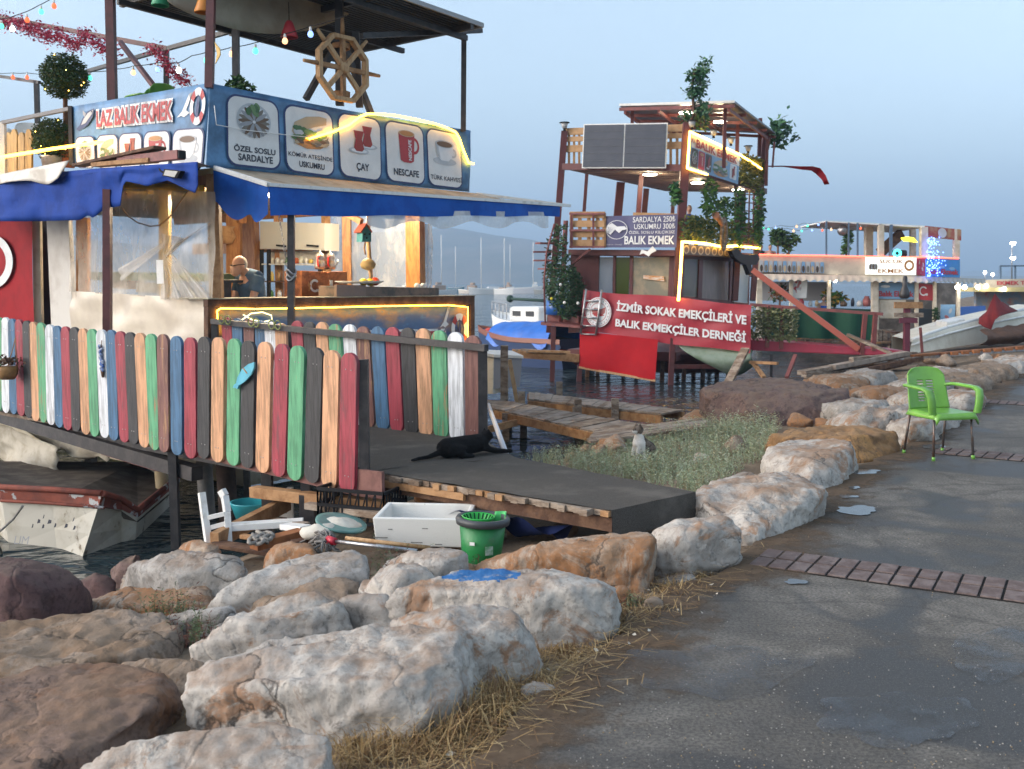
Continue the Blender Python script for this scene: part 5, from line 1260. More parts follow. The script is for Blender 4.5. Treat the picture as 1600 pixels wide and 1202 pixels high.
 # ------------------------------------------------------------------ roof deck of the stall: posts, canopy, wheel, trees, lights
TR=thing('roof_canopy','dark slatted panel roof on black posts above the stall roof deck','canopy',tuple(L1(2,1,3.05)))
slat=mat('canopy panel',(.05,.055,.065),.5,col2=(.075,.08,.09),scale=4);rimm=mat('canopy rim',(.30,.30,.31),.5)
e1,e2=FR.at(755,40,.65),FR.at(600,-5,.65)
dirc=(e1-e2).normalized()
q0=e1;q1=e1-N1*3.9+UP*.15;q2=q1+U1*3.2;q3=e1+U1*3.2+UP*.0
b=MB();b.prism([q0,q1,q2,q3],UP*.03)
for k in range(40):b.beam(lerp(q0,q3,(k+.5)/40)-UP*.01,lerp(q1,q2,(k+.5)/40)-UP*.01,.03,.012,1)
b.build('roof_panel',[slat,mat('canopy slat',(.03,.03,.035),.5)],TR)
b=MB();b.beam(q0,q1,.03,.06);b.beam(q0,q3,.03,.05);b.build('rim',rimm,TR)
b=MB()
for t in(.06,.5,.94):b.beam(lerp(q0,q1,t)-UP*.06,lerp(q3,q2,t)-UP*.06,.06,.08)
for t in(.1,.5,.9):b.beam(lerp(q0,q3,t)-UP*.13,lerp(q1,q2,t)-UP*.13,.06,.07)
b.build('rafter',steel_black,TR)
for(xa,ya,xb,yb,o_,w_)in((725,48,724,205,.05,.075),(530,-10,531,165,-.05,.10),(330,-10,327,138,.0,.09),(368,-10,369,145,-.6,.08)):
 b=MB();b.beam(FR.at(xa,ya,o_),FR.at(xb,yb,o_),w_,w_);b.build('post',steel_black if xa!=330 else steel_maroon,TR)
b=MB();b.beam(FR.at(478,155,-.1),FR.at(524,72,-.1),.07,.07);b.beam(FR.at(540,78,-.12),FR.at(580,178,-.12),.07,.07);b.beam(FR.at(556,50,-.1),FR.at(562,168,-.1),.09,.09);b.build('brace',steel_black,TR)
b=MB();b.beam(FR.at(565,56,.1),FR.at(752,48,.1),.06,.07);b.build('front_beam',steel_black,TR)
b=MB();b.sheet([FR.at(*p,-.5)for p in((262,-40),(560,-40),(545,22),(262,2))],40,6,lambda u,v:UP*(-.42*math.sin(u*3.14)**.8*v*.75)-U1*(.0),0)
tag(b.build('cloth_ceiling',mat('beige cloth',(.36,.33,.26),.85,col2=(.3,.27,.21),scale=4),solid=.01),'beige cloth ceiling sagging in a curve at the top edge','cloth')
wh=thing('ship_wheel','wooden eight sided ship wheel tied to the black roof post','ship wheel',tuple(FR.at(536,165,.14)))
WP=FR.off(.14)
hub=WP.at(536,107);rx=(WP.at(536+41,113)-WP.at(536-41,101)).length/2
rad=(WP.at(536,50).z-WP.at(536,164).z)/2*.98
ax_=WP.u if WP.u.x>0 else-WP.u
def wpt(a,r):return hub+ax_*(r*math.sin(a))+UP*(r*math.cos(a))
b=MB()
for k in range(8):
 a0_,a1__=R(22.5+45*k),R(67.5+45*k);p,q,p2,q2=wpt(a0_,rad),wpt(a1__,rad),wpt(a0_,rad*.87),wpt(a1__,rad*.87)
 b.prism([p+WP.n*.04,q+WP.n*.04,q2+WP.n*.04,p2+WP.n*.04],WP.n*-.09)
b.build('rim',wood_light,wh,bevel=.006)
for k in range(8):
 if k==4:rr=.85
 elif k in(2,6,0):rr=1.42
 elif k in(7,1):rr=1.30
 else:rr=.85
 b=MB();p=wpt(R(45*k),.0);q=wpt(R(45*k),rad*.86);b.beam(p+WP.n*.012*(k%2),q+WP.n*.012*(k%2),.055,.05,up=tuple(WP.n))
 if rr>1:b.tube([wpt(R(45*k),rad*.95),wpt(R(45*k),rad*rr)],[.03,.022],8)
 b.build('spoke',wood_light if k%2 else wood_raw,wh)
b=MB();b.lathe([(.07,-.04),(.07,.05),(.03,.06)],hub,12,ax=(ax_,UP,WP.n));b.build('hub',wood_light,wh)
b=MB()
for zz in(70,145):
 for k in range(4):b.tube([FR.at(533,zz+k*2,.0)+Vector((.11*math.cos(t),.11*math.sin(t),0))for t in np.linspace(0,6.28,12)],.012,5)
b.build('rope_lashing',wood_raw,wh)
def ball_tree(label,cx,cy,rpx,plane,off,trunk_to,lit=False,seed=1):
 c=plane.at(cx,cy,off);r=(plane.at(cx,cy+rpx,off)-c).length
 t=thing('topiary_tree',label,'topiary tree',tuple(plane.at(cx,trunk_to,off)))
 rn=random.Random(seed);b=MB();pts=[]
 for _ in range(5200):
  d=Vector((rn.gauss(0,1),rn.gauss(0,1),rn.gauss(0,1))).normalized()
  k=rn.uniform(.55,1.0)**.5*(1+.16*noise.noise(d*2.3+Vector((seed,0,0))))
  if noise.noise(d*4.5+Vector((seed*2,3,1)))<-.25:k*=.8
  pts.append(c+d*(r*k))
 leaves(b,pts,r*.13,(0,1),rn);b.ball(c,r*.6,12,0);b.build('crown',[leafA,mat('olive leaf',(.06,.075,.02),.6)],t)
 b=MB();b.tube([plane.at(cx+2,cy,off),plane.at(cx+1,(cy+trunk_to)/2,off),plane.at(cx+2,trunk_to,off)],[.03,.035,.04],8);b.build('trunk',wood_dark,t)
 if lit:
  b=MB()
  for _ in range(9):d=Vector((rn.gauss(0,1),rn.gauss(0,1),rn.gauss(0,1))).normalized();b.ball(c+Vector((d.x,-abs(d.y),d.z))*r*.98,.007,6)
  b.build('fairy_lights',glow('fairy light',(1,.55,.08),8),t)
 return t
ball_tree('round topiary tree on a bare trunk high on the stall roof',101,120,37,FL,-.5,205,True,1)
t2=ball_tree('rounded bush in a pot below the round tree, lit yellow by the light bar',84,218,33,FL,-.35,262,True,4)
b=MB();b.lathe([(.14,0),(.17,.2),(.18,.22)],FL.at(84,268,-.35),14);tag(b.build('plant_pot',steel_bare),'metal pot under the lit rounded bush','pot')
b=MB();b.tube([FL.at(103,205,-.5),FL.at(103,262,-.5)],.12,12);tag(b.build('plant_pot',mat('terracotta',(.35,.13,.06),.7)),'orange terracotta pot of the round topiary tree','pot')
rb=random.Random(12)
for(px,py,lab)in((380,137,'tips of a green plant peeping over the banner corner'),(15,140,'')):
 if not lab:continue
 b=MB();leaves(b,blob_pts(FR.at(px,py,-.4),(.22,.2,.12),260,rb,6),.08,(0,1),rb);tag(b.build('potted_plant',[leafA,leafB]),lab,'plant')
pg=thing('roof_rail','dark steel pergola frame and handrail around the left roof deck','pergola',tuple(FL.at(100,260,-.3)))
for(p,q,o1,o2,w_,m)in(((172,-10),(176,165),-.08,-.08,.105,steel_maroon),((-30,22),(262,76),-.8,-1.9,.07,steel_maroon),((135,112),(262,76),-2.6,-1.9,.06,steel_black),((262,76),(400,38),-1.9,-1.9,.06,steel_black),
((260,75),(260,145),-1.9,-1.9,.07,steel_black),((188,66),(242,137),-1.3,-1.0,.06,steel_maroon),((57,127),(59,200),-2.4,-2.4,.08,steel_black),((-10,118),(62,129),-2.4,-2.4,.06,steel_black),((3,192),(110,170),0,0,.05,mat('grey rail',(.12,.12,.13),.5)),((4,192),(6,275),0,0,.08,white_paint),((110,166),(112,258),.05,.05,.05,steel_black)):
 b=MB();b.beam(FL.at(*p,o1),FL.at(*q,o2),w_,w_);b.build('frame_bar',m,pg)
b=MB()
for i,x in enumerate((12,21,33,44)):b.prism([FL.at(x+dx,y,-.25)for dx,y in((-5,275),(-5,215-i%2*5),(-2,207-i%2*5),(2,207-i%2*5),(5,215-i%2*5),(5,275))],N1*.03)
b.build('picket_panel',paint_wood('ochre picket',(.42,.25,.06)),pg)
greenc=(.10,.30,.03)
gch0=make_chair('plastic_chair','topmost green chair of the stack on the stall roof','green chairs stacked on the roof',greenc,tuple(FL.at(237,150,-.7)-UP*.70),legs=False)
gch0.rotation_euler.z=R(55)
for k,lab in enumerate(('second green chair from the top of the roof stack','third green chair from the top of the roof stack','lowest green chair of the roof stack')):
 c_=dup(gch0,label=lab);c_.location=Vector(gch0.location)+(-UP*.07+Vector((-.07,-.02,0)))*(k+1)
wch=make_chair('white_chair','white plastic chair half hidden behind the light bar on the roof',None,(.60,.60,.58),tuple(FL.at(45,300,-.45)),legs=True)
wch.rotation_euler.z=R(200);wch.location=Vector((FL.at(46,270,-.6).x,FL.at(46,270,-.6).y,FL.at(46,262,-.6).z-.1))
SP=FL.off(-.2)
bulbs('light_string',[SP.at(x,y,0)for x,y in((-40,45),(0,30),(25,24),(60,9),(95,-12))],[(SP.at(x,y,0),c)for x,y,c in((2,32,'g'),(19,36,'w'),(42,22,'r'),(64,9,'g'),(84,0,'r'))],'string of coloured lamps crossing the upper left corner','strings of coloured lamps')
S2=FL.off(-.9)
bulbs('light_string',[S2.at(x,y,0)for x,y in((138,112),(185,108),(210,103),(246,98),(280,98),(300,87),(322,82),(362,74),(399,67),(445,53),(485,41),(540,25))],[(S2.at(x,y,0),c)for x,y,c in((140,113,'g'),(208,104,'o'),(246,99,'b'),(279,100,'w'),(322,84,'g'),(362,74,'o'),(399,69,'g'),(445,53,'o'),(485,42,'b'))],'string of coloured lamps sagging across the roof deck to the ship wheel','strings of coloured lamps')
S3=FL.off(-2.3)
bulbs('light_string',[S3.at(x,y,0)for x,y in((-20,113),(20,114),(42,114),(90,115),(138,112))],[(S3.at(x,y,0),c)for x,y,c in((20,114,'r'),(42,114,'r'))],'short lamp string along the far left rail of the roof','strings of coloured lamps')
redt=mat('red tinsel',(.40,.02,.07),.5,col2=(.3,.015,.05),scale=30)
def garland(label,pts,plane,off,rr,seed):
 P_=[plane.at(x,y,off)for x,y in pts];rn=random.Random(seed);b=MB();q=[]
 for a,c in zip(P_[:-1],P_[1:]):
  k=int((c-a).length/.0016)
  for i in range(k):
   d=Vector((rn.gauss(0,1),rn.gauss(0,1),rn.gauss(0,1.2)))*rr;q.append(lerp(a,c,i/k)+d)
 leaves(b,q,.05,(0,0),rn);b.tube(P_,.012,5);tag(b.build('red_garland',redt),label,'garland','red tinsel garlands on the roof frame')
garland('long red tinsel garland drooping along the upper left beam',[(-5,31),(20,36),(50,45),(75,58),(95,55),(105,66),(122,73),(128,55),(145,62),(160,74),(180,82)],FL,-.95,.055,1)
garland('short red tinsel garland hanging off the beam above the green chairs',[(233,74),(248,84),(258,96),(270,110),(278,122),(295,128)],FL,-1.3,.05,2)
for(x,y,c,lab)in((452,48,(.40,.02,.03),'red bell shaped lamp shade hanging left of the ship wheel'),(318,8,(.55,.20,.02),'orange bell shaped lamp shade at the top of the corner post'),(250,-2,(.02,.25,.12),'green lamp shade cut by the top edge of the picture')):
 p=FR.at(x,y,-.25)if x>300 else FL.at(x,y,-.3);t=thing('lamp_shade',lab,'lamp shade',tuple(p));b=MB();b.lathe([(.03,.12),(.05,.09),(.11,-.08),(.105,-.09)],p,14,cap=False);b.build('shade',mat('shade %.1f'%x,c,.5),t,solid=.004);b=MB();b.tube([p+UP*.1,p+UP*.35],.005,5);b.build('cord',black_mat,t)
b=MB();b.prism([FL.at(x,y,.1)for x,y in((335,66),(343,76),(344,86),(336,100),(339,84))],N1*.01);tag(b.build('plastic_parrot',mat('parrot',(.04,.3,.12),.5,col2=(.5,.3,.05),scale=6,lo=.45,hi=.5)),'small green and red ornament tied to the corner post','ornament')
# ------------------------------------------------------------------ things lying on the bank
foam=mat('foam box white',(.68,.67,.64),.75,col2=(.56,.54,.50),scale=4,lo=.5,hi=.75,bump=.15,bscale=120,col3=(.25,.23,.2),scale3=14,lo3=.68,hi3=.72)
def gpt(px,py,dz=0):
 """point of the bank's surface behind a pixel"""
 z=-.1
 for _ in range(12):
  p=pz(px,py,z);z=.5*z+.5*(ground_z(p.x,p.y)+dz)
 return pz(px,py,z)
a=pz(582,809,.08);bb=pz(730,812,.08);d_=pz(637,785,.08)
ex,ey=(bb-a).normalized(),(d_-a);ey=(ey-ex*ey.dot(ex)).normalized();Lx,Ly,Hh=(bb-a).length,.50,.20
fb=thing('foam_box','open white polystyrene fish box half under the ramp','foam box',tuple(a-UP*Hh))
b=MB();o=a-UP*Hh
def bp_(x,y,z):return o+ex*x+ey*y+UP*z
t_=.035
ou=[(-.0,0),(Lx,0),(Lx,Ly),(0,Ly)];inn=[(t_,t_),(Lx-t_,t_),(Lx-t_,Ly-t_),(t_,Ly-t_)];tap=.018
vs=[bp_(x+(tap if x<.1 else-tap),y+(tap if y<.1 else-tap),0)for x,y in ou]+[bp_(x,y,Hh)for x,y in ou]+[bp_(x,y,Hh)for x,y in inn]+[bp_(x,y,.04)for x,y in inn]
fs=[(3,2,1,0)]
for i in range(4):
 j=(i+1)%4
 fs+=[(i,j,4+j,4+i),(4+i,4+j,8+j,8+i),(8+i,8+j,12+j,12+i)]
fs.append((12,13,14,15));b.add(vs,fs);b.build('box_body',foam,fb,bevel=.008)
b=MB()
for(x,z,l)in((.12,.12,.03),(.36,.13,.04),(.05,.06,.10),(.30,.03,.08),(.45,.02,.05)):b.box(bp_(x,-.001+tap*(1-z/Hh),z),(l,.002,.006),(ex,ey,UP))
b.build('scuff',mat('grey scuff',(.2,.2,.19),.9),fb)
bc=pz(752,875,-.10)
bk=thing('mop_bucket','green mop bucket with a dark grey rim standing among the rocks','bucket',tuple(bc))
gp=mat('bucket green',(.010,.185,.045),.45,col2=(.007,.13,.033),scale=5,bump=.1,bscale=20,col3=(.05,.12,.05),scale3=7,lo3=.62,hi3=.75)
tl_=Vector((.04,0,1)).normalized();bax=(Vector((1,0,-.04)).normalized(),Vector((0,1,0)),tl_)
def bq(x,y,z):return bc+bax[0]*x+bax[1]*y+bax[2]*z
b=MB();b.lathe([(.118,0),(.125,.008),(.150,.255),(.140,.255),(.112,.02),(.0,.02)],bc,36,ax=bax,cap=False);b.build('body',gp,bk)
b=MB();b.lathe([(.148,.235),(.170,.240),(.176,.268),(.168,.285),(.146,.285),(.142,.25)],bc,36,ax=bax,cap=False);b.build('rim',mat('rim grey',(.045,.05,.055),.5),bk)
lg=mat('wringer green',(.02,.36,.05),.4)
b=MB();wc=bq(-.03,.01,.20);b.lathe([(.105,.085),(.095,.07),(.05,.0),(.045,-.03),(.0,-.03)],wc,30,ax=bax,cap=False);b.build('wringer',lg,bk,solid=.006)
b=MB()
for k in range(20):
 t=2*math.pi*k/20;d=bax[0]*math.cos(t)+bax[1]*math.sin(t);b.beam(wc+d*.058+bax[2]*.022,wc+d*.096+bax[2]*.082,.008,.004)
b.build('wringer_slots',mat('slot dark',(.004,.05,.015),.8),bk)
b=MB();b.sheet([bq(.075,.09,.30),bq(.145,.02,.31),bq(.13,.01,.20),bq(.06,.08,.20)],8,4,lambda u,v:(bax[0]+bax[1])*(.03*math.sin(u*3.14)),0);b.build('spout',mat('spout green',(.06,.42,.12),.4),bk,solid=.006)
def on_bucket(px,py,w,h,m,nm):
 c=pz(px,py,-.10);dd=ray(px,py);p=CAM+dd*((bc.y-.136)/dd.y);b=MB();n_=Vector((p.x-bc.x,p.y-bc.y,0)).normalized();rgt=Vector((-n_.y,n_.x,0))
 b.box(p+n_*.003,(w,.004,h),(rgt,n_,UP));return b.build(nm,m,bk)
st=on_bucket(738,850,.032,.020,white_paint,'sticker');on_bucket(764,861,.05,.055,mat('torn label',(.35,.42,.38),.7,col2=(.12,.3,.15),scale=30),'torn_label')
gz=-.08
mpo=thing('mop','mop with a grey string head, red collar and steel handle lying by the foam box','mop',tuple(pz(520,846,gz)))
b=MB();b.tube([pz(522,846,.0),pz(652,861,-.03)],.013,8);b.build('handle',steel_bare,mpo)
b=MB();b.tube([pz(513,844,.0),pz(524,846.5,.0)],[.03,.024],10);b.build('collar',mat('red plastic',(.45,.02,.04),.4),mpo)
b=MB();rm=random.Random(4)
for k in range(70):
 p=pz(516+rm.uniform(-3,3),844+rm.uniform(-4,4),-.01);q=pz(482+rm.uniform(-4,40),846+rm.uniform(-16,14),-.07+rm.uniform(-.02,.05))
 m_=lerp(p,q,.5)+Vector((rm.uniform(-.03,.03),rm.uniform(-.03,.03),rm.uniform(.0,.05)));b.tube([p,m_,q,q+Vector((rm.uniform(-.05,.05),rm.uniform(-.04,.04),-.02))],.007,4)
b.build('string_head',mat('grey mop strings',(.20,.19,.18),.95,col2=(.12,.11,.10),scale=20),mpo)
b=MB();b.tube([pz(540,841,-.0),pz(672,856,-.04)],.014,8);tag(b.build('broom_pole',wood_light),'loose wooden broom pole lying above the steel mop handle','pole')
b=MB();lc=pz(532,822,-.02);tlt=Vector((.22,-.10,1)).normalized();tx_=tlt.cross(Vector((0,1,0))).normalized()
b.lathe([(0,.0),(.15,.0),(.17,.015),(.18,.015),(.18,.03),(.15,.026),(0,.026)],lc,30,ax=(tx_,tlt.cross(tx_),tlt));tag(b.build('basin_lid',mat('teal plastic',(.10,.22,.20),.4,col2=(.07,.16,.15),scale=6)),'round teal basin lid propped against the white sacks','lid')
for i,(px,py,r_,lab)in enumerate(((500,832,(.14,.10,.06),'flat white sack lying left of the mop head'),(527,826,(.17,.10,.075),'plump white sack in front of the teal lid'))):
 b=MB();c=pz(px,py,-.04);b.ball(c,r_,20);me_=MB()
 o=b.build('sack',mat('white sack',(.58,.55,.48),.7,col2=(.45,.41,.35),scale=6,bump=.4,bscale=14));tag(o,lab,'sack')
 for v in o.data.vertices:v.co+=Vector(v.co).normalized()*.02*noise.noise(Vector(v.co)*14+Vector((i*5,0,0)))
cr_=thing('plastic_crate','black plastic crate wedged under the ramp among boards','crate',tuple(pz(545,815,-.2)))
ca=pz(497,812,-.12);cb_=pz(600,822,-.12);cx_=(cb_-ca).normalized();cy_=Vector((-cx_.y,cx_.x,0));Lc=(cb_-ca).length
for(o0,dx_,L_)in((ca,cx_,Lc),(ca+cy_*.36,cx_,Lc),(ca,cy_,.36),(ca+cx_*Lc,cy_,.36)):
 b=MB()
 for z in(0,.12,.24):b.beam(o0+UP*z,o0+dx_*L_+UP*z,.02,.025)
 for k in range(9):b.beam(o0+dx_*(L_*k/8),o0+dx_*(L_*k/8)+UP*.24,.012,.016)
 for k in range(8):b.beam(o0+dx_*(L_*k/8),o0+dx_*(L_*(k+1)/8)+UP*.24,.008,.008)
 b.build('lattice_side',black_mat,cr_)
boards=[((396,768),(612,793),.10,-.05,.09,wood_raw,'long orange raw board crossing under the pickets'),((335,845),(449,786),.07,-.2,.12,wood_raw,'raw board leaning up from the white ladder'),((335,849),(452,868),.12,-.22,.03,wood_dark,'long wet brown board on the rocks below the ladder'),
((396,853),(474,832),.10,-.12,.06,mat('orange board',(.32,.13,.055),.7,col2=(.22,.09,.04),scale=6),'thick orange brown board beside the knotted rope'),((352,824),(474,816),.10,-.15,.05,white_paint,'white painted board lying behind the rope'),((445,822),(478,826),.10,-.1,.04,white_paint,'short white board beside the second black post'),
((480,790),(600,806),.07,-.05,.05,wood_old,'grey board lying on the black crate'),((500,778),(560,772),.2,-.08,.03,wood_old,'grey sheet of board under the pink fascia'),((430,815),(480,822),.06,-.15,.05,wood_old,'grey stick between the white boards'),((455,850),(520,838),.08,-.12,.04,wood_dark,'brown board end by the flat white sack'),((378,838),(440,846),.05,-.16,.03,wood_raw,'thin raw lath below the knotted rope'),
((600,870),(705,862),.05,-.2,.03,wood_old,'thin grey lath behind the tan rock')]
for(p,q,w_,z,h_,m,lab)in boards:
 b=MB();b.beam(pz(*p,z),pz(*q,z+.02),w_,h_);tag(b.build('board',m,bevel=.004),lab,'board','broken boards under the gangway')
ld=thing('ladder','small white wooden ladder leaning among the rubble under the pickets','ladder',tuple(pz(340,848,-.25)))
dl=pz(342,848,-.25).y
for pts in(((315,770),(317,785),(321,815),(326,850)),((346,766),(351,775),(355,800),(358,852))):
 b=MB()
 for(x0,y0),(x1,y1)in zip(pts[:-1],pts[1:]):b.beam(pd(x0,y0,dl+.05*(850-y0)/40),pd(x1,y1,dl+.05*(850-y1)/40),.045,.05)
 b.build('rail',white_paint,ld)
for(x0,y0,x1,y1)in((325,809,351,803),(327,825,353,818)):b=MB();b.beam(pd(x0,y0,dl+.04),pd(x1,y1,dl+.04),.03,.03);b.build('rung',white_paint,ld)
ld=thing('ladder','upper part of a white ladder standing behind the second black post','ladder',tuple(pz(452,815,-.25)))
dl=8.6
for x in(453,425):b=MB();b.beam(pd(x,762,dl),pd(x+1,816,dl),.05,.05);b.build('rail',white_paint,ld)
for y in(790,803):b=MB();b.beam(pd(425,y,dl),pd(453,y+3,dl),.03,.03);b.build('rung',white_paint,ld)
b=MB();b.lathe([(.12,0),(.17,.15),(.175,.16),(.16,.16),(.11,.01),(0,.01)],pd(392,812,8.8),20,cap=False);tag(b.build('plastic_tub',mat('turquoise tub',(.03,.28,.33),.4,col2=(.02,.22,.27),scale=6),solid=.004),'turquoise plastic tub under the gangway','tub')
b=MB();kr=random.Random(3);P_=[]
for k in range(60):P_.append(pz(400+14*math.sin(k*.5)+k*.25,846-k*.18+5*math.cos(k*.8),-.07+.02*math.sin(k)))
b.tube(P_,.014,6);tag(b.build('rope',mat('grey rope',(.30,.28,.25),.9,col2=(.2,.18,.16),scale=60)),'knotted grey rope lying over the broken boards','rope')
b=MB();b.sheet([pd(600,775,8.6),pd(640,772,8.6),pd(625,788,8.3),pd(605,792,8.3)],10,6,lambda u,v:UP*(.04*math.sin(u*6+v*3)),0);tag(b.build('plastic_bag',white_cloth),'crumpled white plastic under the ramp','plastic sheet')
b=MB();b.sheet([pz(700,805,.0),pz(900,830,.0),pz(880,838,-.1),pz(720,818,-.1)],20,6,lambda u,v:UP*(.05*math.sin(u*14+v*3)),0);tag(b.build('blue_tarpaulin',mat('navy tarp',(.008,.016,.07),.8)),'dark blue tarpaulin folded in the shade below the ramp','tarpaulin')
# ------------------------------------------------------------------ dinghy
dg_=thing('dinghy','old white dinghy with a peeling red brown gunwale moored at the left','dinghy',tuple(Vector((-4.4,9.9,SEA))))
Bt=pz(160,771,-.22);Bw=pz(128,873,SEA-.02);Bb=Vector((lerp(Bt.x,Bw.x,1.2),lerp(Bt.y,Bw.y,1.2),-1.0))
hullw=mat('peeling white hull',(.50,.475,.41),.6,col2=(.36,.32,.24),scale=2.2,lo=.45,hi=.7,col3=(.13,.10,.065),scale3=5,lo3=.58,hi3=.70,bump=.15)
gun=mat('red brown gunwale',(.21,.06,.04),.75,col2=(.13,.045,.035),scale=5,col3=(.36,.37,.37),scale3=4.5,lo3=.58,hi3=.61,bump=.2)
dark_hull=mat('shaded starboard hull',(.16,.15,.13),.7,col2=(.08,.075,.06),scale=5)
port=[Bt,pz(80,765,-.24),pz(0,761,-.25),Vector((-5.6,10.5,-.25)),Vector((-6.2,11.6,-.25))]
star=[Bt,pz(190,780,-.38),pz(215,797,-.50),Vector((-3.75,11.4,-.5)),Vector((-4.6,12.4,-.4))]
def hullside(T,sgn,mi):
 vs=[];n=len(T)
 for k,(fz,fin)in enumerate(((0,0),(.22,.004),(.23,.016),(.62,.04),(1.0,.075),(1.25,.11))):
  for i,p in enumerate(T):
   q=Vector(p);keel=lerp(Bt,Vector((-5.4,12.0,-.3)),i/(n-1)*.9)
   d=(keel-q);d.z=0
   q=q+d*(fin*(.0 if i==0 else 1));q.z=lerp(p.z,SEA-.05,fz)
   if i==0:q=lerp(Bt,Bw,fz)
   vs.append(q)
 for k in range(5):
  b.add([vs[k*n+i]for i in range(n)]+[vs[(k+1)*n+i]for i in range(n)],[(i,i+1,n+i+1,n+i)if sgn>0 else(n+i,n+i+1,i+1,i)for i in range(n-1)],1 if k==0 else mi)
b=MB();hullside(port,1,0);hullside(star,-1,0)
b.poly([p-UP*.12 for p in port]+[p-UP*.12 for p in star[:0:-1]],2);b.build('hull',[hullw,gun,mat('dark boat floor',(.07,.055,.045),.8,col2=(.12,.10,.08),scale=5)],dg_)
b=MB();b.tube([p+UP*.0 for p in port],.03,6);b.tube(star,.03,6);b.tube([p-UP*.125+Vector((.02,-.03,0))for p in port],.016,6);b.build('gunwale',[gun],dg_)
b=MB();DPl=Plane(pz(120,820,-.5),port[2]-port[0])
P=Print(DPl,[(20,800),(140,802),(118,862),(10,858)],.05)
P.text('LIM',.10,.15,.30,.36,'grey',1,.0)
for x,w_ in((.30,.02),(.42,.015),(.44,.03),(.60,.025),(.74,.04),(.82,.015),(.50,.05),(.36,.04),(.86,.03)):
 y=.55+.3*(x*7%1);P.poly([(x,y),(x+w_,y+.02),(x+w_*.9,y+.1),(x+.003,y+.12)],'ink',1)
P.mb.build('worn_lettering',PAL,dg_)
b=MB();b.tube([pz(42,788,-.3)+Vector((.0,-.08,0)),pz(28,808,-.5)+Vector((0,-.1,0)),pz(3,832,-.6)+Vector((0,-.12,0)),pz(3,866,SEA)],.012,6);b.build('mooring_rope',mat('grey rope',(.3,.28,.25)),dg_)
# ------------------------------------------------------------------ green chair on the path
gc=make_chair('armchair','bright green plastic armchair with brown metal legs standing alone on the path',None,(.17,.40,.065))
ctr=(pz(1411,708,0)+pz(1460,720,0)+pz(1476,707,0)+pz(1521,718,0))/4
gc.location=ctr;gc.rotation_euler.z=R(-165);gc.scale=(1.02,.98,1.02)
gc['category']='chair'
# ------------------------------------------------------------------ cats
blk=mat('black fur',(.004,.004,.0045),.9,spec=.15,col2=(.009,.008,.008),scale=30,bump=.4,bscale=80)
def cp_(px,py,z=.21):return pz(px,py,z)
cat=thing('cat','black cat lying on the carpeted ramp with its tail stretched to the left','cat',tuple(cp_(730,712)))
g0=cp_(700,716);g1=cp_(758,710);ch=(g1-g0);cl_=ch.length;cd=ch.normalized();cn_=Vector((cd.y,-cd.x,0))
b=MB();up_=UP
rump=g0+up_*.075-cn_*.05;mid=lerp(g0,g1,.5)+up_*.085-cn_*.05;shl=lerp(g0,g1,.93)+up_*.095-cn_*.05
b.tube([rump-cd*.06,rump,mid,shl,shl+cd*.06],[.05,.088,.085,.08,.055],14)
hd=shl+cd*.075+up_*.055-cn_*.01
b.tube([shl+cd*.02,hd],[.06,.05],10);b.ball(hd,(.058,.05,.046),14);b.ball(hd+cd*.035-up_*.015+cn_*.02,(.028,.026,.02),8)
for s in(-1,1):
 e=hd+cn_*(.03*s)+up_*.035;b.tube([e,e+up_*.035+cn_*.006*s],[.02,.004],8)
b.tube([shl-up_*.03+cn_*.04,shl+cd*.12-up_*.07+cn_*.05,shl+cd*.26-up_*.088+cn_*.05,shl+cd*.30-up_*.088+cn_*.05],[.035,.026,.02,.017],8)
b.tube([shl-up_*.03-cn_*.03,shl+cd*.12-up_*.07-cn_*.03,shl+cd*.22-up_*.088-cn_*.03],[.035,.026,.018],8)
b.tube([rump+cn_*.05,rump+cd*.14-up_*.03+cn_*.09,rump+cd*.10-up_*.06+cn_*.11,rump+cd*.22-up_*.066+cn_*.11],[.06,.055,.03,.02],10)
b.tube([rump-cd*.05-up_*.03,rump-cd*.16-up_*.058,rump-cd*.27-up_*.062+cn_*.02,rump-cd*.34-up_*.062+cn_*.05],[.03,.02,.018,.015],8)
fuse('body',b,[blk],lambda c:0,.012,cat,3)
tb=mat('tabby fur',(.16,.125,.10),.8,col2=(.06,.045,.035),scale=22,lo=.42,hi=.58,bump=.3,bscale=80);wf=mat('white fur',(.62,.60,.57),.8,col2=(.5,.47,.43),scale=14,bump=.3,bscale=80)
cg=gpt(1003,722);ct2=thing('cat','grey tabby and white cat sitting upright in the sage green grass','cat',tuple(cg))
fx=Vector((-.85,-.5,0)).normalized();sx_=Vector((-fx.y,fx.x,0))
b=MB();ch_=cg+UP*.22+fx*.04
b.tube([cg+UP*.09-fx*.08,cg+UP*.13-fx*.05,ch_,cg+UP*.29+fx*.03],[.10,.105,.08,.055],12)
hd=cg+UP*.345+fx*.055;b.ball(hd,(.06,.056,.05),12);b.ball(hd+fx*.045-UP*.015,(.03,.028,.024),8)
for s in(-1,1):
 e=hd+sx_*(.034*s)+UP*.035;b.tube([e,e+UP*.045],[.022,.004],8);b.tube([ch_+sx_*.035*s,cg+fx*.085+sx_*.04*s+UP*.1,cg+fx*.09+sx_*.04*s+UP*.015],[.04,.025,.02],8);b.ball(cg+fx*.12+sx_*.04*s+UP*.015,(.03,.025,.018),8);b.tube([cg+UP*.08-fx*.02+sx_*.07*s,cg+UP*.02+fx*.05+sx_*.09*s],[.06,.025],8)
b.tube([cg+UP*.03-fx*.14,cg+UP*.02-fx*.18+sx_*.08,cg+UP*.02-fx*.08+sx_*.17],[.025,.022,.016],8)
hd_t=hd
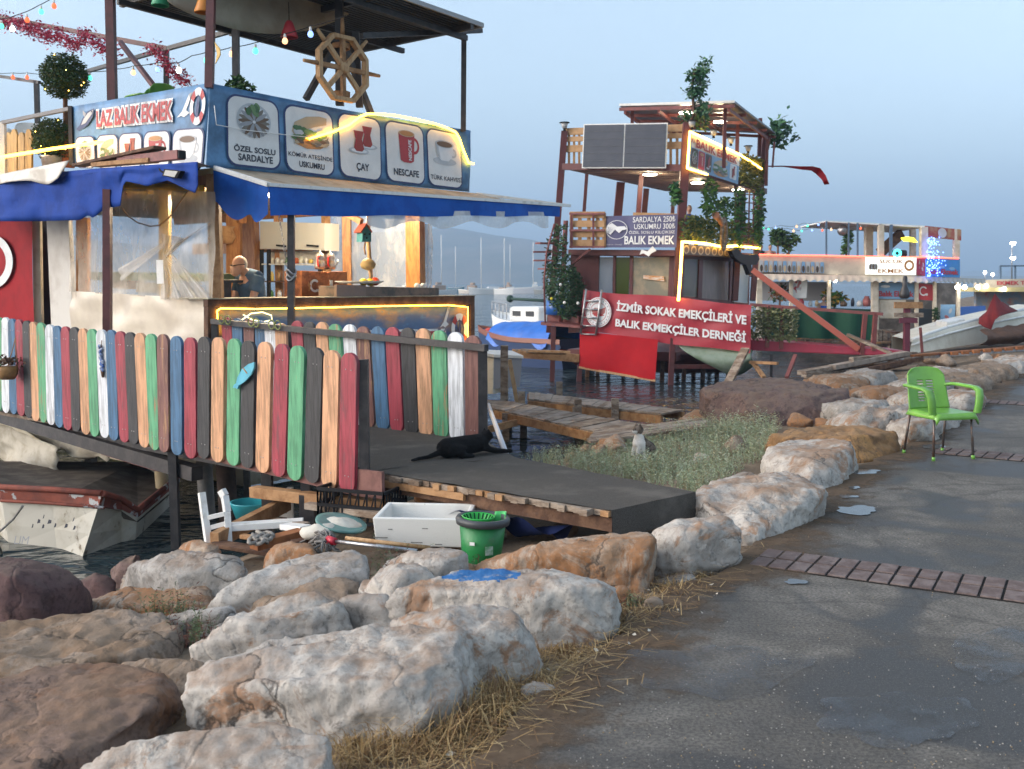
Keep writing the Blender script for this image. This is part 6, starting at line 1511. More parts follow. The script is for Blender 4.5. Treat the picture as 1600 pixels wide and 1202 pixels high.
fuse('body',b,[tb,wf],lambda c:1 if((c-cg).dot(fx)>.02 and c.z<hd_t.z-.035)or((c-hd_t).dot(fx)>.035 and c.z<hd_t.z-.005)else 0,.012,ct2,3)
# ------------------------------------------------------------------ vegetation
def blades(name,spots,hgt,wid,mats,seed,lean=.5,per=1,curl=.4):
 rn=random.Random(seed);b=MB()
 for(x,y,z,s_)in spots:
  for _ in range(per):
   h=hgt*s_*rn.uniform(.5,1.2);a=rn.uniform(0,6.283);l=rn.uniform(0,lean)*h
   dx,dy=math.cos(a),math.sin(a);px_,py_=-dy*wid,dx*wid
   o=Vector((x+rn.gauss(0,.03),y+rn.gauss(0,.03),z))
   m_=o+Vector((dx*l*.4,dy*l*.4,h*.6));t=o+Vector((dx*l,dy*l,h*(1-curl*rn.random()*(l/h))))
   w_=Vector((px_,py_,0))
   b.add([o-w_,o+w_,m_+w_*.7,m_-w_*.7,t],[(0,1,2,3),(3,2,4)],rn.randrange(len(mats)))
 return b.build(name,mats)
sage=[mat('sage leaf pale',(.36,.42,.27),.9),mat('sage leaf',(.26,.32,.19),.9),mat('sage leaf grey',(.42,.46,.34),.9),mat('sage leaf dry',(.33,.29,.16),.9)]
rg=random.Random(21);sp=[]
gpoly=[(800,712),(850,704),(900,690),(950,678),(1000,672),(1060,668),(1110,662),(1160,655),(1215,660),(1210,700),(1150,735),(1090,768),(1040,752),(960,742),(880,728),(815,716)]
def inside(x,y,P_):
 c=False;j=len(P_)-1
 for i in range(len(P_)):
  if(P_[i][1]>y)!=(P_[j][1]>y)and x<(P_[j][0]-P_[i][0])*(y-P_[i][1])/(P_[j][1]-P_[i][1])+P_[i][0]:c=not c
  j=i
 return c
n_=0
while n_<3400:
 x,y=rg.uniform(795,1225),rg.uniform(650,772)
 if not inside(x,y,gpoly):continue
 if rg.random()>(y-600)/170*1.2:pass
 p=gpt(x,y+8);d=noise.noise(Vector((p.x*2,p.y*2,0)))
 if d<-.42:continue
 sp.append((p.x,p.y,p.z-.01,.75+.5*d+(0.35 if x>1050 and y<690 else 0)));n_+=1
def sprigs(name,spots,hgt,mats,seed,nl=9,size=.035):
 """branching sprigs: a stem with small narrow leaves along it"""
 rn=random.Random(seed);b=MB()
 for(x,y,z,s_)in spots:
  h=hgt*s_*rn.uniform(.55,1.25);a=rn.uniform(0,6.283);l=rn.uniform(0,.5)*h;mi=rn.randrange(len(mats))
  o=Vector((x,y,z));t=o+Vector((math.cos(a)*l,math.sin(a)*l,h))
  w_=Vector((.0025,0,0));b.add([o-w_,o+w_,t],[(0,1,2)],mi)
  for k in range(nl):
   f=(k+.7)/nl;p=lerp(o,t,f);aa=rn.uniform(0,6.283);e=rn.uniform(.1,.9)
   d=Vector((math.cos(aa),math.sin(aa),e)).normalized()*size*rn.uniform(.6,1.5)*s_;q=d.cross(Vector((rn.gauss(0,1),rn.gauss(0,1),rn.gauss(0,1)))).normalized()*size*.11
   b.add([p,p+d*.5+q,p+d,p+d*.5-q],[(0,1,2,3)],mi if rn.random()<.7 else rn.randrange(len(mats)))
 return b.build(name,mats)
stuff(sprigs('grass',sp,.20,sage,3,9,.034),'sage green grass between the ramp and the purple boulder')
straw=[mat('straw',(.33,.215,.095),.85),mat('straw pale',(.42,.30,.15),.85),mat('straw brown',(.17,.10,.05),.9)]
sp=[];rg=random.Random(9)
tuft=[((700,1130),1.0,170,46,50),((760,1110),.9,130,42,40),((650,1165),.7,110,50,30),((560,1185),.6,80,40,22),((845,1080),.5,50,30,18),((780,1070),.8,90,30,24),((1000,965),.5,70,34,20),((1050,925),.5,60,22,12),((1080,905),.4,60,22,8),((960,985),.45,50,30,14),((880,1020),.35,60,40,14),((400,1105),.5,60,60,20),((440,1000),.45,40,30,12),((380,1000),.4,30,25,8),((60,1020),.5,60,30,26),((20,1110),.5,40,30,20),((260,1110),.5,50,40,20),((120,1190),.4,40,50,20),((1390,700),.35,40,20,6),((1240,850),.3,25,20,6)]
for(c,s_,k,rx_,ry_)in tuft:
 for _ in range(k*2):
  x,y=rg.gauss(c[0],rx_*.55),rg.gauss(c[1],ry_*.55);p=gpt(x,y)
  if edge_dist(p.x,p.y)<-.22:continue
  sp.append((p.x,p.y,p.z,s_*rg.uniform(.6,1.2)))
stuff(blades('dry_grass',sp,.17,.0022,straw,5,lean=2.2,per=2,curl=.75),'dry straw along the path edge')
b=MB();rg=random.Random(31)
for _ in range(2600):
 t=rg.random();px_,py_=(lerp(620,880,t),lerp(1195,1050,t))if rg.random()<.6 else(lerp(880,1110,t),lerp(1050,900,t))
 x,y=rg.gauss(px_,55),rg.gauss(py_,26);p=gpt(x,y)
 d=edge_dist(p.x,p.y)
 if d<-.3 or(d<-.05 and rg.random()<.7):continue
 if d<0:p.z=.004
 a=rg.uniform(0,6.28);l=rg.uniform(.03,.16);v=Vector((math.cos(a)*l,math.sin(a)*l,rg.uniform(-.005,.02)));w_=Vector((-math.sin(a),math.cos(a),0))*.0018
 o=p+UP*rg.uniform(.004,.03);b.add([o-w_,o+w_,o+v+w_,o+v-w_],[(0,1,2,3)],rg.randrange(3))
for _ in range(70):
 t=rg.random();px_,py_=lerp(560,1100,t),lerp(1200,905,t);x,y=rg.gauss(px_,50),rg.gauss(py_,22);p=gpt(x,y)
 if edge_dist(p.x,p.y)<0:p.z=.004
 a=rg.uniform(0,6.28);l=rg.uniform(.012,.045);d=Vector((math.cos(a),math.sin(a),.2))*l;q=Vector((-math.sin(a),math.cos(a),.1))*l*.35
 b.add([p+UP*.015,p+d*.5+q+UP*.02,p+d+UP*.012,p+d*.5-q+UP*.012],[(0,1,2,3)],3)
stuff(b.build('straw_litter',straw+[mat('pale leaf scrap',(.52,.48,.40),.8)]),'flattened straw and leaf scraps')
b=MB();rg=random.Random(41)
for _ in range(1100):
 x,y=rg.uniform(700,1620),1202-500*rg.random()**1.5;p=pz(x,y,0)
 if edge_dist(p.x,p.y)>-.02:continue
 s_=rg.uniform(.0015,.0035)*(1.6 if rg.random()<.03 else 1);a=rg.uniform(0,3)
 b.box(p+UP*s_*.3,(s_*1.6,s_,s_),(Vector((math.cos(a),math.sin(a),0)),Vector((-math.sin(a),math.cos(a),0)),UP),0 if rg.random()<.7 else 1)
stuff(b.build('path_grit',[mat('pale grit',(.33,.31,.28),.9),mat('tan grit',(.30,.22,.13),.9)]),'grit on the path')
wm=[mat('weed leaf',(.09,.13,.06),.8),mat('weed grey',(.13,.16,.10),.8),mat('weed stem red',(.14,.06,.045),.8)]
for i,(px,py,k,hh,lab)in enumerate(((262,985,70,.16,'green weed growing in the hollow left of the brown topped boulder'),(300,1010,50,.13,'low reddish weed in front of the hollow between two slabs'),(620,925,40,.17,'upright weed between the small split rock and the white boulder'),(345,925,26,.09,'small weed on the rust streaked slab'),(600,860,22,.09,'tiny weed beside the mop handle end'),(745,890,16,.08,'tiny weed at the foot of the green bucket'),(428,935,24,.08,'small green weed on the brown slab'),(990,955,18,.05,'tiny weed in the straw by the path'),(575,975,20,.11,'weed growing in front of the small split rock'))):
 rn=random.Random(i);S_=[]
 for _ in range(k):
  p=gpt(rn.gauss(px,22 if k>30 else 12),rn.gauss(py,9 if k>30 else 5));S_.append((p.x,p.y,p.z+(.06 if py<950 and px>500 else.03),1))
 tag(sprigs('weed',S_,hh,wm,i,10,.025),lab,'weed','weeds between the rocks')
 # ------------------------------------------------------------------ jetty of old planks
JZ=-.33
jt=thing('jetty','nearer walkway of weathered planks on posts in the shallow water','jetty',tuple(pz(860,650,SEA)))
def walkway(root,tl,tr,br,bl,n,z,hgt):
 A,B,C_,D=[pz(*p,z)for p in(tl,tr,br,bl)]
 b=MB()
 for i in range(n):
  f0,f1=i/n,(i+.95)/n;zz=UP*random.uniform(-.008,.008)
  b.prism([lerp(A,B,f0)+zz,lerp(A,B,f1)+zz,lerp(D,C_,f1)+zz,lerp(D,C_,f0)+zz],-UP*.03,random.randrange(2))
 b.build('planks',[wood_old,mat('weathered wood light',(.30,.25,.21),.85,col2=(.2,.16,.13),scale=6,bump=.4,bscale=30)],root)
 b=MB();b.beam(D-UP*hgt,C_-UP*hgt,.06,.12);b.beam(A-UP*hgt,B-UP*hgt,.06,.12);b.build('edge_beam',wood_raw,root)
walkway(jt,(800,627),(1012,664),(944,677),(771,638),16,JZ,.09)
b=MB();b.prism([pz(*p,JZ)for p in((745,624),(800,627),(771,639),(735,632))],-UP*.04);b.build('platform',wood_old,jt)
for x,y in((795,640),(790,655),(818,650),(905,668),(900,645)):p=pz(x,y,-.45);b=MB();b.beam(Vector((p.x,p.y,-.36)),Vector((p.x,p.y,-1.3)),.11,.11);b.build('post',wood_old,jt)
b=MB();b.beam(pz(760,672,-.55),pz(828,655,-.42),.05,.10);b.build('brace',wood_raw,jt)
jt2=thing('jetty','farther weathered plank walkway on posts beyond the nearer one','jetty',tuple(pz(930,630,SEA)))
walkway(jt2,(826,612),(1068,640),(1034,646),(826,623),22,JZ+.02,.10)
for(x,y0,y1)in((874,597,640),(903,624,680),(961,623,672),(815,612,640)):
 Y=pz(x,y0+18,JZ).y;b=MB();b.beam(pd(x,y0,Y),pd(x,y1+10,Y),.11,.11);b.build('post',wood_old,jt2)
b=MB();Y=pz(788,625,JZ).y;b.beam(pd(788,540,Y),pd(788,640,Y),.13,.12);tag(b.build('mooring_post',wood_old,bevel=.01),'tall weathered timber post standing by the cream cabinet','post')
b=MB();b.beam(pd(796,562,Y+.2),pd(808,630,Y+.2),.07,.06);tag(b.build('leaning_stake',wood_light),'thin stake leaning beside the tall weathered post','stake')
cabn=thing('cabinet','discarded cream cabinet with a grey side standing on the jetty end','cabinet',tuple(pd(790,612,Y+1.2)))
Y2=Y+.9;b=MB();e=Vector((.85,.35,0));b.prism([pd(745,552,Y2),pd(771,556,Y2),pd(770,616,Y2),pd(745,614,Y2)],Vector((.35,.75,0))*.8);b.build('door',cream,cabn)
b=MB();b.prism([pd(771,557,Y2+.02),pd(816,558,Y2+.3),pd(812,604,Y2+.3),pd(771,608,Y2+.02)],Vector((.0,.5,0)));b.build('side_panel',mat('grey cabinet side',(.22,.22,.24),.6),cabn)
b=MB();b.prism([pd(743,550,Y2-.05),pd(771,554,Y2-.05),pd(818,556,Y2+.3),pd(800,548,Y2+.8),pd(745,546,Y2+.8)],-UP*.05);b.build('top_panel',mat('pale cabinet top',(.55,.53,.5),.5),cabn)
b=MB();b.tube([pz(763,633,-.1),pz(790,708,.0)],.03,10);b.tube([pz(763,633,-.1),pz(757,640,-.1)],.035,8);tag(b.build('white_pipe',mat('white pvc',(.62,.62,.66),.35)),'white plastic pipe leaning beyond the black cat','pipe')
b=MB();rp=random.Random(6)
for k in range(9):
 f=k/8;b.beam(pz(920+10*f,690-14*f,-.22+.02*rp.random()),pz(1110-14*f,664-10*f+rp.uniform(-3,3),-.12+.03*rp.random()),.11,.03,k%2)
tag(b.build('plank_raft',[wood_old,mat('weathered wood light',(.3,.25,.21))]),'heap of weathered planks nailed side by side lying behind the grass','planks')
# ------------------------------------------------------------------ boats behind the jetty
def small_hull(root,A,B,wid,z0,z1,mats,bow=.8):
 """simple displacement hull from stern A to bow B with sheer and flare"""
 A,B=Vector(A),Vector(B);d=(B-A);L_=d.length;d.normalize();s_=Vector((-d.y,d.x,0));n=14;rows=[]
 for i in range(n+1):
  f=i/n;w=wid/2*(1-max(0,(f-.45)/.55)**2.0);sh=(z1-z0)*(1+.35*max(0,f-.4)**1.5*2)
  c=A+d*(L_*f);row=[]
  for(kw,kz)in((0,-.25),(.55,-.2),(.85,.0),(.95,.5),(1.0,.82),(1.03,.84),(1.02,1.0)):row.append((c+s_*(w*kw)+d*(kz*.25*f**3*L_*.15)).to_tuple()[:2]+(z0+sh*kz,))
  rows.append(row)
 b=MB()
 for sgn in(1,-1):
  vs=[]
  for i,row in enumerate(rows):
   c=A+d*(L_*i/n)
   for(x,y,z)in row:
    v=Vector((x,y,0))-Vector((c.x,c.y,0));k=v.dot(s_);vs.append(Vector((x,y,z))-s_*(0 if sgn>0 else 2*k))
  m_=len(rows[0])
  for j in range(m_-1):b.add([vs[i*m_+j]for i in range(n+1)]+[vs[i*m_+j+1]for i in range(n+1)],[(i,i+1,n+2+i,n+1+i)if sgn>0 else(n+1+i,n+2+i,i+1,i)for i in range(n)],1 if j>=4 else 0,True)
 top=[Vector(r[-1])for r in rows];oth=[]
 for i,t in enumerate(top):
  c=A+d*(L_*i/n);v=Vector((t.x-c.x,t.y-c.y,0));oth.append(t-s_*(2*v.dot(s_)))
 b.poly([p-UP*.08 for p in top]+[p-UP*.08 for p in oth[::-1]],0)
 b.poly([Vector(p)for p in rows[0]]+[Vector((A.x*2-p[0],A.y*2-p[1],p[2]))for p in rows[0][::-1]],0)
 return b.build('hull',mats,root)
bt=thing('moored_boat','moored boat covered by a bright blue tarpaulin beyond the cabinet','boat',tuple(pd(810,555,31)))
P0,P1=pd(905,560,29.5),pd(752,556,32);P0.z=P1.z=SEA
small_hull(bt,P0,P1,1.8,SEA,.05,[mat('dark blue hull',(.02,.045,.12),.5),mat('boat brown strake',(.22,.08,.05),.5)])
bt_c=mat('bright blue tarp',(.012,.13,.52),.45,col2=(.01,.10,.42),scale=2,bump=.3,bscale=4)
ax=(P1-P0).normalized();ay=Vector((-ax.y,ax.x,0));b=MB();vs=[]
for i in range(31):
 f=i/30;c=lerp(P0,P1,.12+.66*f)
 for j in range(13):
  t=-1+j/6;r_=.98*(1-.25*f)
  z=.12+(.42-.1*f)*(1-abs(t)**1.6)-(.28*max(0,abs(t)-.8)*5*(1+.4*math.sin(f*17)))+.04*noise.noise(Vector((f*9,t*3,0)))
  vs.append(c+ay*(t*r_)+UP*(z-SEA))
b.add(vs,[(i*13+j,(i+1)*13+j,(i+1)*13+j+1,i*13+j+1)for i in range(30)for j in range(12)],0,True);b.build('tarpaulin',bt_c,bt)
b=MB();b.ball(pd(764,521,31.5),.17,14);tag(b.build('buoy',mat('orange red buoy',(.62,.06,.03),.4)),'round orange red buoy at the bow of the tarpaulin boat','buoy')
mbt=thing('motor_boat','white motor boat with a low cabin and bow rail moored behind the blue tarpaulin','motor boat',tuple(pd(815,530,38)))
P0,P1=pd(890,520,36),pd(772,518,39);P0.z=P1.z=SEA
small_hull(mbt,P0,P1,2.2,SEA,.25,[white_paint,white_paint])
axm=(P1-P0).normalized();aym=Vector((-axm.y,axm.x,0));mid_=lerp(P0,P1,.42)
b=MB();b.box(Vector((mid_.x,mid_.y,.50)),(1.6,1.3,.55),(axm,aym,UP));cbn=b.build('cabin',white_paint,mbt,bevel=.12)
for k in(-.35,.35):
 b=MB();sgn=-1 if aym.y>0 else 1;b.box(Vector((mid_.x,mid_.y,.53))+axm*k+aym*(.66*sgn),(.4,.03,.18),(axm,aym,UP));b.build('window',glass_dark,cbn)
b=MB();rl=[]
for i in range(9):f=.6+.4*i/8;c=lerp(P0,P1,f);rl.append(c+aym*((1-(f-.6)*2.2)*(-1 if aym.y>0 else 1)*.8)+UP*(1.65+.2*(f-.6)))
b.tube(rl,.025,6)
for p in rl[::2]:b.tube([p,p-UP*.55],.02,6)
b.build('bow_rail',steel_bare,mbt)
b=MB();pbm=pd(797,467,35);b.tube([pbm,pd(850,470,33)],.05,8);b.ball(pbm,.13,8);tag(b.build('furled_boom',mat('dark green cover',(.03,.06,.05),.7)),'dark furled boom sticking out above the motor boat','boom')
mr=random.Random(17)
cols=[(.62,.62,.6),(.6,.6,.62),(.06,.22,.26),(.55,.5,.42),(.62,.62,.6),(.10,.16,.3)]
cn_l=['white','pale grey','teal','cream','white','blue']
bnum=[(690,205,9),(668,230,7),(712,240,6),(735,215,8),(752,200,10),(775,220,12),(797,235,8),(815,210,12),(833,225,9),(848,205,7),(862,230,8),(725,250,9),(788,198,7),(640,240,8)]
wher=['the counter','the right awning post','the far edge of the counter','the stall corner','the cream cabinet','the tall jetty post','the motor boat bow','the motor boat cabin','the leafy stair','the foot of the leafy stair','the leafy stair wall','the counter end','the dark boom','the orange post']
for i,(px,Y_,L_)in enumerate(bnum):
 ci=i%6;c=pd(px,455,Y_);c.z=SEA;d=Vector((mr.choice((-1,1)),mr.uniform(-.9,.9),0)).normalized()
 L_*=mr.uniform(.45,.75)
 t=thing('far_boat','%s %s boat far across the water above %s'%(('small','larger')[L_>8],cn_l[ci],wher[i]),'boat',tuple(c),'boats moored across the bay')
 m_=mat('far hull %d'%ci,cols[ci],.5);small_hull(t,c-d*L_/2,c+d*L_/2,L_*.28,SEA,SEA+mr.uniform(.6,1.3),[m_,white_paint])
 b=MB();s_=Vector((-d.y,d.x,0));ch_k=mr.uniform(.35,1.25);b.box(c-d*L_*.08+UP*(.4+.65*ch_k),(L_*mr.uniform(.2,.45),L_*.18,1.3*ch_k),(d,s_,UP))
 if ch_k>.9:b.box(c-d*L_*.1+UP*(.5+1.5*ch_k),(L_*.16,L_*.13,.5),(d,s_,UP))
 b.build('cabin',white_paint if i%3 else mat('far cabin tan',(.35,.25,.18),.6),t,bevel=.12)
 if i%3==1:b=MB();b.box(c-d*L_*.08+UP*(.45+.8*ch_k),(L_*.22,L_*.185,.35),(d,s_,UP));b.build('window_band',glass_dark,t)
 if i%2==0:b=MB();b.tube([c+UP*1,c+UP*(9+L_*.4)],.09,5);b.build('mast',white_paint,t)
b=MB();tr_=random.Random(2)
for _ in range(1600):
 x=tr_.uniform(-1400,350);y=1330+tr_.uniform(0,130);w_=tr_.uniform(4,14);h=tr_.uniform(3,9)
 z=-1+(y-1330)*.10
 b.box((x,y,z+h/2),(w_,10,h),None,tr_.randrange(4))
stuff(b.build('far_town',[mat('far wall %d'%i,c,.9)for i,c in enumerate(((.6,.56,.5),(.5,.42,.36),(.65,.64,.62),(.35,.28,.24)))],origin=(0,1330,0)),'town along the far shore')
# ------------------------------------------------------------------ second stall boat (maroon, two decks)
Q2=Vector((4.15,25.0,0));F2=Plane(Q2,(-.902,.431,0));S2=Plane(Q2,(.47,.883,0))
UA=Vector((-.902,.431,0));NB=Vector((.47,.883,0));A2=(UA,NB,UP)
def L2(a,b_,z):return Q2+UA*a+NB*b_+UP*z
mar=mat('maroon paint',(.115,.030,.030),.55,col2=(.085,.024,.024),scale=3,bump=.1)
st2=thing('maroon_stall_boat','two decked maroon boat stall with solar panels, purple price banner and hedges','boat stall',tuple(L2(1.6,3,SEA)))
def bar(name,p,q,w,m,par,h=None):b=MB();b.beam(p,q,w,h);return b.build(name,m,par)
lean=Vector((.0,0,0))
for(xt,yt,xb,yb,w_)in((882,205,858,520,.16),(1074,192,1057,470,.20)):bar('post',F2.at(xt,yt),F2.at(xb,yb),w_,mar,st2)
for(xt,yt,xb,yb,o_,w_)in((917,270,912,338,-2.5,.09),(970,285,965,338,-3.2,.22),(1002,272,997,338,-1.4,.12),(1010,295,1006,338,-4.0,.15),(1053,300,1050,340,-5,.10)):bar('post',F2.at(xt,yt,o_),F2.at(xb,yb,o_),w_,mar,st2)
for(xt,yt,xb,yb,o_,w_)in((1153,175,1150,305,0,.09),(1188,185,1186,245,0,.10),(1195,212,1176,470,0,.15),(1158,300,1148,470,0,.16)):bar('post',S2.at(xt,yt,o_),S2.at(xb,yb,o_),w_,mar,st2)
dkm=mat('pale deck underside',(.46,.36,.31),.6,col2=(.38,.29,.25),scale=1.5)
fl_,fr_=F2.at(880,264),F2.at(1067,266);sr_=S2.at(1194,302);fbl=fl_+(sr_-fr_)
b=MB();b.prism([fl_,fr_,sr_,fbl],UP*.10,1,0);
for k in range(1,12):b.beam(lerp(fl_,fbl,k/12)-UP*.004,lerp(fr_,sr_,k/12)-UP*.004,.012,.004,0)
b.build('upper_deck',[mar,dkm],st2)
b=MB();b.beam(fl_+UP*.05-NB*.03,fr_+UP*.05-NB*.03,.1,.16);b.beam(fr_+UP*.05+Vector((.04,0,0)),sr_+UP*.05+Vector((.04,0,0)),.1,.16);b.build('deck_edge',mar,st2)
ml,mr_,ms=F2.at(888,390),F2.at(1059,391),S2.at(1176,396)
b=MB();b.prism([ml,mr_,ms,ml+(ms-mr_)],UP*-.14);b.build('middle_deck',mar,st2)
floor=F2.at(1000,480).z
b=MB();g0_,g1_,g2_=[Vector((p.x,p.y,-.05))for p in(ml,mr_,ms)];b.prism([g0_,g1_,g2_,g0_+(g2_-g1_)],UP*-.22);b.build('lower_deck',mar,st2)
IN=F2.off(-.25)
b=MB()
for q in(((892,395),(936,396),(934,520),(888,520)),((958,398),(962,398),(960,520),(956,520)),((984,398),(989,398),(987,520),(982,520)),((1046,399),(1060,399),(1056,520),(1042,520)),((936,468),(1046,472),(1043,520),(934,520)),((934,395),(1048,397),(1048,402),(934,400))):
 b.prism([IN.at(*p)for p in q],-IN.n*.08)
b.build('front_wall',mar,st2)
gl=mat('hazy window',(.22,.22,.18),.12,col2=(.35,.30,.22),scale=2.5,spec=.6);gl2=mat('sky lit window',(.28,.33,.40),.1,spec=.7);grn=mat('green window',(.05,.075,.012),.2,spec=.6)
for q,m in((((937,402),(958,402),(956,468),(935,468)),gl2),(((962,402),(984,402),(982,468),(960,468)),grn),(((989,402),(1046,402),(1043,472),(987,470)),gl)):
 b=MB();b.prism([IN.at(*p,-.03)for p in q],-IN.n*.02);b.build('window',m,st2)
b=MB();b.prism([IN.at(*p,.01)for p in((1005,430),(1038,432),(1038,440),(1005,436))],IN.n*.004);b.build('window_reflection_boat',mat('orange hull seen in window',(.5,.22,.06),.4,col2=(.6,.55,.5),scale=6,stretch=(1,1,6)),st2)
SN=S2.off(-.2)
b=MB()
for q in(((1060,396),(1176,400),(1172,410),(1058,404)),((1060,396),(1070,396),(1066,520),(1056,520)),((1093,398),(1099,398),(1095,520),(1089,520)),((1142,400),(1150,400),(1146,520),(1138,520)),((1060,464),(1146,470),(1146,525),(1058,520))):b.prism([SN.at(*p)for p in q],-SN.n*.08)
b.build('side_wall',mar,st2)
for q,m in((((1070,402),(1093,403),(1089,465),(1066,463)),mat('dark green window',(.03,.035,.018),.35,spec=.6)),(((1099,404),(1142,406),(1138,470),(1095,466)),mat('curtained window',(.11,.085,.08),.4,col2=(.2,.15,.13),scale=5,stretch=(6,6,.4)))):
 b=MB();b.prism([SN.at(*p,-.03)for p in q],-SN.n*.02);b.build('window',m,st2)
b=MB();b.prism([SN.at(*p,.05)for p in((1150,402),(1172,404),(1168,474),(1147,472))],-SN.n*.06);b.build('white_panel',mat('pale blue panel',(.45,.50,.52),.4),st2)
b=MB();b.prism([L2(.2,6.8,0),L2(3.0,6.8,0),L2(3.0,6.8,2.2),L2(.2,6.8,2.2)],NB*.05);b.build('back_wall',mar,st2)
sl=mat('pine slats',(.44,.27,.14),.6,col2=(.36,.21,.10),scale=6)
b=MB()
for y in(206,218,233):b.beam(F2.at(884,y,-.05),F2.at(1068,y-6,-.05),.05,.17 if y!=218 else.12)
for x in(889,897,905,1048,1058):b.beam(F2.at(x,206,-.08),F2.at(x,262,-.08),.06,.05)
b.build('slat_railing',sl,st2)
b=MB()
for y in(336,350,366,380):b.beam(F2.at(891,y,.25),F2.at(945,y,.25),.06,.16)
for x in(893,906,920,934,944):b.beam(F2.at(x,333,.22),F2.at(x,386,.22),.09,.06)
b.build('slat_railing',sl,st2);b=MB();b.beam(F2.at(990,336,-.6),F2.at(1060,338,-.6),.1,.12);b.build('handrail',sl,st2)
b=MB()
for x in(893,927):b.beam(F2.at(x,333,.34),F2.at(x,388,.34),.05)
for y in(334,360,386):b.beam(F2.at(890,y,.34),F2.at(945,y,.34),.05)
b.beam(F2.at(895,412,.1),F2.at(922,390,.3),.05);b.build('railing_frame',red_steel,st2)
rf=[F2.at(968,166,-1.0),S2.at(1148,162,1.2),S2.at(1211,208,.4),F2.at(1010,200,-3.0)]
a0_=L2(1.9,1.6,6.28);rfz=[L2(2.1,1.2,6.30),L2(-.55,1.2,6.30),L2(-.55,7.2,6.05),L2(2.1,7.2,6.05)]
rfz=[pd(968,166,26.8),pd(1148,161,25.6),pd(1212,210,31.0),pd(1012,200,32.2)]
b=MB();b.prism(rfz,UP*.05);b.build('roof_panel',mat('solar roof',(.05,.055,.08),.4,col2=(.08,.085,.11),scale=2),st2)
b=MB()
for t in(.0,.25,.5,.75,1):b.beam(lerp(rfz[0],rfz[3],t)-UP*.08,lerp(rfz[1],rfz[2],t)-UP*.08,.06,.08)
for t in(.05,.35,.65,.95):b.beam(lerp(rfz[0],rfz[1],t)-UP*.16,lerp(rfz[3],rfz[2],t)-UP*.16,.06,.08)
b.build('purlin',red_steel,st2)
b=MB();b.beam(rfz[0]+UP*.03,rfz[1]+UP*.03,.04,.06);b.build('roof_edge',white_paint,st2)
for t,s_ in((.1,0),(.9,0),(.1,1),(.95,1)):p=lerp(lerp(rfz[0],rfz[3],.05+.9*s_),lerp(rfz[1],rfz[2],.05+.9*s_),t);bar('post',p,Vector((p.x,p.y,4.5)),.08,mar,st2)
so=thing('solar_panel','double blue grey solar panel fixed on the top railing of the maroon boat','solar panel',tuple(F2.at(975,262,.2)))
SQ=[(912,194),(1043,192),(1040,263),(909,263)]
b=MB();b.prism([F2.at(*p,.22)for p in SQ],-F2.n*.05);b.build('frame',white_paint,so)
P=Print(F2,SQ,.235)
for x0,x1 in((.012,.492),(.508,.988)):
 b2=MB();q=[P.pt(x0,.975,0),P.pt(x1,.975,0),P.pt(x1,.025,0),P.pt(x0,.025,0)];b2.poly(q);ce=b2.build('cell_panel',mat('solar cells',(.050,.058,.078),.45,col2=(.062,.07,.092),scale=4,spec=.3),so)
 b2=MB()
 for k in range(1,6):y=k/6;b2.beam(P.pt(x0,y,1),P.pt(x1,y,1),.012,.003)
 b2.build('cell_lines',mat('cell line',(.16,.17,.19),.4),ce)
pb=thing('price_banner','purple price banner with white lettering listing sardines and mackerel','banner',tuple(F2.at(1000,387,.2)))
BQ=[(944,338),(1059,335),(1057,387),(943,387)]
b=MB();b.sheet([F2.at(*p,.20)for p in BQ],20,6,lambda u,v:F2.n*(.01*math.sin(u*15)),PALN['purple']);b.build('sheet',PAL,pb)
P=Print(F2,BQ,.225)
P.text('SARDALYA 250₺',.40,.78,.97,.96,'white',1,.008);P.text('USKUMRU 300₺',.42,.57,.97,.74,'white',1,.008);P.text('ÖZEL SOSLU KILÇIKSIZ',.35,.41,.97,.53,'white',1,.0);P.text('BALIK EKMEK',.29,.10,.97,.36,'white',1,.025);P.text('balıkçının ekmeği',.02,.07,.26,.12,'lgrey',1,0)
P.ring(.18,.56,.15,.30,.06,'white',1);Q_=Print.sub(P,.04,.34,.33,.80)
Q_.poly([(.0,.75),(.25,.95),(.5,.7),(.85,.72),(1,.5),(.75,.45),(.6,.25),(.4,.5),(.2,.15),(.02,.3)],'white',2)
for k in range(5):Q_.poly([(.05,.68-.1*k),(.35,.6-.03*k),(.05,.65-.1*k)],'purple',3)
Q_.poly([(.9,.5),(1,.5),(.9,.46)],'purple',3)
P.mb.build('lettering',PAL,pb)
b=MB();c_=F2.at(1011,393,.25);q=MB()
q.prism([F2.at(x,y,.25)for x,y in((1000,398),(1003,390),(1012,393),(1020,385),(1026,392),(1018,396),(1014,401),(1006,396))],F2.n*.03);tag(q.build('fish_sign',white_paint),'white cutout fish sign below the purple banner','sign')
RQ=[(912,453),(1174,476),(1172,553),(906,517)];RP_=F2.off(.55)
rbn=thing('association_banner','long red banner with bold white lettering and a round emblem hung along the hull','banner',tuple(RP_.at(1040,535)))
b=MB();b.sheet([RP_.at(*p)for p in RQ],60,10,lambda u,v:RP_.n*(.03*math.sin(u*19+v*6)*math.sin(v*3.1)+.03*noise.noise(Vector((u*9,v*4,0))))+UP*(.05*math.sin(u*9)*(v-.5)),PALN['banner']);b.build('sheet',PAL,rbn)
P=Print(RP_,RQ,.07)
P.text('İZMİR SOKAK EMEKÇİLERİ VE',.215,.54,.975,.83,'white',1,.035);P.text('BALIK EKMEKÇİLER DERNEĞİ',.215,.175,.975,.455,'white',1,.035)
P.ell(.105,.50,.080,.36,'white',1,n=32);P.ring(.105,.50,.075,.335,.03,'red',2);P.ring(.105,.50,.052,.23,.05,'red',2)
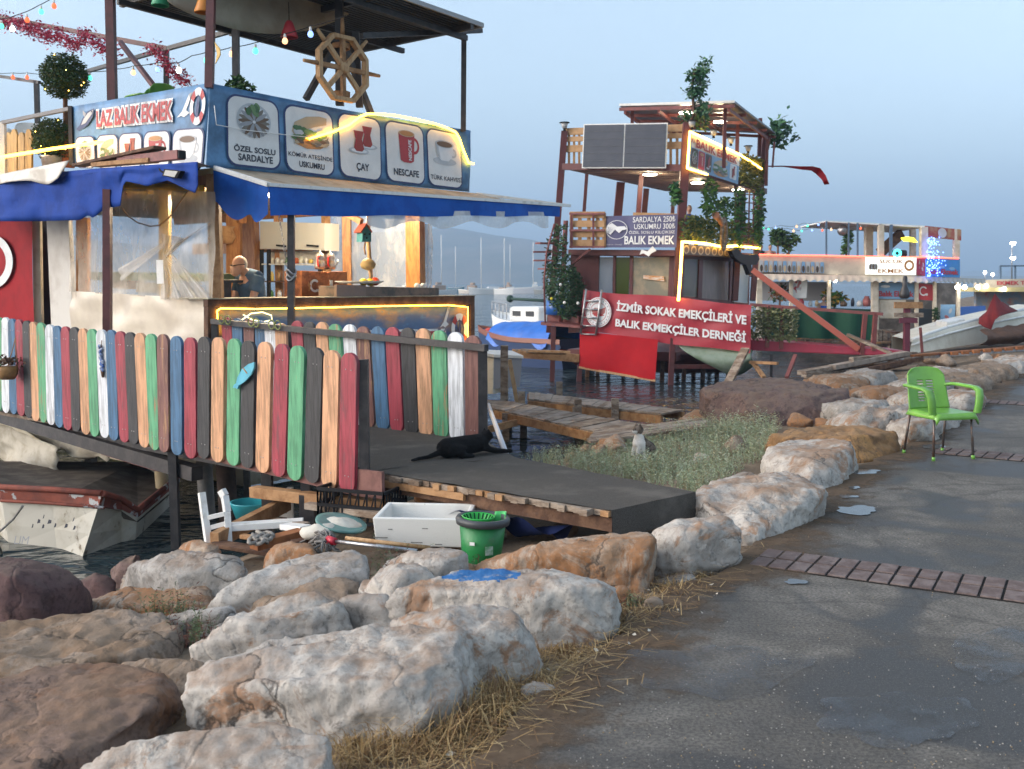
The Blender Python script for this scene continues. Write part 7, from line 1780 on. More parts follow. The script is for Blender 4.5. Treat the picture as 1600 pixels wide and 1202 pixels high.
P.poly([(.062,.52),(.08,.60),(.12,.58),(.148,.64),(.146,.5),(.125,.42),(.08,.40)],'pink',2);P.poly([(.065,.45),(.10,.50),(.145,.44),(.10,.38)],'red',3)
for k in range(22):
 t=k/22*6.283;P.ell(.105+.064*math.cos(t),.50+.285*math.sin(t),.0035,.02,'grey',2,n=6)
P.mb.build('lettering',PAL,rbn)
b=MB();RPl=F2.off(.62);b.sheet([RPl.at(*p)for p in((906,517),(1028,531),(1024,594),(905,573))],24,10,lambda u,v:RPl.n*(.04*math.sin(u*9)*v),0)
pr=thing('red_cloth','plain bright red cloth hanging below the left half of the lettered banner','cloth',tuple(RPl.at(965,585)))
b.build('sheet',mat('plain red cloth',(.42,.010,.016),.7,col2=(.36,.008,.014),scale=2),pr);bar('hem_batten',RPl.at(905,574),RPl.at(1024,595),.05,wood_light,pr)
ld=thing('steel_ladder','bare steel boat ladder hooked over the left end of the red banner','ladder',tuple(RP_.at(920,525,.1)))
b=MB();b.tube([RP_.at(916,452,.12),RP_.at(907,521,.12)],.03,6);b.tube([RP_.at(940,453,.12),RP_.at(931,524,.12)],.03,6);b.build('rail',steel_bare,ld)
for k in range(5):y=470+k*12;b=MB();b.tube([RP_.at(914-k*1.6,y+k,.12),RP_.at(938-k*1.6,y+1+k,.12)],.022,6);b.build('rung',steel_bare,ld)
sts=thing('spiral_stair','spiral stair wrapped in artificial green leaves at the left end of the maroon boat','stair',tuple(F2.at(885,500)))
rs=random.Random(9);outl=[(868,352),(857,378),(851,410),(850,448),(856,470),(868,482),(880,500),(900,494),(916,452),(908,432),(893,412),(884,385),(885,350)]
b=MB();q=[]
while len(q)<3600:
 x,y=rs.uniform(848,918),rs.uniform(345,500)
 if inside(x,y,outl)and noise.noise(Vector((x*.12,y*.12,0)))>(-.33 if y>412 else.02):q.append(F2.at(x,y,.5+.35*math.cos((x-880)*.08)+rs.uniform(-.08,.08)))
leaves(b,q,.085,(0,1),rs);b.build('leaf_screen',[mat('plastic leaf',(.03,.075,.035),.6),mat('plastic leaf pale',(.075,.12,.06),.6)],sts)
b=MB()
for x,y,c in((876,445,0),(882,473,0),(903,474,0),(862,467,1)):b.ball(F2.at(x,y,.95),.04,6,c)
b.build('paper_flowers',[white_paint,mat('yellow flower',(.6,.5,.05),.6)],sts)
b=MB()
for k in range(9):
 a_=-2.4+k*.42;c=F2.at(880,485-k*13,.35);d=F2.u*math.cos(a_)+F2.n*math.sin(a_);b.beam(c,c+d*.75,.25,.04)
b.build('steps',red_steel,sts)
b=MB();b.tube([F2.at(884,345,.35),F2.at(876,505,.35)],.06,8);b.tube([F2.at(866,350,.9),F2.at(854,395,1.0),F2.at(850,440,1.0),F2.at(852,505,1.0)],.025,6);b.build('centre_pole',red_steel,sts)
b=MB();b.tube([F2.at(872,470,.2),F2.at(871,492,.2)],.3,14);tag(b.build('water_barrel',mat('blue barrel',(.02,.10,.35),.4)),'blue barrel half hidden behind the leafy stair','barrel')
b=MB();b.prism([F2.at(*p,.9)for p in((845,503),(906,509),(906,513),(845,508))],-F2.n*1.5);b.build('landing',red_steel,st2)
b=MB();b.prism([F2.at(*p,.2)for p in((856,492),(904,494),(904,507),(856,505))],-F2.n*.3);b.build('landing_board',red_steel,st2)
for(x,y0,y1,o_)in((865,510,604,.8),(1051,528,608,.5),(906,570,606,.55),(918,578,605,-.5),(935,560,606,-1.5),(952,560,602,-2.5),(1020,590,609,.3),(1036,560,612,-.4),(1070,560,600,-1),(1085,560,598,-1.8),(1100,555,600,-1.2),(1122,550,600,-2),(1140,550,606,-1.2),(975,560,600,-3),(995,560,604,-3.5),(1060,556,596,-4),(1110,552,590,-4.5)):
 p=F2.at(x,y0,o_);bar('pile',p,Vector((p.x-.05,p.y,-1.5)),.12 if o_>0 else.10,mar if o_>0 else wood_dark,st2)
bar('pile_brace',F2.at(1050,573,.4),F2.at(1150,573,-.6),.1,red_steel,st2)
b=MB();hv=[]
for k in range(9):
 t=k/8
 for j in range(7):
  u=j/6;z=lerp(-.15,-.75,math.sin(u*3.1416));hv.append(L2(lerp(3.4,-.6,t),.3+3.4*u,z+.3*abs(t-.5)**2))
b.add(hv,[(k*7+j,(k+1)*7+j,(k+1)*7+j+1,k*7+j+1)for k in range(8)for j in range(6)],0,True);b.build('hull',mat('red hull',(.17,.03,.03),.6,col2=(.1,.02,.02),scale=3),st2)
hb=MB();HP=F2.off(.3);hb.sheet([HP.at(*p)for p in((1054,535),(1176,548),(1182,566),(1120,574))],24,8,lambda u,v:HP.n*(.35*math.sin(v*3.14))+UP*(-.25*math.sin(u*3.1)*v),0);tag(hb.build('upturned_hull',mat('faded green hull',(.20,.25,.20),.6,col2=(.12,.17,.11),scale=2),solid=.03),'faded green boat hull slung under the right end of the red banner','hull')
lp=random.Random(4);b=MB()
for k in range(6):b.beam(F2.at(806+4*k,548+lp.uniform(-2,3),1.4+.1*k),F2.at(876+3*k,551+lp.uniform(-2,3),1.0+.1*k),.14,.05,k%2)
b.beam(F2.at(800,552,1.2),F2.at(905,560,.6),.1,.2,1);tag(b.build('board_stack',[wood_old,wood_raw]),'stack of loose boards on the landing left of the maroon boat','boards')
lbn=thing('lit_banner','bright food banner with red lettering framed by glowing lights on the upper deck','banner',tuple(S2.at(1115,290,.1)))
SQ2=[(1078,207),(1156,243),(1153,288),(1075,263)]
b=MB();b.sheet([S2.at(*p,.12)for p in SQ2],20,6,None,PALN['paper']);b.build('sheet',PAL,lbn)
P=Print(S2,SQ2,.14)
P.rrect(0,0,1,.62,.01,.01,'sky',1);P.text('BALIK EKMEK',.12,.66,.95,.90,'red',2,.03)
for x0,kd in((.04,'plate'),(.17,'mug'),(.30,'tea')):P.rrect(x0,.08,x0+.12,.60,.02,.05,'dbrown' if kd!='mug' else 'red',2);Print.sub(P,x0+.015,.15,x0+.105,.55).pic(kd,3)
Print.sub(P,.44,.04,.76,.60).pic('bread',3);P.rrect(.80,.1,.95,.6,.02,.05,'white',2);Print.sub(P,.82,.12,.93,.56).pic('tea',3);P.text('BALIK',.03,.76,.10,.88,'red',2,.02)
P.mb.build('lettering',PAL,lbn)
led('light_frame',[S2.at(x,y,.16)for x,y in((1105,273),(1090,268),(1074,263),(1076,235),(1078,206),(1100,216),(1130,230),(1156,242),(1172,252),(1190,264))],.028,led_w,lbn)
l1=thing('light_rope','glowing warm light rope along the middle deck edge of the maroon boat','light rope',tuple(S2.at(1110,385,.1)))
led('lit_tube',[S2.at(x,y,.16)for x,y in((1060,470),(1063,430),(1066,378),(1085,379),(1105,381),(1128,386),(1150,384),(1186,388))],.035,led_w,l1)
rowp=thing('portrait_row','row of round fish pictures under the glowing light rope','picture row',tuple(S2.at(1110,398,.1)))
P=Print(S2,[(1067,382),(1150,389),(1149,403),(1066,398)],.10);P.rrect(0,0,1,1,.005,.02,'dbrown',0)
for k in range(8):P.ell(.06+k*.125,.52,.05,.42,'tan',1);P.ell(.06+k*.125,.50,.03,.28,'brown',2)
P.mb.build('pictures',PAL,rowp)
def hedge(label,plane,poly,n,off,thick,m2,size=.10,seed=1,group=None,name='leaf_hedge'):
 rn=random.Random(seed);xs_,ys_=[p[0]for p in poly],[p[1]for p in poly];q=[];t=0
 while len(q)<n and t<n*20:
  t+=1;x,y=rn.uniform(min(xs_),max(xs_)),rn.uniform(min(ys_),max(ys_))
  if inside(x,y,poly)and noise.noise(Vector((x*.15,y*.15,seed)))>-.38:q.append(plane.at(x,y,off+rn.uniform(-thick,thick)))
 b=MB();leaves(b,q,size,(0,1),rn);return tag(b.build(name,m2),label,'hedge' if name=='leaf_hedge' else 'plant',group)
pl1,pl2=mat('plastic leaf',(.03,.075,.035)),mat('plastic leaf olive',(.10,.115,.03),.6)
hedge('olive hedge panel on the upper deck right of the lit banner',S2,[(1158,242),(1193,250),(1190,300),(1156,288)],2200,.05,.08,[pl2,mat('plastic leaf yellow',(.17,.16,.035),.6)],.11,1)
hedge('long olive hedge along the middle deck above the light rope',S2,[(1066,342),(1090,338),(1120,345),(1190,350),(1186,386),(1066,377)],3200,.02,.08,[pl2,pl1],.11,2)
for i,(poly,n,lab)in enumerate((([(1050,288),(1058,287),(1061,312),(1055,320),(1050,305)],220,'short leafy vine hanging under the upper deck left of the corner post'),([(1102,283),(1116,280),(1118,330),(1106,342),(1098,325)],420,'bushy vine hanging below the lit banner'),
([(1150,296),(1160,290),(1163,340),(1158,392),(1148,385),(1146,330)],620,'long vine down the middle post of the side front'),([(1180,300),(1192,296),(1194,330),(1186,392),(1178,380)],620,'thick vine trailing down the rear corner post'),([(1118,318),(1134,308),(1144,330),(1130,345)],260,'dry looking palm leaves beside the bushy vine'))):
 hedge(lab,S2,poly,n,.15,.12,[pl1,mat('plastic leaf bright',(.05,.14,.03),.6)],.13,10+i,name='leaf_vine')
b=MB()
for k in range(6):b.beam(S2.at(1150+k*7,300,.1),S2.at(1148+k*7,390,.1),.04)
for k in range(7):b.beam(S2.at(1148,302+k*13,.1),S2.at(1190,306+k*13,.1),.03)
b.build('side_trellis',mar,st2)
def palm(label,p0,pxs,seed,sz):
 t=thing('artificial_plant',label,'artificial plant',tuple(p0));rn=random.Random(seed)
 b=MB();b.tube([p0]+[p for p,_ in pxs[::-1]],.035,6);b.build('stem',wood_dark,t)
 for p,s_ in pxs:
  b=MB()
  cl=[]
  for k in range(9):a=rn.uniform(-2.4,1.2);r0=s_*rn.uniform(.25,.8);c0=p+Vector((math.cos(a)*r0,rn.uniform(-.3,.3)*s_,math.sin(a)*r0*.9));cl+=[c0+Vector((rn.gauss(.04,.11),rn.gauss(0,.11),rn.gauss(0,.10)))*(s_*2)for _ in range(34)]
  leaves(b,cl,s_*.34,(0,1),rn)
  b.build('foliage',[mat('palm leaf',(.02,.085,.035),.5),mat('palm leaf light',(.05,.13,.04),.5)],t)
 return t
palm('tall thin artificial tree with two tufts at the corner of the upper deck',F2.at(1074,200,-.1),[(F2.at(1086,108,-.1),.34),(F2.at(1081,138,-.1),.36),(F2.at(1085,177,-.2),.42)],3,.3)
palm('artificial leafy branch leaning from the rear end of the roof',S2.at(1196,250,.2),[(S2.at(1206,205,.2),.62)],5,.3)
for(pl,x,y,lab)in((F2,882,205,'small black lantern on the front left post of the upper deck'),(F2,1081,203,'small black lantern on the corner post of the upper deck'),(S2,1115,216,'lantern above the middle of the lit banner'),(S2,1142,228,'lantern above the right end of the lit banner'),(S2,1169,240,'lantern above the olive hedge panel')):
 p=pl.at(x,y,.05);t=thing('lantern',lab,'lantern',tuple(p),'lanterns on the upper deck rail')
 b=MB();b.tube([p,p+UP*.06],[.04,.03],8);b.tube([p+UP*.20,p+UP*.22],[.14,.12],8);b.build('cap',black_mat,t);b=MB();b.tube([p+UP*.06,p+UP*.20],[.05,.10],8);b.build('glass',mat('lantern glass',(.4,.4,.4),.1),t)
for i,(x,y,p,lab)in enumerate(((997,273,lerp(fl_,fr_,.63)+NB*.9,'left round lamp under the upper deck'),(1048,287,lerp(fl_,fr_,.78)+NB*3.3,'middle round lamp under the upper deck'),(1092,299,lerp(fl_,fr_,.93)+NB*5.6,'right round lamp under the upper deck'),(0,0,lerp(rfz[0],rfz[1],.50)+NB*.8-UP*.05,'front round lamp under the panel roof'),(0,0,lerp(rfz[0],rfz[1],.66)+NB*2.2-UP*.1,'rear round lamp under the panel roof'))):
 t=thing('round_lamp',lab,'lamp',tuple(p));b=MB();b.tube([p-UP*.01,p-UP*.05],.17,16);b.build('diffuser',lamp_w,t);b=MB();b.tube([p,p-UP*.03],.19,16);b.build('casing',white_paint,t)
 l=bpy.data.lights.new('round_lamp','POINT');l.energy=10;l.color=(1,.8,.5);l.shadow_soft_size=.1;lo_=bpy.data.objects.new('round_lamp',l);lo_.location=p-UP*.15;COL.objects.link(lo_)
def far_person(label,p,shirt_c,legs_c,h=1.7,hair_c=(.03,.02,.02),yaw=0,sit=False,apron=None,visible_from=0):
 t=thing('person',label,'person',tuple(p));k=h/1.7;X=Vector((math.cos(yaw),math.sin(yaw),0));Yv=Vector((-math.sin(yaw),math.cos(yaw),0))
 def P_(x,y,z):return Vector(p)+X*(x*k)+Yv*(y*k)+UP*(z*k)
 dz_=-.42 if sit else 0
 b=MB();b.ball(P_(0,0,1.58+dz_),(.075*k,.09*k,.11*k),12,ax=(X,Yv,UP));b.ball(P_(0,-.09,1.56+dz_),(.018*k,.02*k,.025*k),6);b.tube([P_(0,.01,1.5+dz_),P_(0,.02,1.36+dz_)],.05*k,8)
 b.tube([P_(0,.02,1.40+dz_),P_(0,.02,1.25+dz_),P_(0,.02,1.0+dz_),P_(0,.02,.88+dz_)],[.10*k,.17*k,.145*k,.16*k],12)
 for s in(-1,1):
  b.tube([P_(0,.02,1.36+dz_),P_(s*.19,.02,1.36+dz_),P_(s*.24,.0,1.08+dz_),P_(s*.22,-.12,.88+dz_)],[.08*k,.065*k,.048*k,.034*k],8);b.ball(P_(s*.22,-.17,.82+dz_),(.03*k,.04*k,.06*k),8)
  for f in range(4):b.tube([P_(s*.22+(f-1.5)*.016,-.18,.79+dz_),P_(s*.22+(f-1.5)*.016,-.2,.73+dz_)],.009*k,5)
  if sit:b.tube([P_(s*.09,0,.48),P_(s*.12,-.42,.48),P_(s*.12,-.42,.05)],[.09*k,.07*k,.045*k],8);b.ball(P_(s*.12,-.48,.04),(.045*k,.12*k,.04*k),8)
  else:b.tube([P_(s*.09,.02,.92),P_(s*.10,.0,.48),P_(s*.10,.03,.06)],[.10*k,.07*k,.045*k],8);b.ball(P_(s*.10,-.05,.04),(.045*k,.12*k,.04*k),8)
 hz=p.z+(1.60+dz_)*k
 def pick(c):
  z=(c.z-p.z)/k-dz_;x=abs((c-Vector(p)).dot(X))/k;y_=(c-Vector(p)).dot(Yv)/k
  if z>1.60 and y_>-.06:return 3
  if z>1.66:return 3
  if z>1.44:return 0
  if x>.20 and z<1.12:return 0
  if z>.92:return 1
  return 2
 fuse('body',b,[skin,mat('cloth %s'%(shirt_c,),shirt_c,.8),mat('cloth %s'%(legs_c,),legs_c,.8),mat('hair %s'%(hair_c,),hair_c,.7)],pick,.022,t,2)
 if apron:b=MB();b.sheet([P_(-.15,-.17,1.30),P_(.15,-.17,1.30),P_(.2,-.17,.62),P_(-.2,-.17,.62)],6,6,lambda u,v:Yv*(.06*(2*u-1)**2),0);b.build('apron',mat('blue apron',apron,.7),t)
 return t
mdz=mr_.z
pq=pd(1077,330,27.5);far_person('grey haired person in blue seated on the middle deck of the maroon boat',Vector((pq.x,pq.y,mdz+.0)),(.03,.05,.2),(.02,.02,.03),1.7,(.3,.28,.26),sit=True)
b=MB();b.prism([S2.at(x,y,.35)for x,y in((1143,392),(1152,388),(1160,397),(1172,399),(1184,397),(1187,405),(1182,414),(1174,414),(1176,428),(1172,430),(1166,414),(1156,409),(1148,402))],-S2.n*.12);tag(b.build('carved_figure',mat('dark brown carving',(.03,.018,.014),.6)),'dark brown carved animal figure at the head of the gangway brace','carving')
b=MB();c_=S2.at(1131,366,.25);b.lathe([(.42,-.04),(.46,0),(.42,.04),(.30,.04),(.27,0),(.30,-.04),(.42,-.04)],c_,24,ax=(UP,S2.u*.55,S2.n),cap=False);tag(b.build('porthole_ring',wood_old),'pale oval ring frame hanging in front of the middle deck hedge','ring')
b=MB();b.tube([S2.at(1118,336,.3),S2.at(1124,343,.3),S2.at(1128,352,.3)],[.10,.07,.05],8);tag(b.build('figurehead',mat('pinkish wood',(.35,.18,.12),.6)),'curved pinkish wooden figurehead above the oval ring','figurehead')
pn=thing('pennant','red pennant streaming right from a thin pole on the maroon boat','flag',tuple(S2.at(1208,260,.1)))
b=MB();nseg=24;T_=[(1195,259),(1225,259),(1250,260),(1270,260),(1282,263),(1290,274),(1296,288)];B_=[(1195,261),(1225,261),(1250,265),(1268,267),(1275,272),(1284,281),(1288,289)];vs=[]
for i in range(nseg+1):
 f=i/nseg*6;j=min(5,int(f));g=f-j;P3=pd(lerp(T_[j][0],T_[j+1][0],g),lerp(T_[j][1],T_[j+1][1],g),31+.3*math.sin(f*2));P4=pd(lerp(B_[j][0],B_[j+1][0],g),lerp(B_[j][1],B_[j+1][1],g),31.1+.3*math.sin(f*2));vs+=[P3,P4]
b.add(vs,[(2*i,2*i+2,2*i+3,2*i+1)for i in range(nseg)],0,True);b.build('cloth',mat('flag red',(.48,.012,.02)),pn);bar('pole',pd(1210,222,31),pd(1207,262,31),.05,red_steel,pn)
g2=thing('red_gangway','crimson gangway with rail, brace and leafy netting from the maroon boat to the shore','gangway',tuple(pd(1290,560,24)))
gY=lambda x:lerp(24.4,23.2,(x-1172)/250)
gp_=lambda x,y,o=0:pd(x,y,gY(x)+o)
crim=mat('crimson paint',(.30,.022,.05),.5,col2=(.24,.018,.04),scale=3)
b=MB();b.prism([gp_(1160,530),gp_(1375,546),gp_(1418,549),gp_(1418,555),gp_(1375,556),gp_(1160,547)],Vector((0,1.3,0)));b.build('deck',crim,g2)
b=MB();b.beam(gp_(1172,476),gp_(1380,491),.07);b.build('rail',red_steel,g2)
for x0,x1,y0,y1 in((1202,1198,478,543),(1223,1220,480,545),(1352,1346,490,555),(1368,1364,489,548)):b=MB();b.beam(gp_(x0,y0),gp_(x1,y1),.09);b.build('rail_post',red_steel,g2)
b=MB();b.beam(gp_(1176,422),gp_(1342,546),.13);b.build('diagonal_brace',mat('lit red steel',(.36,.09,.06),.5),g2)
hedge('camouflage leaf netting tied to the crimson gangway rail',Plane(gp_(1200,500),(gp_(1250,500)-gp_(1200,500))),[(1175,480),(1246,485),(1244,532),(1174,530)],1700,.05,.05,[mat('net leaf',(.12,.14,.06),.7),mat('net leaf pale',(.19,.20,.10),.7)],.09,33,name='leaf_netting')
b=MB();b.sheet([gp_(1244,482,1.5),gp_(1366,489,1.5),gp_(1362,532,1.5),gp_(1242,528,1.5)],20,6,lambda u,v:Vector((0,.1*math.sin(u*15),0)),0);tag(b.build('green_screen',mat('green sheeting',(.015,.075,.045),.6,col2=(.012,.06,.036),scale=2)),'smooth green sheeting fixed behind the crimson gangway','screen')
for(x0,y0,x1,y1,m,w_,lab)in((1165,545,1137,600,wood_old,.2,'weathered plank leaning below the right end of the red banner'),(1176,566,1194,590,wood_raw,.09,'short raw strut beside the leaning plank'),(1243,555,1229,590,red_steel,.08,'rusty red strut under the crimson gangway'),(1205,555,1205,590,black_mat,.06,'thin black pile under the gangway'),(1172,566,1215,568,wood_raw,.08,'short brown beam under the gangway'),(1324,523,1392,552,wood_old,.12,'grey plank leaning on the crimson gangway')):
 b=MB();b.beam(pd(x0,y0,23.2),pd(x1,y1,22.6),w_,.06);tag(b.build('strut',m),lab,'plank')
 # ------------------------------------------------------------------ third stall, far right
Y3=40.0;P3=Plane(Vector((0,Y3,0)),(1,-.04,0));creamw=mat('cream cloth wall',(.55,.48,.38),.7,col2=(.45,.39,.31),scale=2.5)
f3=thing('cream_stall_boat','long cream boat stall with scalloped awnings and a lit upper sign beyond the crimson gangway','boat stall',tuple(P3.at(1340,540)))
def q3(pts,o=0):return[P3.at(x,y,o)for x,y in pts]
def pr3(name,pts,m,par,o=0,d=.1):b=MB();b.prism(q3(pts,o),-P3.n*d);return b.build(name,m,par)
pr3('upper_parapet',[(1180,399),(1445,403),(1445,432),(1180,430)],creamw,f3,0,.1)
pr3('upper_floor',[(1180,425),(1500,434),(1500,440),(1180,431)],wood_dark,f3,0,5)
pr3('parapet_end',[(1445,402),(1500,405),(1500,440),(1445,434)],mat('print blue',PALC['blue']),f3,-.02,.1)
b=MB();b.sheet(q3([(1180,428),(1448,432),(1446,444),(1180,440)],.1),90,5,lambda u,v:P3.n*(.25*v)+UP*(.10*v*abs(math.sin(u*70))),0);b.build('scalloped_awning',creamw,f3)
b=MB();b.sheet(q3([(1445,432),(1540,436),(1536,446),(1445,443)],.1),40,5,lambda u,v:P3.n*(.25*v)+UP*(.10*v*abs(math.sin(u*40))),0);b.build('end_awning',mat('grey green awning',(.24,.26,.25),.8),f3)
b=MB()
for x in(1186,1236,1295,1366,1370,1432,1460,1497):b.beam(P3.at(x,432,-.1),P3.at(x,545,-.1),.2 if x in(1186,1366)else.12)
b.build('post',cream,f3)
pr3('deck',[(1180,528),(1500,536),(1500,545),(1180,538)],wood_dark,f3,.2,5)
pr3('back_wall',[(1180,440),(1300,441),(1300,470),(1180,470)],mat('pale back sheet',(.42,.44,.48),.6),f3,-5,.05)
pr3('back_wall',[(1370,440),(1500,443),(1500,540),(1370,540)],mat('dim back wall',(.20,.17,.15),.8,col2=(.35,.30,.26),scale=2),f3,-2.5,.05)
pr3('counter',[(1186,478),(1366,484),(1366,530),(1186,528)],mat('dark green counter',(.02,.06,.04),.6),f3,-.3,.6)
led('red_light_line',[P3.at(x,y,.1)for x,y in((1184,398),(1300,400),(1400,402),(1445,402),(1498,404))],.03,glow('red light line',(1,.12,.07),1.6),f3)
sg=thing('lit_sign','glowing white sign with two lines of orange lettering on the cream stall','sign',tuple(P3.at(1393,430,.2)))
b=MB();b.prism(q3([(1354,402),(1432,403),(1431,430),(1353,429)],.22),-P3.n*.12);b.build('light_box',glow('sign light',(.95,.98,.92),.30),sg)
P=Print(P3,[(1354,402),(1432,403),(1431,430),(1353,429)],.24);P.text('SUCUK',.26,.66,.74,.88,'orange',1,.02);P.text('EKMEK',.24,.10,.76,.34,'orange',1,.02);Print.sub(P,.05,.2,.24,.8).pic('kebab',1);P.ring(.86,.55,.10,.32,.4,'orange',1);P.mb.build('lettering',PAL,sg)
b=MB();b.prism(q3([(1290,345),(1446,353),(1446,356),(1290,347)],0),-P3.n*4);b.build('upper_roof',white_paint,f3)
blu=mat('blue grey steel',(.10,.15,.22),.5)
for x,w_ in((1291,.06),(1326,.05),(1340,.06),(1375,.1),(1392,.1)):b=MB();b.beam(P3.at(x,346+(x-1290)*.05),P3.at(x,400),w_);b.build('upper_post',blu,f3)
for x,w_ in((1357,.28),(1376,.2),(1426,.2),(1443,.25),(1494,.2)):b=MB();b.beam(P3.at(x,350+(x-1357)*.06,-1.5 if x in(1357,1426)else-.05),P3.at(x,402,-1.5 if x in(1357,1426)else-.05),w_);b.build('upper_post',cream,f3)
b=MB();b.beam(P3.at(1375,395,-1),P3.at(1408,365,-1.4),.25,.35);b.build('upper_stair',wood_dark,f3)
pr3('end_fascia',[(1446,353),(1502,359),(1502,376),(1446,370)],mat('red fascia',(.28,.05,.04),.5,col2=(.35,.22,.12),scale=3),f3,.05,.1)
b=MB();P=Print(P3,[(1446,353),(1502,359),(1502,376),(1446,370)],.08);P.ell(.47,.5,.12,.45,'lgrey',1);P.mb.build('fascia_emblem',PAL,f3)
b=MB();rn=random.Random(6)
for _ in range(150):b.ball(P3.at(1448+abs(rn.gauss(0,11)),rn.uniform(371,432),.2+rn.uniform(0,.1)),.022,4)
tag(b.build('fairy_light_curtain',glow('blue fairy light',(.10,.20,1),3.5)),'curtain of tiny blue fairy lights at the corner of the cream stall','light curtain')
b=MB();b.prism(q3([(1408,372),(1418,370),(1428,372),(1434,379),(1424,378),(1412,377)],.1),-P3.n*.05);tag(b.build('neon_fish',glow('yellow neon',(.95,.85,.03),1.6)),'bright yellow neon fish under the upper roof of the cream stall','neon sign')
b=MB();b.tube([P3.at(1402+14*math.cos(t)*0,396,.1)+Vector((.12*math.cos(t),0,.12*math.sin(t)))for t in np.linspace(0,6.3,18)],.05,6);tag(b.build('speaker_ring',glow('cyan ring',(.08,.7,.7),1.2)),'cyan glowing ring of a loudspeaker above the red light line','speaker light')
b=MB();b.prism(q3([(1392,391),(1418,391),(1418,401),(1392,401)],-.05),-P3.n*.3);tag(b.build('party_speaker',black_mat,bevel=.05),'black party speaker behind the cyan ring','speaker')
b=MB();b.ball(P3.at(1317,360,-.5),.22,14);tag(b.build('mirror_ball',steel_bare),'silver mirror ball hanging under the upper roof of the cream stall','mirror ball')
def card3(name,label,cat,pts,cols,o=0,txt=None):
 t=thing(name,label,cat,tuple(P3.at(*pts[3],o)));P=Print(P3,pts,o);P.rrect(0,0,1,1,.02,.02,cols[0],0)
 rn=random.Random(int(pts[0][0]))
 for k in range(len(cols)*3):P.ell(rn.uniform(.15,.85),rn.uniform(.15,.85),rn.uniform(.06,.16),rn.uniform(.06,.16),cols[k%len(cols)],1+k*.1,rot=rn.random()*3,n=10)
 if txt:P.text(txt[0],*txt[1],txt[2],8,.03)
 P.mb.build('printed_sheet',PAL,t);b=MB();q=[p-P3.n*.01 for p in P.c];b.prism(q,-P3.n*.04);b.build('backing',cream,t);return t
card3('menu_board','pale menu poster with red pictures hung left in the cream stall','poster',[(1237,436),(1262,436),(1260,466),(1236,466)],['paper','red','pink','lgrey'],-.2)
card3('menu_banner','light blue banner with red lettering inside the cream stall','banner',[(1370,442),(1431,443),(1430,468),(1370,467)],['sky','white','sky'],-.2,('Balık Ekmek',(.05,.15,.95,.5),'red'))
fl3=thing('national_flag','small red flag with a white crescent and star inside the cream stall','flag',tuple(P3.at(1444,470,-.1)));P=Print(P3,[(1432,443),(1459,445),(1458,470),(1431,468)],-.1);P.rrect(0,0,1,1,.01,.01,'red',0);P.ring(.42,.55,.24,.30,.3,'white',1,n=20,a0=.7,a1=5.6);P.ell(.62,.35,.07,.09,'white',1,n=5);P.mb.build('cloth',PAL,fl3)
card3('print_panel','blue and white printed panel low at the right end of the cream stall','panel',[(1470,476),(1493,476),(1491,512),(1468,512)],['sky','pink','lgrey'],-.1)
card3('banner','narrow red printed banner beside the glowing white sign','banner',[(1432,404),(1445,404),(1445,431),(1432,430)],['red','pink','tan'],.1)
card3('banner','blue printed banner with red letters at the corner of the cream stall','banner',[(1446,405),(1500,406),(1500,434),(1446,432)],['blue2','sky','blue2'],.12,('Balık Ekmek',(.05,.15,.95,.45),'red'))
rw=thing('picture_strip','row of round fish pictures on the left parapet of the cream stall','picture row',tuple(P3.at(1235,425,.1)));P=Print(P3,[(1186,406),(1290,409),(1290,428),(1186,426)],.08)
for k in range(14):P.rrect(.01+k*.07,.05,.065+k*.07,.95,.01,.05,'sky' if k%2 else 'lgrey',0);P.ell(.037+k*.07,.35,.022,.28,('dbrown','fish','tan')[k%3],1)
P.mb.build('pictures',PAL,rw)
b=MB();b.prism(q3([(1434,482),(1458,483),(1458,512),(1434,511)],-.2),-P3.n*.5);tag(b.build('fridge',mat('dark fridge',(.03,.035,.04),.3),bevel=.03),'dark drinks fridge below the small red flag','fridge')
b=MB();b.prism(q3([(1374,468),(1416,468),(1416,498),(1374,498)],-.25),-P3.n*.5);tag(b.build('counter_cabinet',cream,bevel=.03),'cream counter cabinet below the light blue banner','cabinet')
for k,(x,w_,h_,c,lab)in enumerate(((1252,9,12,'red','red tub on the left end of the cream stall counter'),(1266,7,9,'lgrey','pale jar beside the red tub on the far counter'),(1276,6,10,'tan','tan bottle left of the man in the blue apron'),(1318,12,8,'brown','brown basket right of the man in the blue apron'),(1332,6,13,'ink','tall black bottle on the far counter'),(1343,10,9,'white','white box on the far counter'),(1354,13,16,'pink','pink checked cloth bundle at the right end of the far counter'))):
 b=MB();p_=P3.at(x,479,-.5);k_=40/F;b.lathe([(w_*k_*.42,0),(w_*k_*.5,h_*k_*.6),(w_*k_*.3,h_*k_*.85),(w_*k_*.28,h_*k_)],p_,10);tag(b.build('counter_jar',PAL[PALN[c]]),lab,'jar')
pq=P3.at(1287,480,-.8);far_person('man in a bright blue apron standing in the cream stall',Vector((pq.x,pq.y,P3.at(1287,532).z)),(.45,.30,.24),(.05,.05,.08),1.72,(.05,.035,.03),apron=(.02,.10,.50))
zz=P3.at(1200,400).z
for x,c,hc,lab in((1189,(.02,.02,.02),(.01,.01,.01),'person dressed in black seated on the roof of the cream stall'),(1203,(.45,.25,.2),(.03,.02,.02),'person with hair in a bun seated beside the one in black')):
 p=P3.at(x,398,-1.0);far_person(lab,Vector((p.x,p.y,zz-.75)),c,(.03,.03,.04),1.65,hc,sit=True)
rp=random.Random(8)
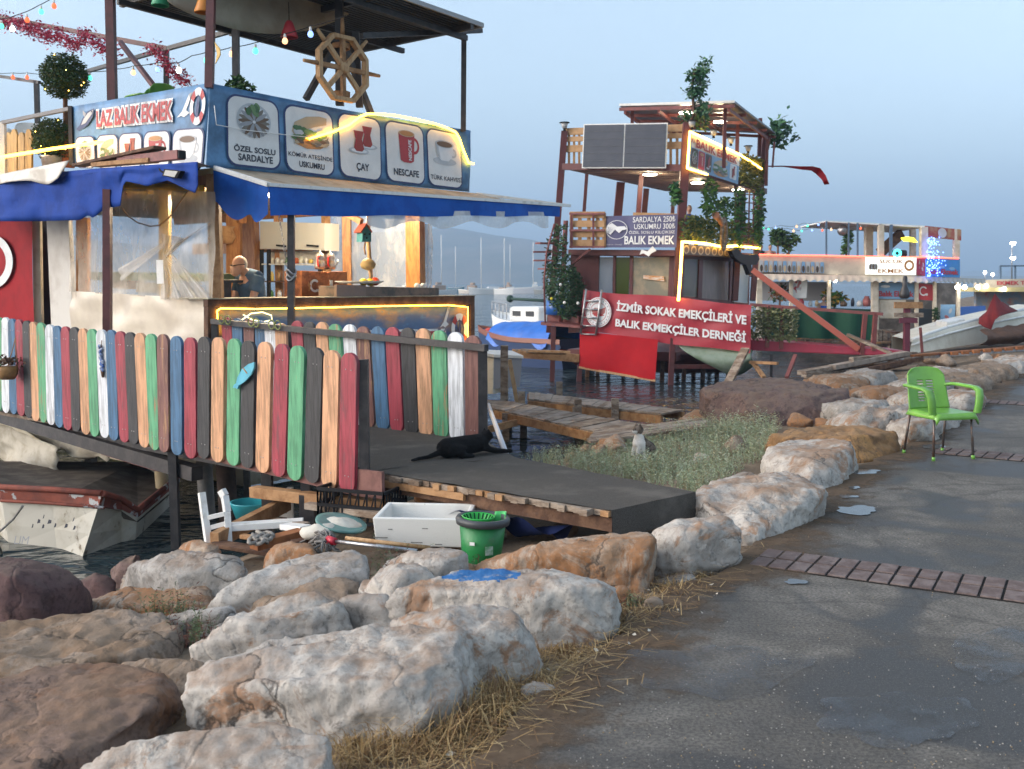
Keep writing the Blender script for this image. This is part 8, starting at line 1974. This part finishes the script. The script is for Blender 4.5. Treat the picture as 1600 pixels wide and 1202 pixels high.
def plant3(label,x,y,rad,n,size,m,o=-.6,down=.5):
 c=P3.at(x,y,o);t=thing('potted_plant',label,'plant',tuple(c-UP*(rad[2]+down)));b=MB();leaves(b,blob_pts(c,rad,n,rp,7),size,(0,1),rp);b.build('foliage',m,t);b=MB();b.tube([c,c-UP*(rad[2]+down)],.04,6);b.build('stem',wood_dark,t)
plant3('tall dark plant on the roof beside the two seated people',1216,372,(.32,.3,.55),420,.22,[leafA,leafB]);plant3('feathery pale plant on the roof right of the tall dark one',1233,382,(.35,.3,.4),260,.2,[leafB,leafA])
plant3('slender climbing plant on the roof under the mirror ball',1323,380,(.2,.2,.6),320,.16,[leafB,mat('plastic leaf bright',(.05,.14,.03))]);plant3('orange brown dried plant inside the cream stall at the left',1219,455,(.4,.3,.4),260,.18,[mat('dry orange leaf',(.25,.10,.03),.8),leafA],-.9);plant3('green and yellow tropical plant inside the cream stall',1304,465,(.4,.3,.5),320,.2,[mat('plastic leaf bright',(.05,.14,.03)),mat('yellow leaf',(.35,.22,.03),.7)],-.9)
plant3('small pointed cypress by the fridge',1462,495,(.15,.15,.45),300,.09,[leafA,leafA],.1,.2)
for x,lab in((1496,'left of three lamps under the grey green awning'),(1507,'middle of three lamps under the grey green awning'),(1528,'right of three lamps under the grey green awning')):
 b=MB();b.ball(P3.at(x,449,.3),.09,8);tag(b.build('hanging_lamp',lamp_w),lab,'lamp')
b=MB();b.ball(P3.at(1305,439,.1),.07,8);tag(b.build('hanging_lamp',lamp_w),'lamp glowing above the green and yellow plant','lamp')
bulbs('light_string',[pd(1176,355,31),pd(1220,352,34),pd(1255,349,38),pd(1291,345,40)],[(pd(x,y,33),c)for x,y,c in((1193,352,'g'),(1212,352,'b'),(1245,350,'o'),(1262,349,'g'),(1279,347,'b'))],'upper light string from the maroon boat to the cream stall','strings of coloured lamps')
bulbs('light_string',[pd(1178,353,31),pd(1230,357,34),pd(1270,356,38),pd(1340,353,40)],[(pd(x,y,34),c)for x,y,c in((1201,354,'g'),(1240,357,'o'),(1253,357,'g'),(1269,356,'b'),(1285,356,'r'),(1299,355,'o'),(1345,353,'r'))],'lower light string from the maroon boat to the cream stall','strings of coloured lamps')
rb_=random.Random(14);b=MB()
for k in range(26):x=rb_.uniform(1240,1420);y=rb_.uniform(516,546);b.beam(pd(x,y,rb_.uniform(30,36)),pd(x+rb_.uniform(15,50),y+rb_.uniform(-6,4),rb_.uniform(30,36)),.15,.06,k%3)
tag(b.build('jetty_timber',[wood_old,wood_raw,wood_dark]),'jumble of jetty timber between the crimson gangway and the cream stall','timber')
b=MB()
for x in(1262,1278,1374,1382,1395):b.beam(pd(x,515,33),pd(x,550,33),.14)
tag(b.build('jetty_piles',wood_old),'row of old piles rising before the cream stall','piles')
sp_t=thing('signpost','wooden fingerpost with blank boards beside the end of the crimson gangway','signpost',tuple(pd(1416,556,23.5)))
b=MB();b.beam(pd(1417,478,23.5),pd(1416,556,23.5),.12);b.build('post',mat('violet brown post',(.14,.04,.06),.6),sp_t)
for(x0,x1,y0,y1,m)in((1398,1442,472,482,wood_raw),(1398,1443,489,496,wood_old),(1406,1434,497,505,mat('violet brown post',(.14,.04,.06),.6))):b=MB();b.prism([pd(x0,y0,23.4),pd(x1,y0,23.4),pd(x1,y1,23.4),pd(x0,y1,23.4)],Vector((0,.05,0)));b.build('board',m,sp_t)
b=MB();b.lathe([(.08,0),(.12,.05),(.12,.12),(.06,.28),(.05,.5),(.02,.52)],pd(1413,467,23.5),12);b.build('finial',steel_black,sp_t)
b=MB();b.beam(pd(1438,512,23),pd(1441,551,23),.05);tag(b.build('red_stake',red_steel),'thin red stake right of the signpost','stake')
hb_=thing('hauled_boat','white boat hauled out on the shore rocks at the right edge','boat',tuple(pd(1520,545,27)))
wb=mat('cream white hull',(.74,.69,.58),.55,col2=(.62,.56,.45),scale=2,bump=.1)
b=MB();T=[(1424,532,25.5),(1450,522,25.8),(1480,512,26.3),(1520,501,27),(1570,490,28),(1630,478,29.2)];M_=[(1423,540,25.5),(1450,531,25.8),(1480,522,26.2),(1520,512,26.8),(1570,501,27.8),(1630,489,29)];Bm=[(1422,553,25.4),(1450,549,25.7),(1480,544,26.1),(1520,538,26.7),(1570,530,27.7),(1630,520,28.9)]
rows=[[pd(*p)for p in r]for r in(T,M_,Bm)];rows.insert(1,[lerp(a,c,.25)-Vector((0,.06,0))for a,c in zip(rows[0],rows[1])]);n=6
vs=sum(rows,[]);b.add(vs,[(k*n+i,k*n+i+1,(k+1)*n+i+1,(k+1)*n+i)for k in range(3)for i in range(5)],0,True)
bk_=[p+Vector((.25,2.0,0))for p in rows[0]];b.add(rows[0]+bk_,[(i,i+1,n+i+1,n+i)for i in range(5)],0)
b.add(bk_+[Vector((p.x,p.y,p.z-.6))for p in bk_],[(i,i+1,n+i+1,n+i)for i in range(5)],0);b.build('hull',wb,hb_)
b=MB();b.tube([p+UP*.0 for p in rows[0]],.05,6);b.tube([lerp(a,c,.9)-Vector((0,.05,0))for a,c in zip(rows[1],rows[2])],.03,6);b.build('gunwale',white_paint,hb_)
b=MB();b.prism([pd(1478,513,26.6),pd(1480,503,26.6),pd(1508,498,27),pd(1509,506,27)],Vector((.1,1.0,0)));b.build('cuddy',white_paint,hb_,bevel=.04)
rc=mat('dull red cloth',(.20,.025,.025),.8,col2=(.15,.02,.02),scale=4)
b=MB();ap=pd(1554,459,27.2);rim_=[pd(1530,497,26.9),pd(1529,505,26.5),pd(1538,511,26.3),pd(1549,515,26.3),pd(1554,500,26.4),pd(1562,494,26.6),pd(1574,490,27),pd(1590,486,27.5),pd(1578,480,27.8),pd(1566,472,27.9)];md_=[lerp(ap,r,.5)+Vector((0,0,-.16))for r in rim_];nn=len(rim_);b.add([ap]+md_+rim_,[(0,1+i,2+i)for i in range(nn-1)]+[(1+i,1+nn+i,2+nn+i,2+i)for i in range(nn-1)],0,True);tag(b.build('red_cover',rc,solid=.02),'pointed dull red cloth draped over the hauled out boat','cloth')
b=MB();b.sheet([pd(1530,516,26),pd(1630,502,27.5),pd(1630,535,27.2),pd(1528,540,25.8)],24,8,lambda u,v:Vector((0,-.5*math.sin(v*3.14),.06*noise.noise(Vector((u*8,v*4,0))))),0);tag(b.build('brown_tarpaulin',mat('brown tarp',(.11,.06,.04),.85,col2=(.08,.045,.03),scale=4,bump=.3)),'brown tarpaulin heaped along the side of the hauled out boat','tarpaulin')
b=MB();rt=random.Random(3)
for(x0,y0,x1,y1,w_,k)in((1252,583,1408,555,.22,0),(1262,588,1418,566,.2,0),(1300,574,1415,552,.2,1),(1256,586,1390,578,.12,0),(1310,590,1412,568,.16,2),(1285,585,1400,572,.1,1),(1330,562,1430,553,.12,0),(1345,580,1440,560,.1,2)):b.beam(pd(x0,y0,20.5+rt.random()),pd(x1,y1,22+rt.random()),w_,.09,k)
tag(b.build('timber_pile',[wood_old,mat('weathered wood light',(.3,.25,.21)),wood_dark]),'pile of long weathered timbers on the bank before the signpost','timber')
b=MB();b.beam(pd(1425,556,22),pd(1610,541,24),.1,.05);b.beam(pd(1425,560,22),pd(1610,546,24),.07,.05,1)
for k in range(9):b.beam(pd(1452+k*17,555.5-k*1.4,22.4),pd(1462+k*17,555-k*1.4,22.4),.09,.07,0)
tag(b.build('long_pallet',[mat('orange board',(.32,.13,.055)),steel_bare]),'long orange pallet rail lying on the far rocks','pallet')
P4=Plane(Vector((0,62,0)),(1,0,0));f4=thing('far_stall','distant cream stall with red lettering and lamps at the right edge','stall',tuple(P4.at(1570,520)))
def pr4(name,pts,m,o=0,d=.3):b=MB();b.prism([P4.at(x,y,o)for x,y in pts],-P4.n*d);return b.build(name,m,f4)
pr4('parapet',[(1525,438),(1660,434),(1660,452),(1525,450)],creamw);pr4('canopy',[(1520,450),(1660,448),(1660,456),(1520,456)],mat('yellowish canopy',(.5,.42,.2),.7),.4,3);pr4('back_wall',[(1525,455),(1660,455),(1660,520),(1525,520)],mat('mixed stall goods',(.30,.24,.2),.8,col2=(.15,.22,.3),scale=1.2,col3=(.4,.08,.06),scale3=1.6),-2)
P=Print(P4,[(1556,436),(1640,434),(1640,446),(1556,447)],.05);P.text('EKMEK TEKNESİ',.02,.1,.98,.85,'red',1,.03);P.mb.build('lettering',PAL,f4)
for x in(1563,1586,1640):b=MB();b.beam(P4.at(x,415,0),P4.at(x,436,0),.1);b.build('rail_post',blu,f4)
b=MB();b.beam(P4.at(1563,416),P4.at(1650,415),.1);b.build('rail',blu,f4)
pr4('blue_counter',[(1498,480),(1540,478),(1540,496),(1498,498)],mat('blue counter',(.03,.10,.35),.5),.2)
for x,lab in((1541,'left lamp of the distant stall'),(1569,'right lamp of the distant stall')):b=MB();b.ball(P4.at(x,452 if x>1550 else 447,.6),.12,8);tag(b.build('hanging_lamp',lamp_w),lab,'lamp')
for(px_,y0,y1,Y_,lab)in((1581,381,404,150,'tall street lamp with two lit heads far behind the right stalls'),):
 t=thing('street_lamp',lab,'street lamp',tuple(pd(px_,440,Y_)));b=MB();b.tube([pd(px_,440,Y_),pd(px_,380,Y_)],.1,6);b.build('pole',steel_bare,t)
 for y in(381,404):b=MB();b.tube([pd(px_-2,y-1,Y_),pd(px_+4,y,Y_),pd(px_+3,y+2,Y_)],[.15,.3,.15],8);b.build('lamp_head',glow('street lamp glow',(1,.95,.9),6),t)
for x,y,lab in((1539,426,'small far street lamp left of the blue rail'),(1551,429,'small far street lamp just left of the distant stall lettering')):
 t=thing('street_lamp',lab,'street lamp',tuple(pd(x,442,190)));b=MB();b.tube([pd(x,442,190),pd(x,y,190)],.08,6);b.build('pole',steel_bare,t);b=MB();b.ball(pd(x,y,190),.3,8);b.build('lamp_head',glow('street lamp glow',(1,.95,.9),6),t)
 # ------------------------------------------------------------------ air
def add_haze():
 m=bpy.data.materials.new('haze');m.use_nodes=True
 nt=m.node_tree;nt.nodes.clear()
 o_=nd(nt,'ShaderNodeOutputMaterial');v=nd(nt,'ShaderNodeVolumePrincipled')
 v.inputs['Color'].default_value=(.50,.72,1.0,1);v.inputs['Density'].default_value=HAZE
 nt.links.new(v.outputs[0],o_.inputs['Volume'])
 mb=MB();mb.box((0,1250,97),(6400,2800,204))
 o=mb.build('haze',m);stuff(o)
HAZE=.0008
add_haze()
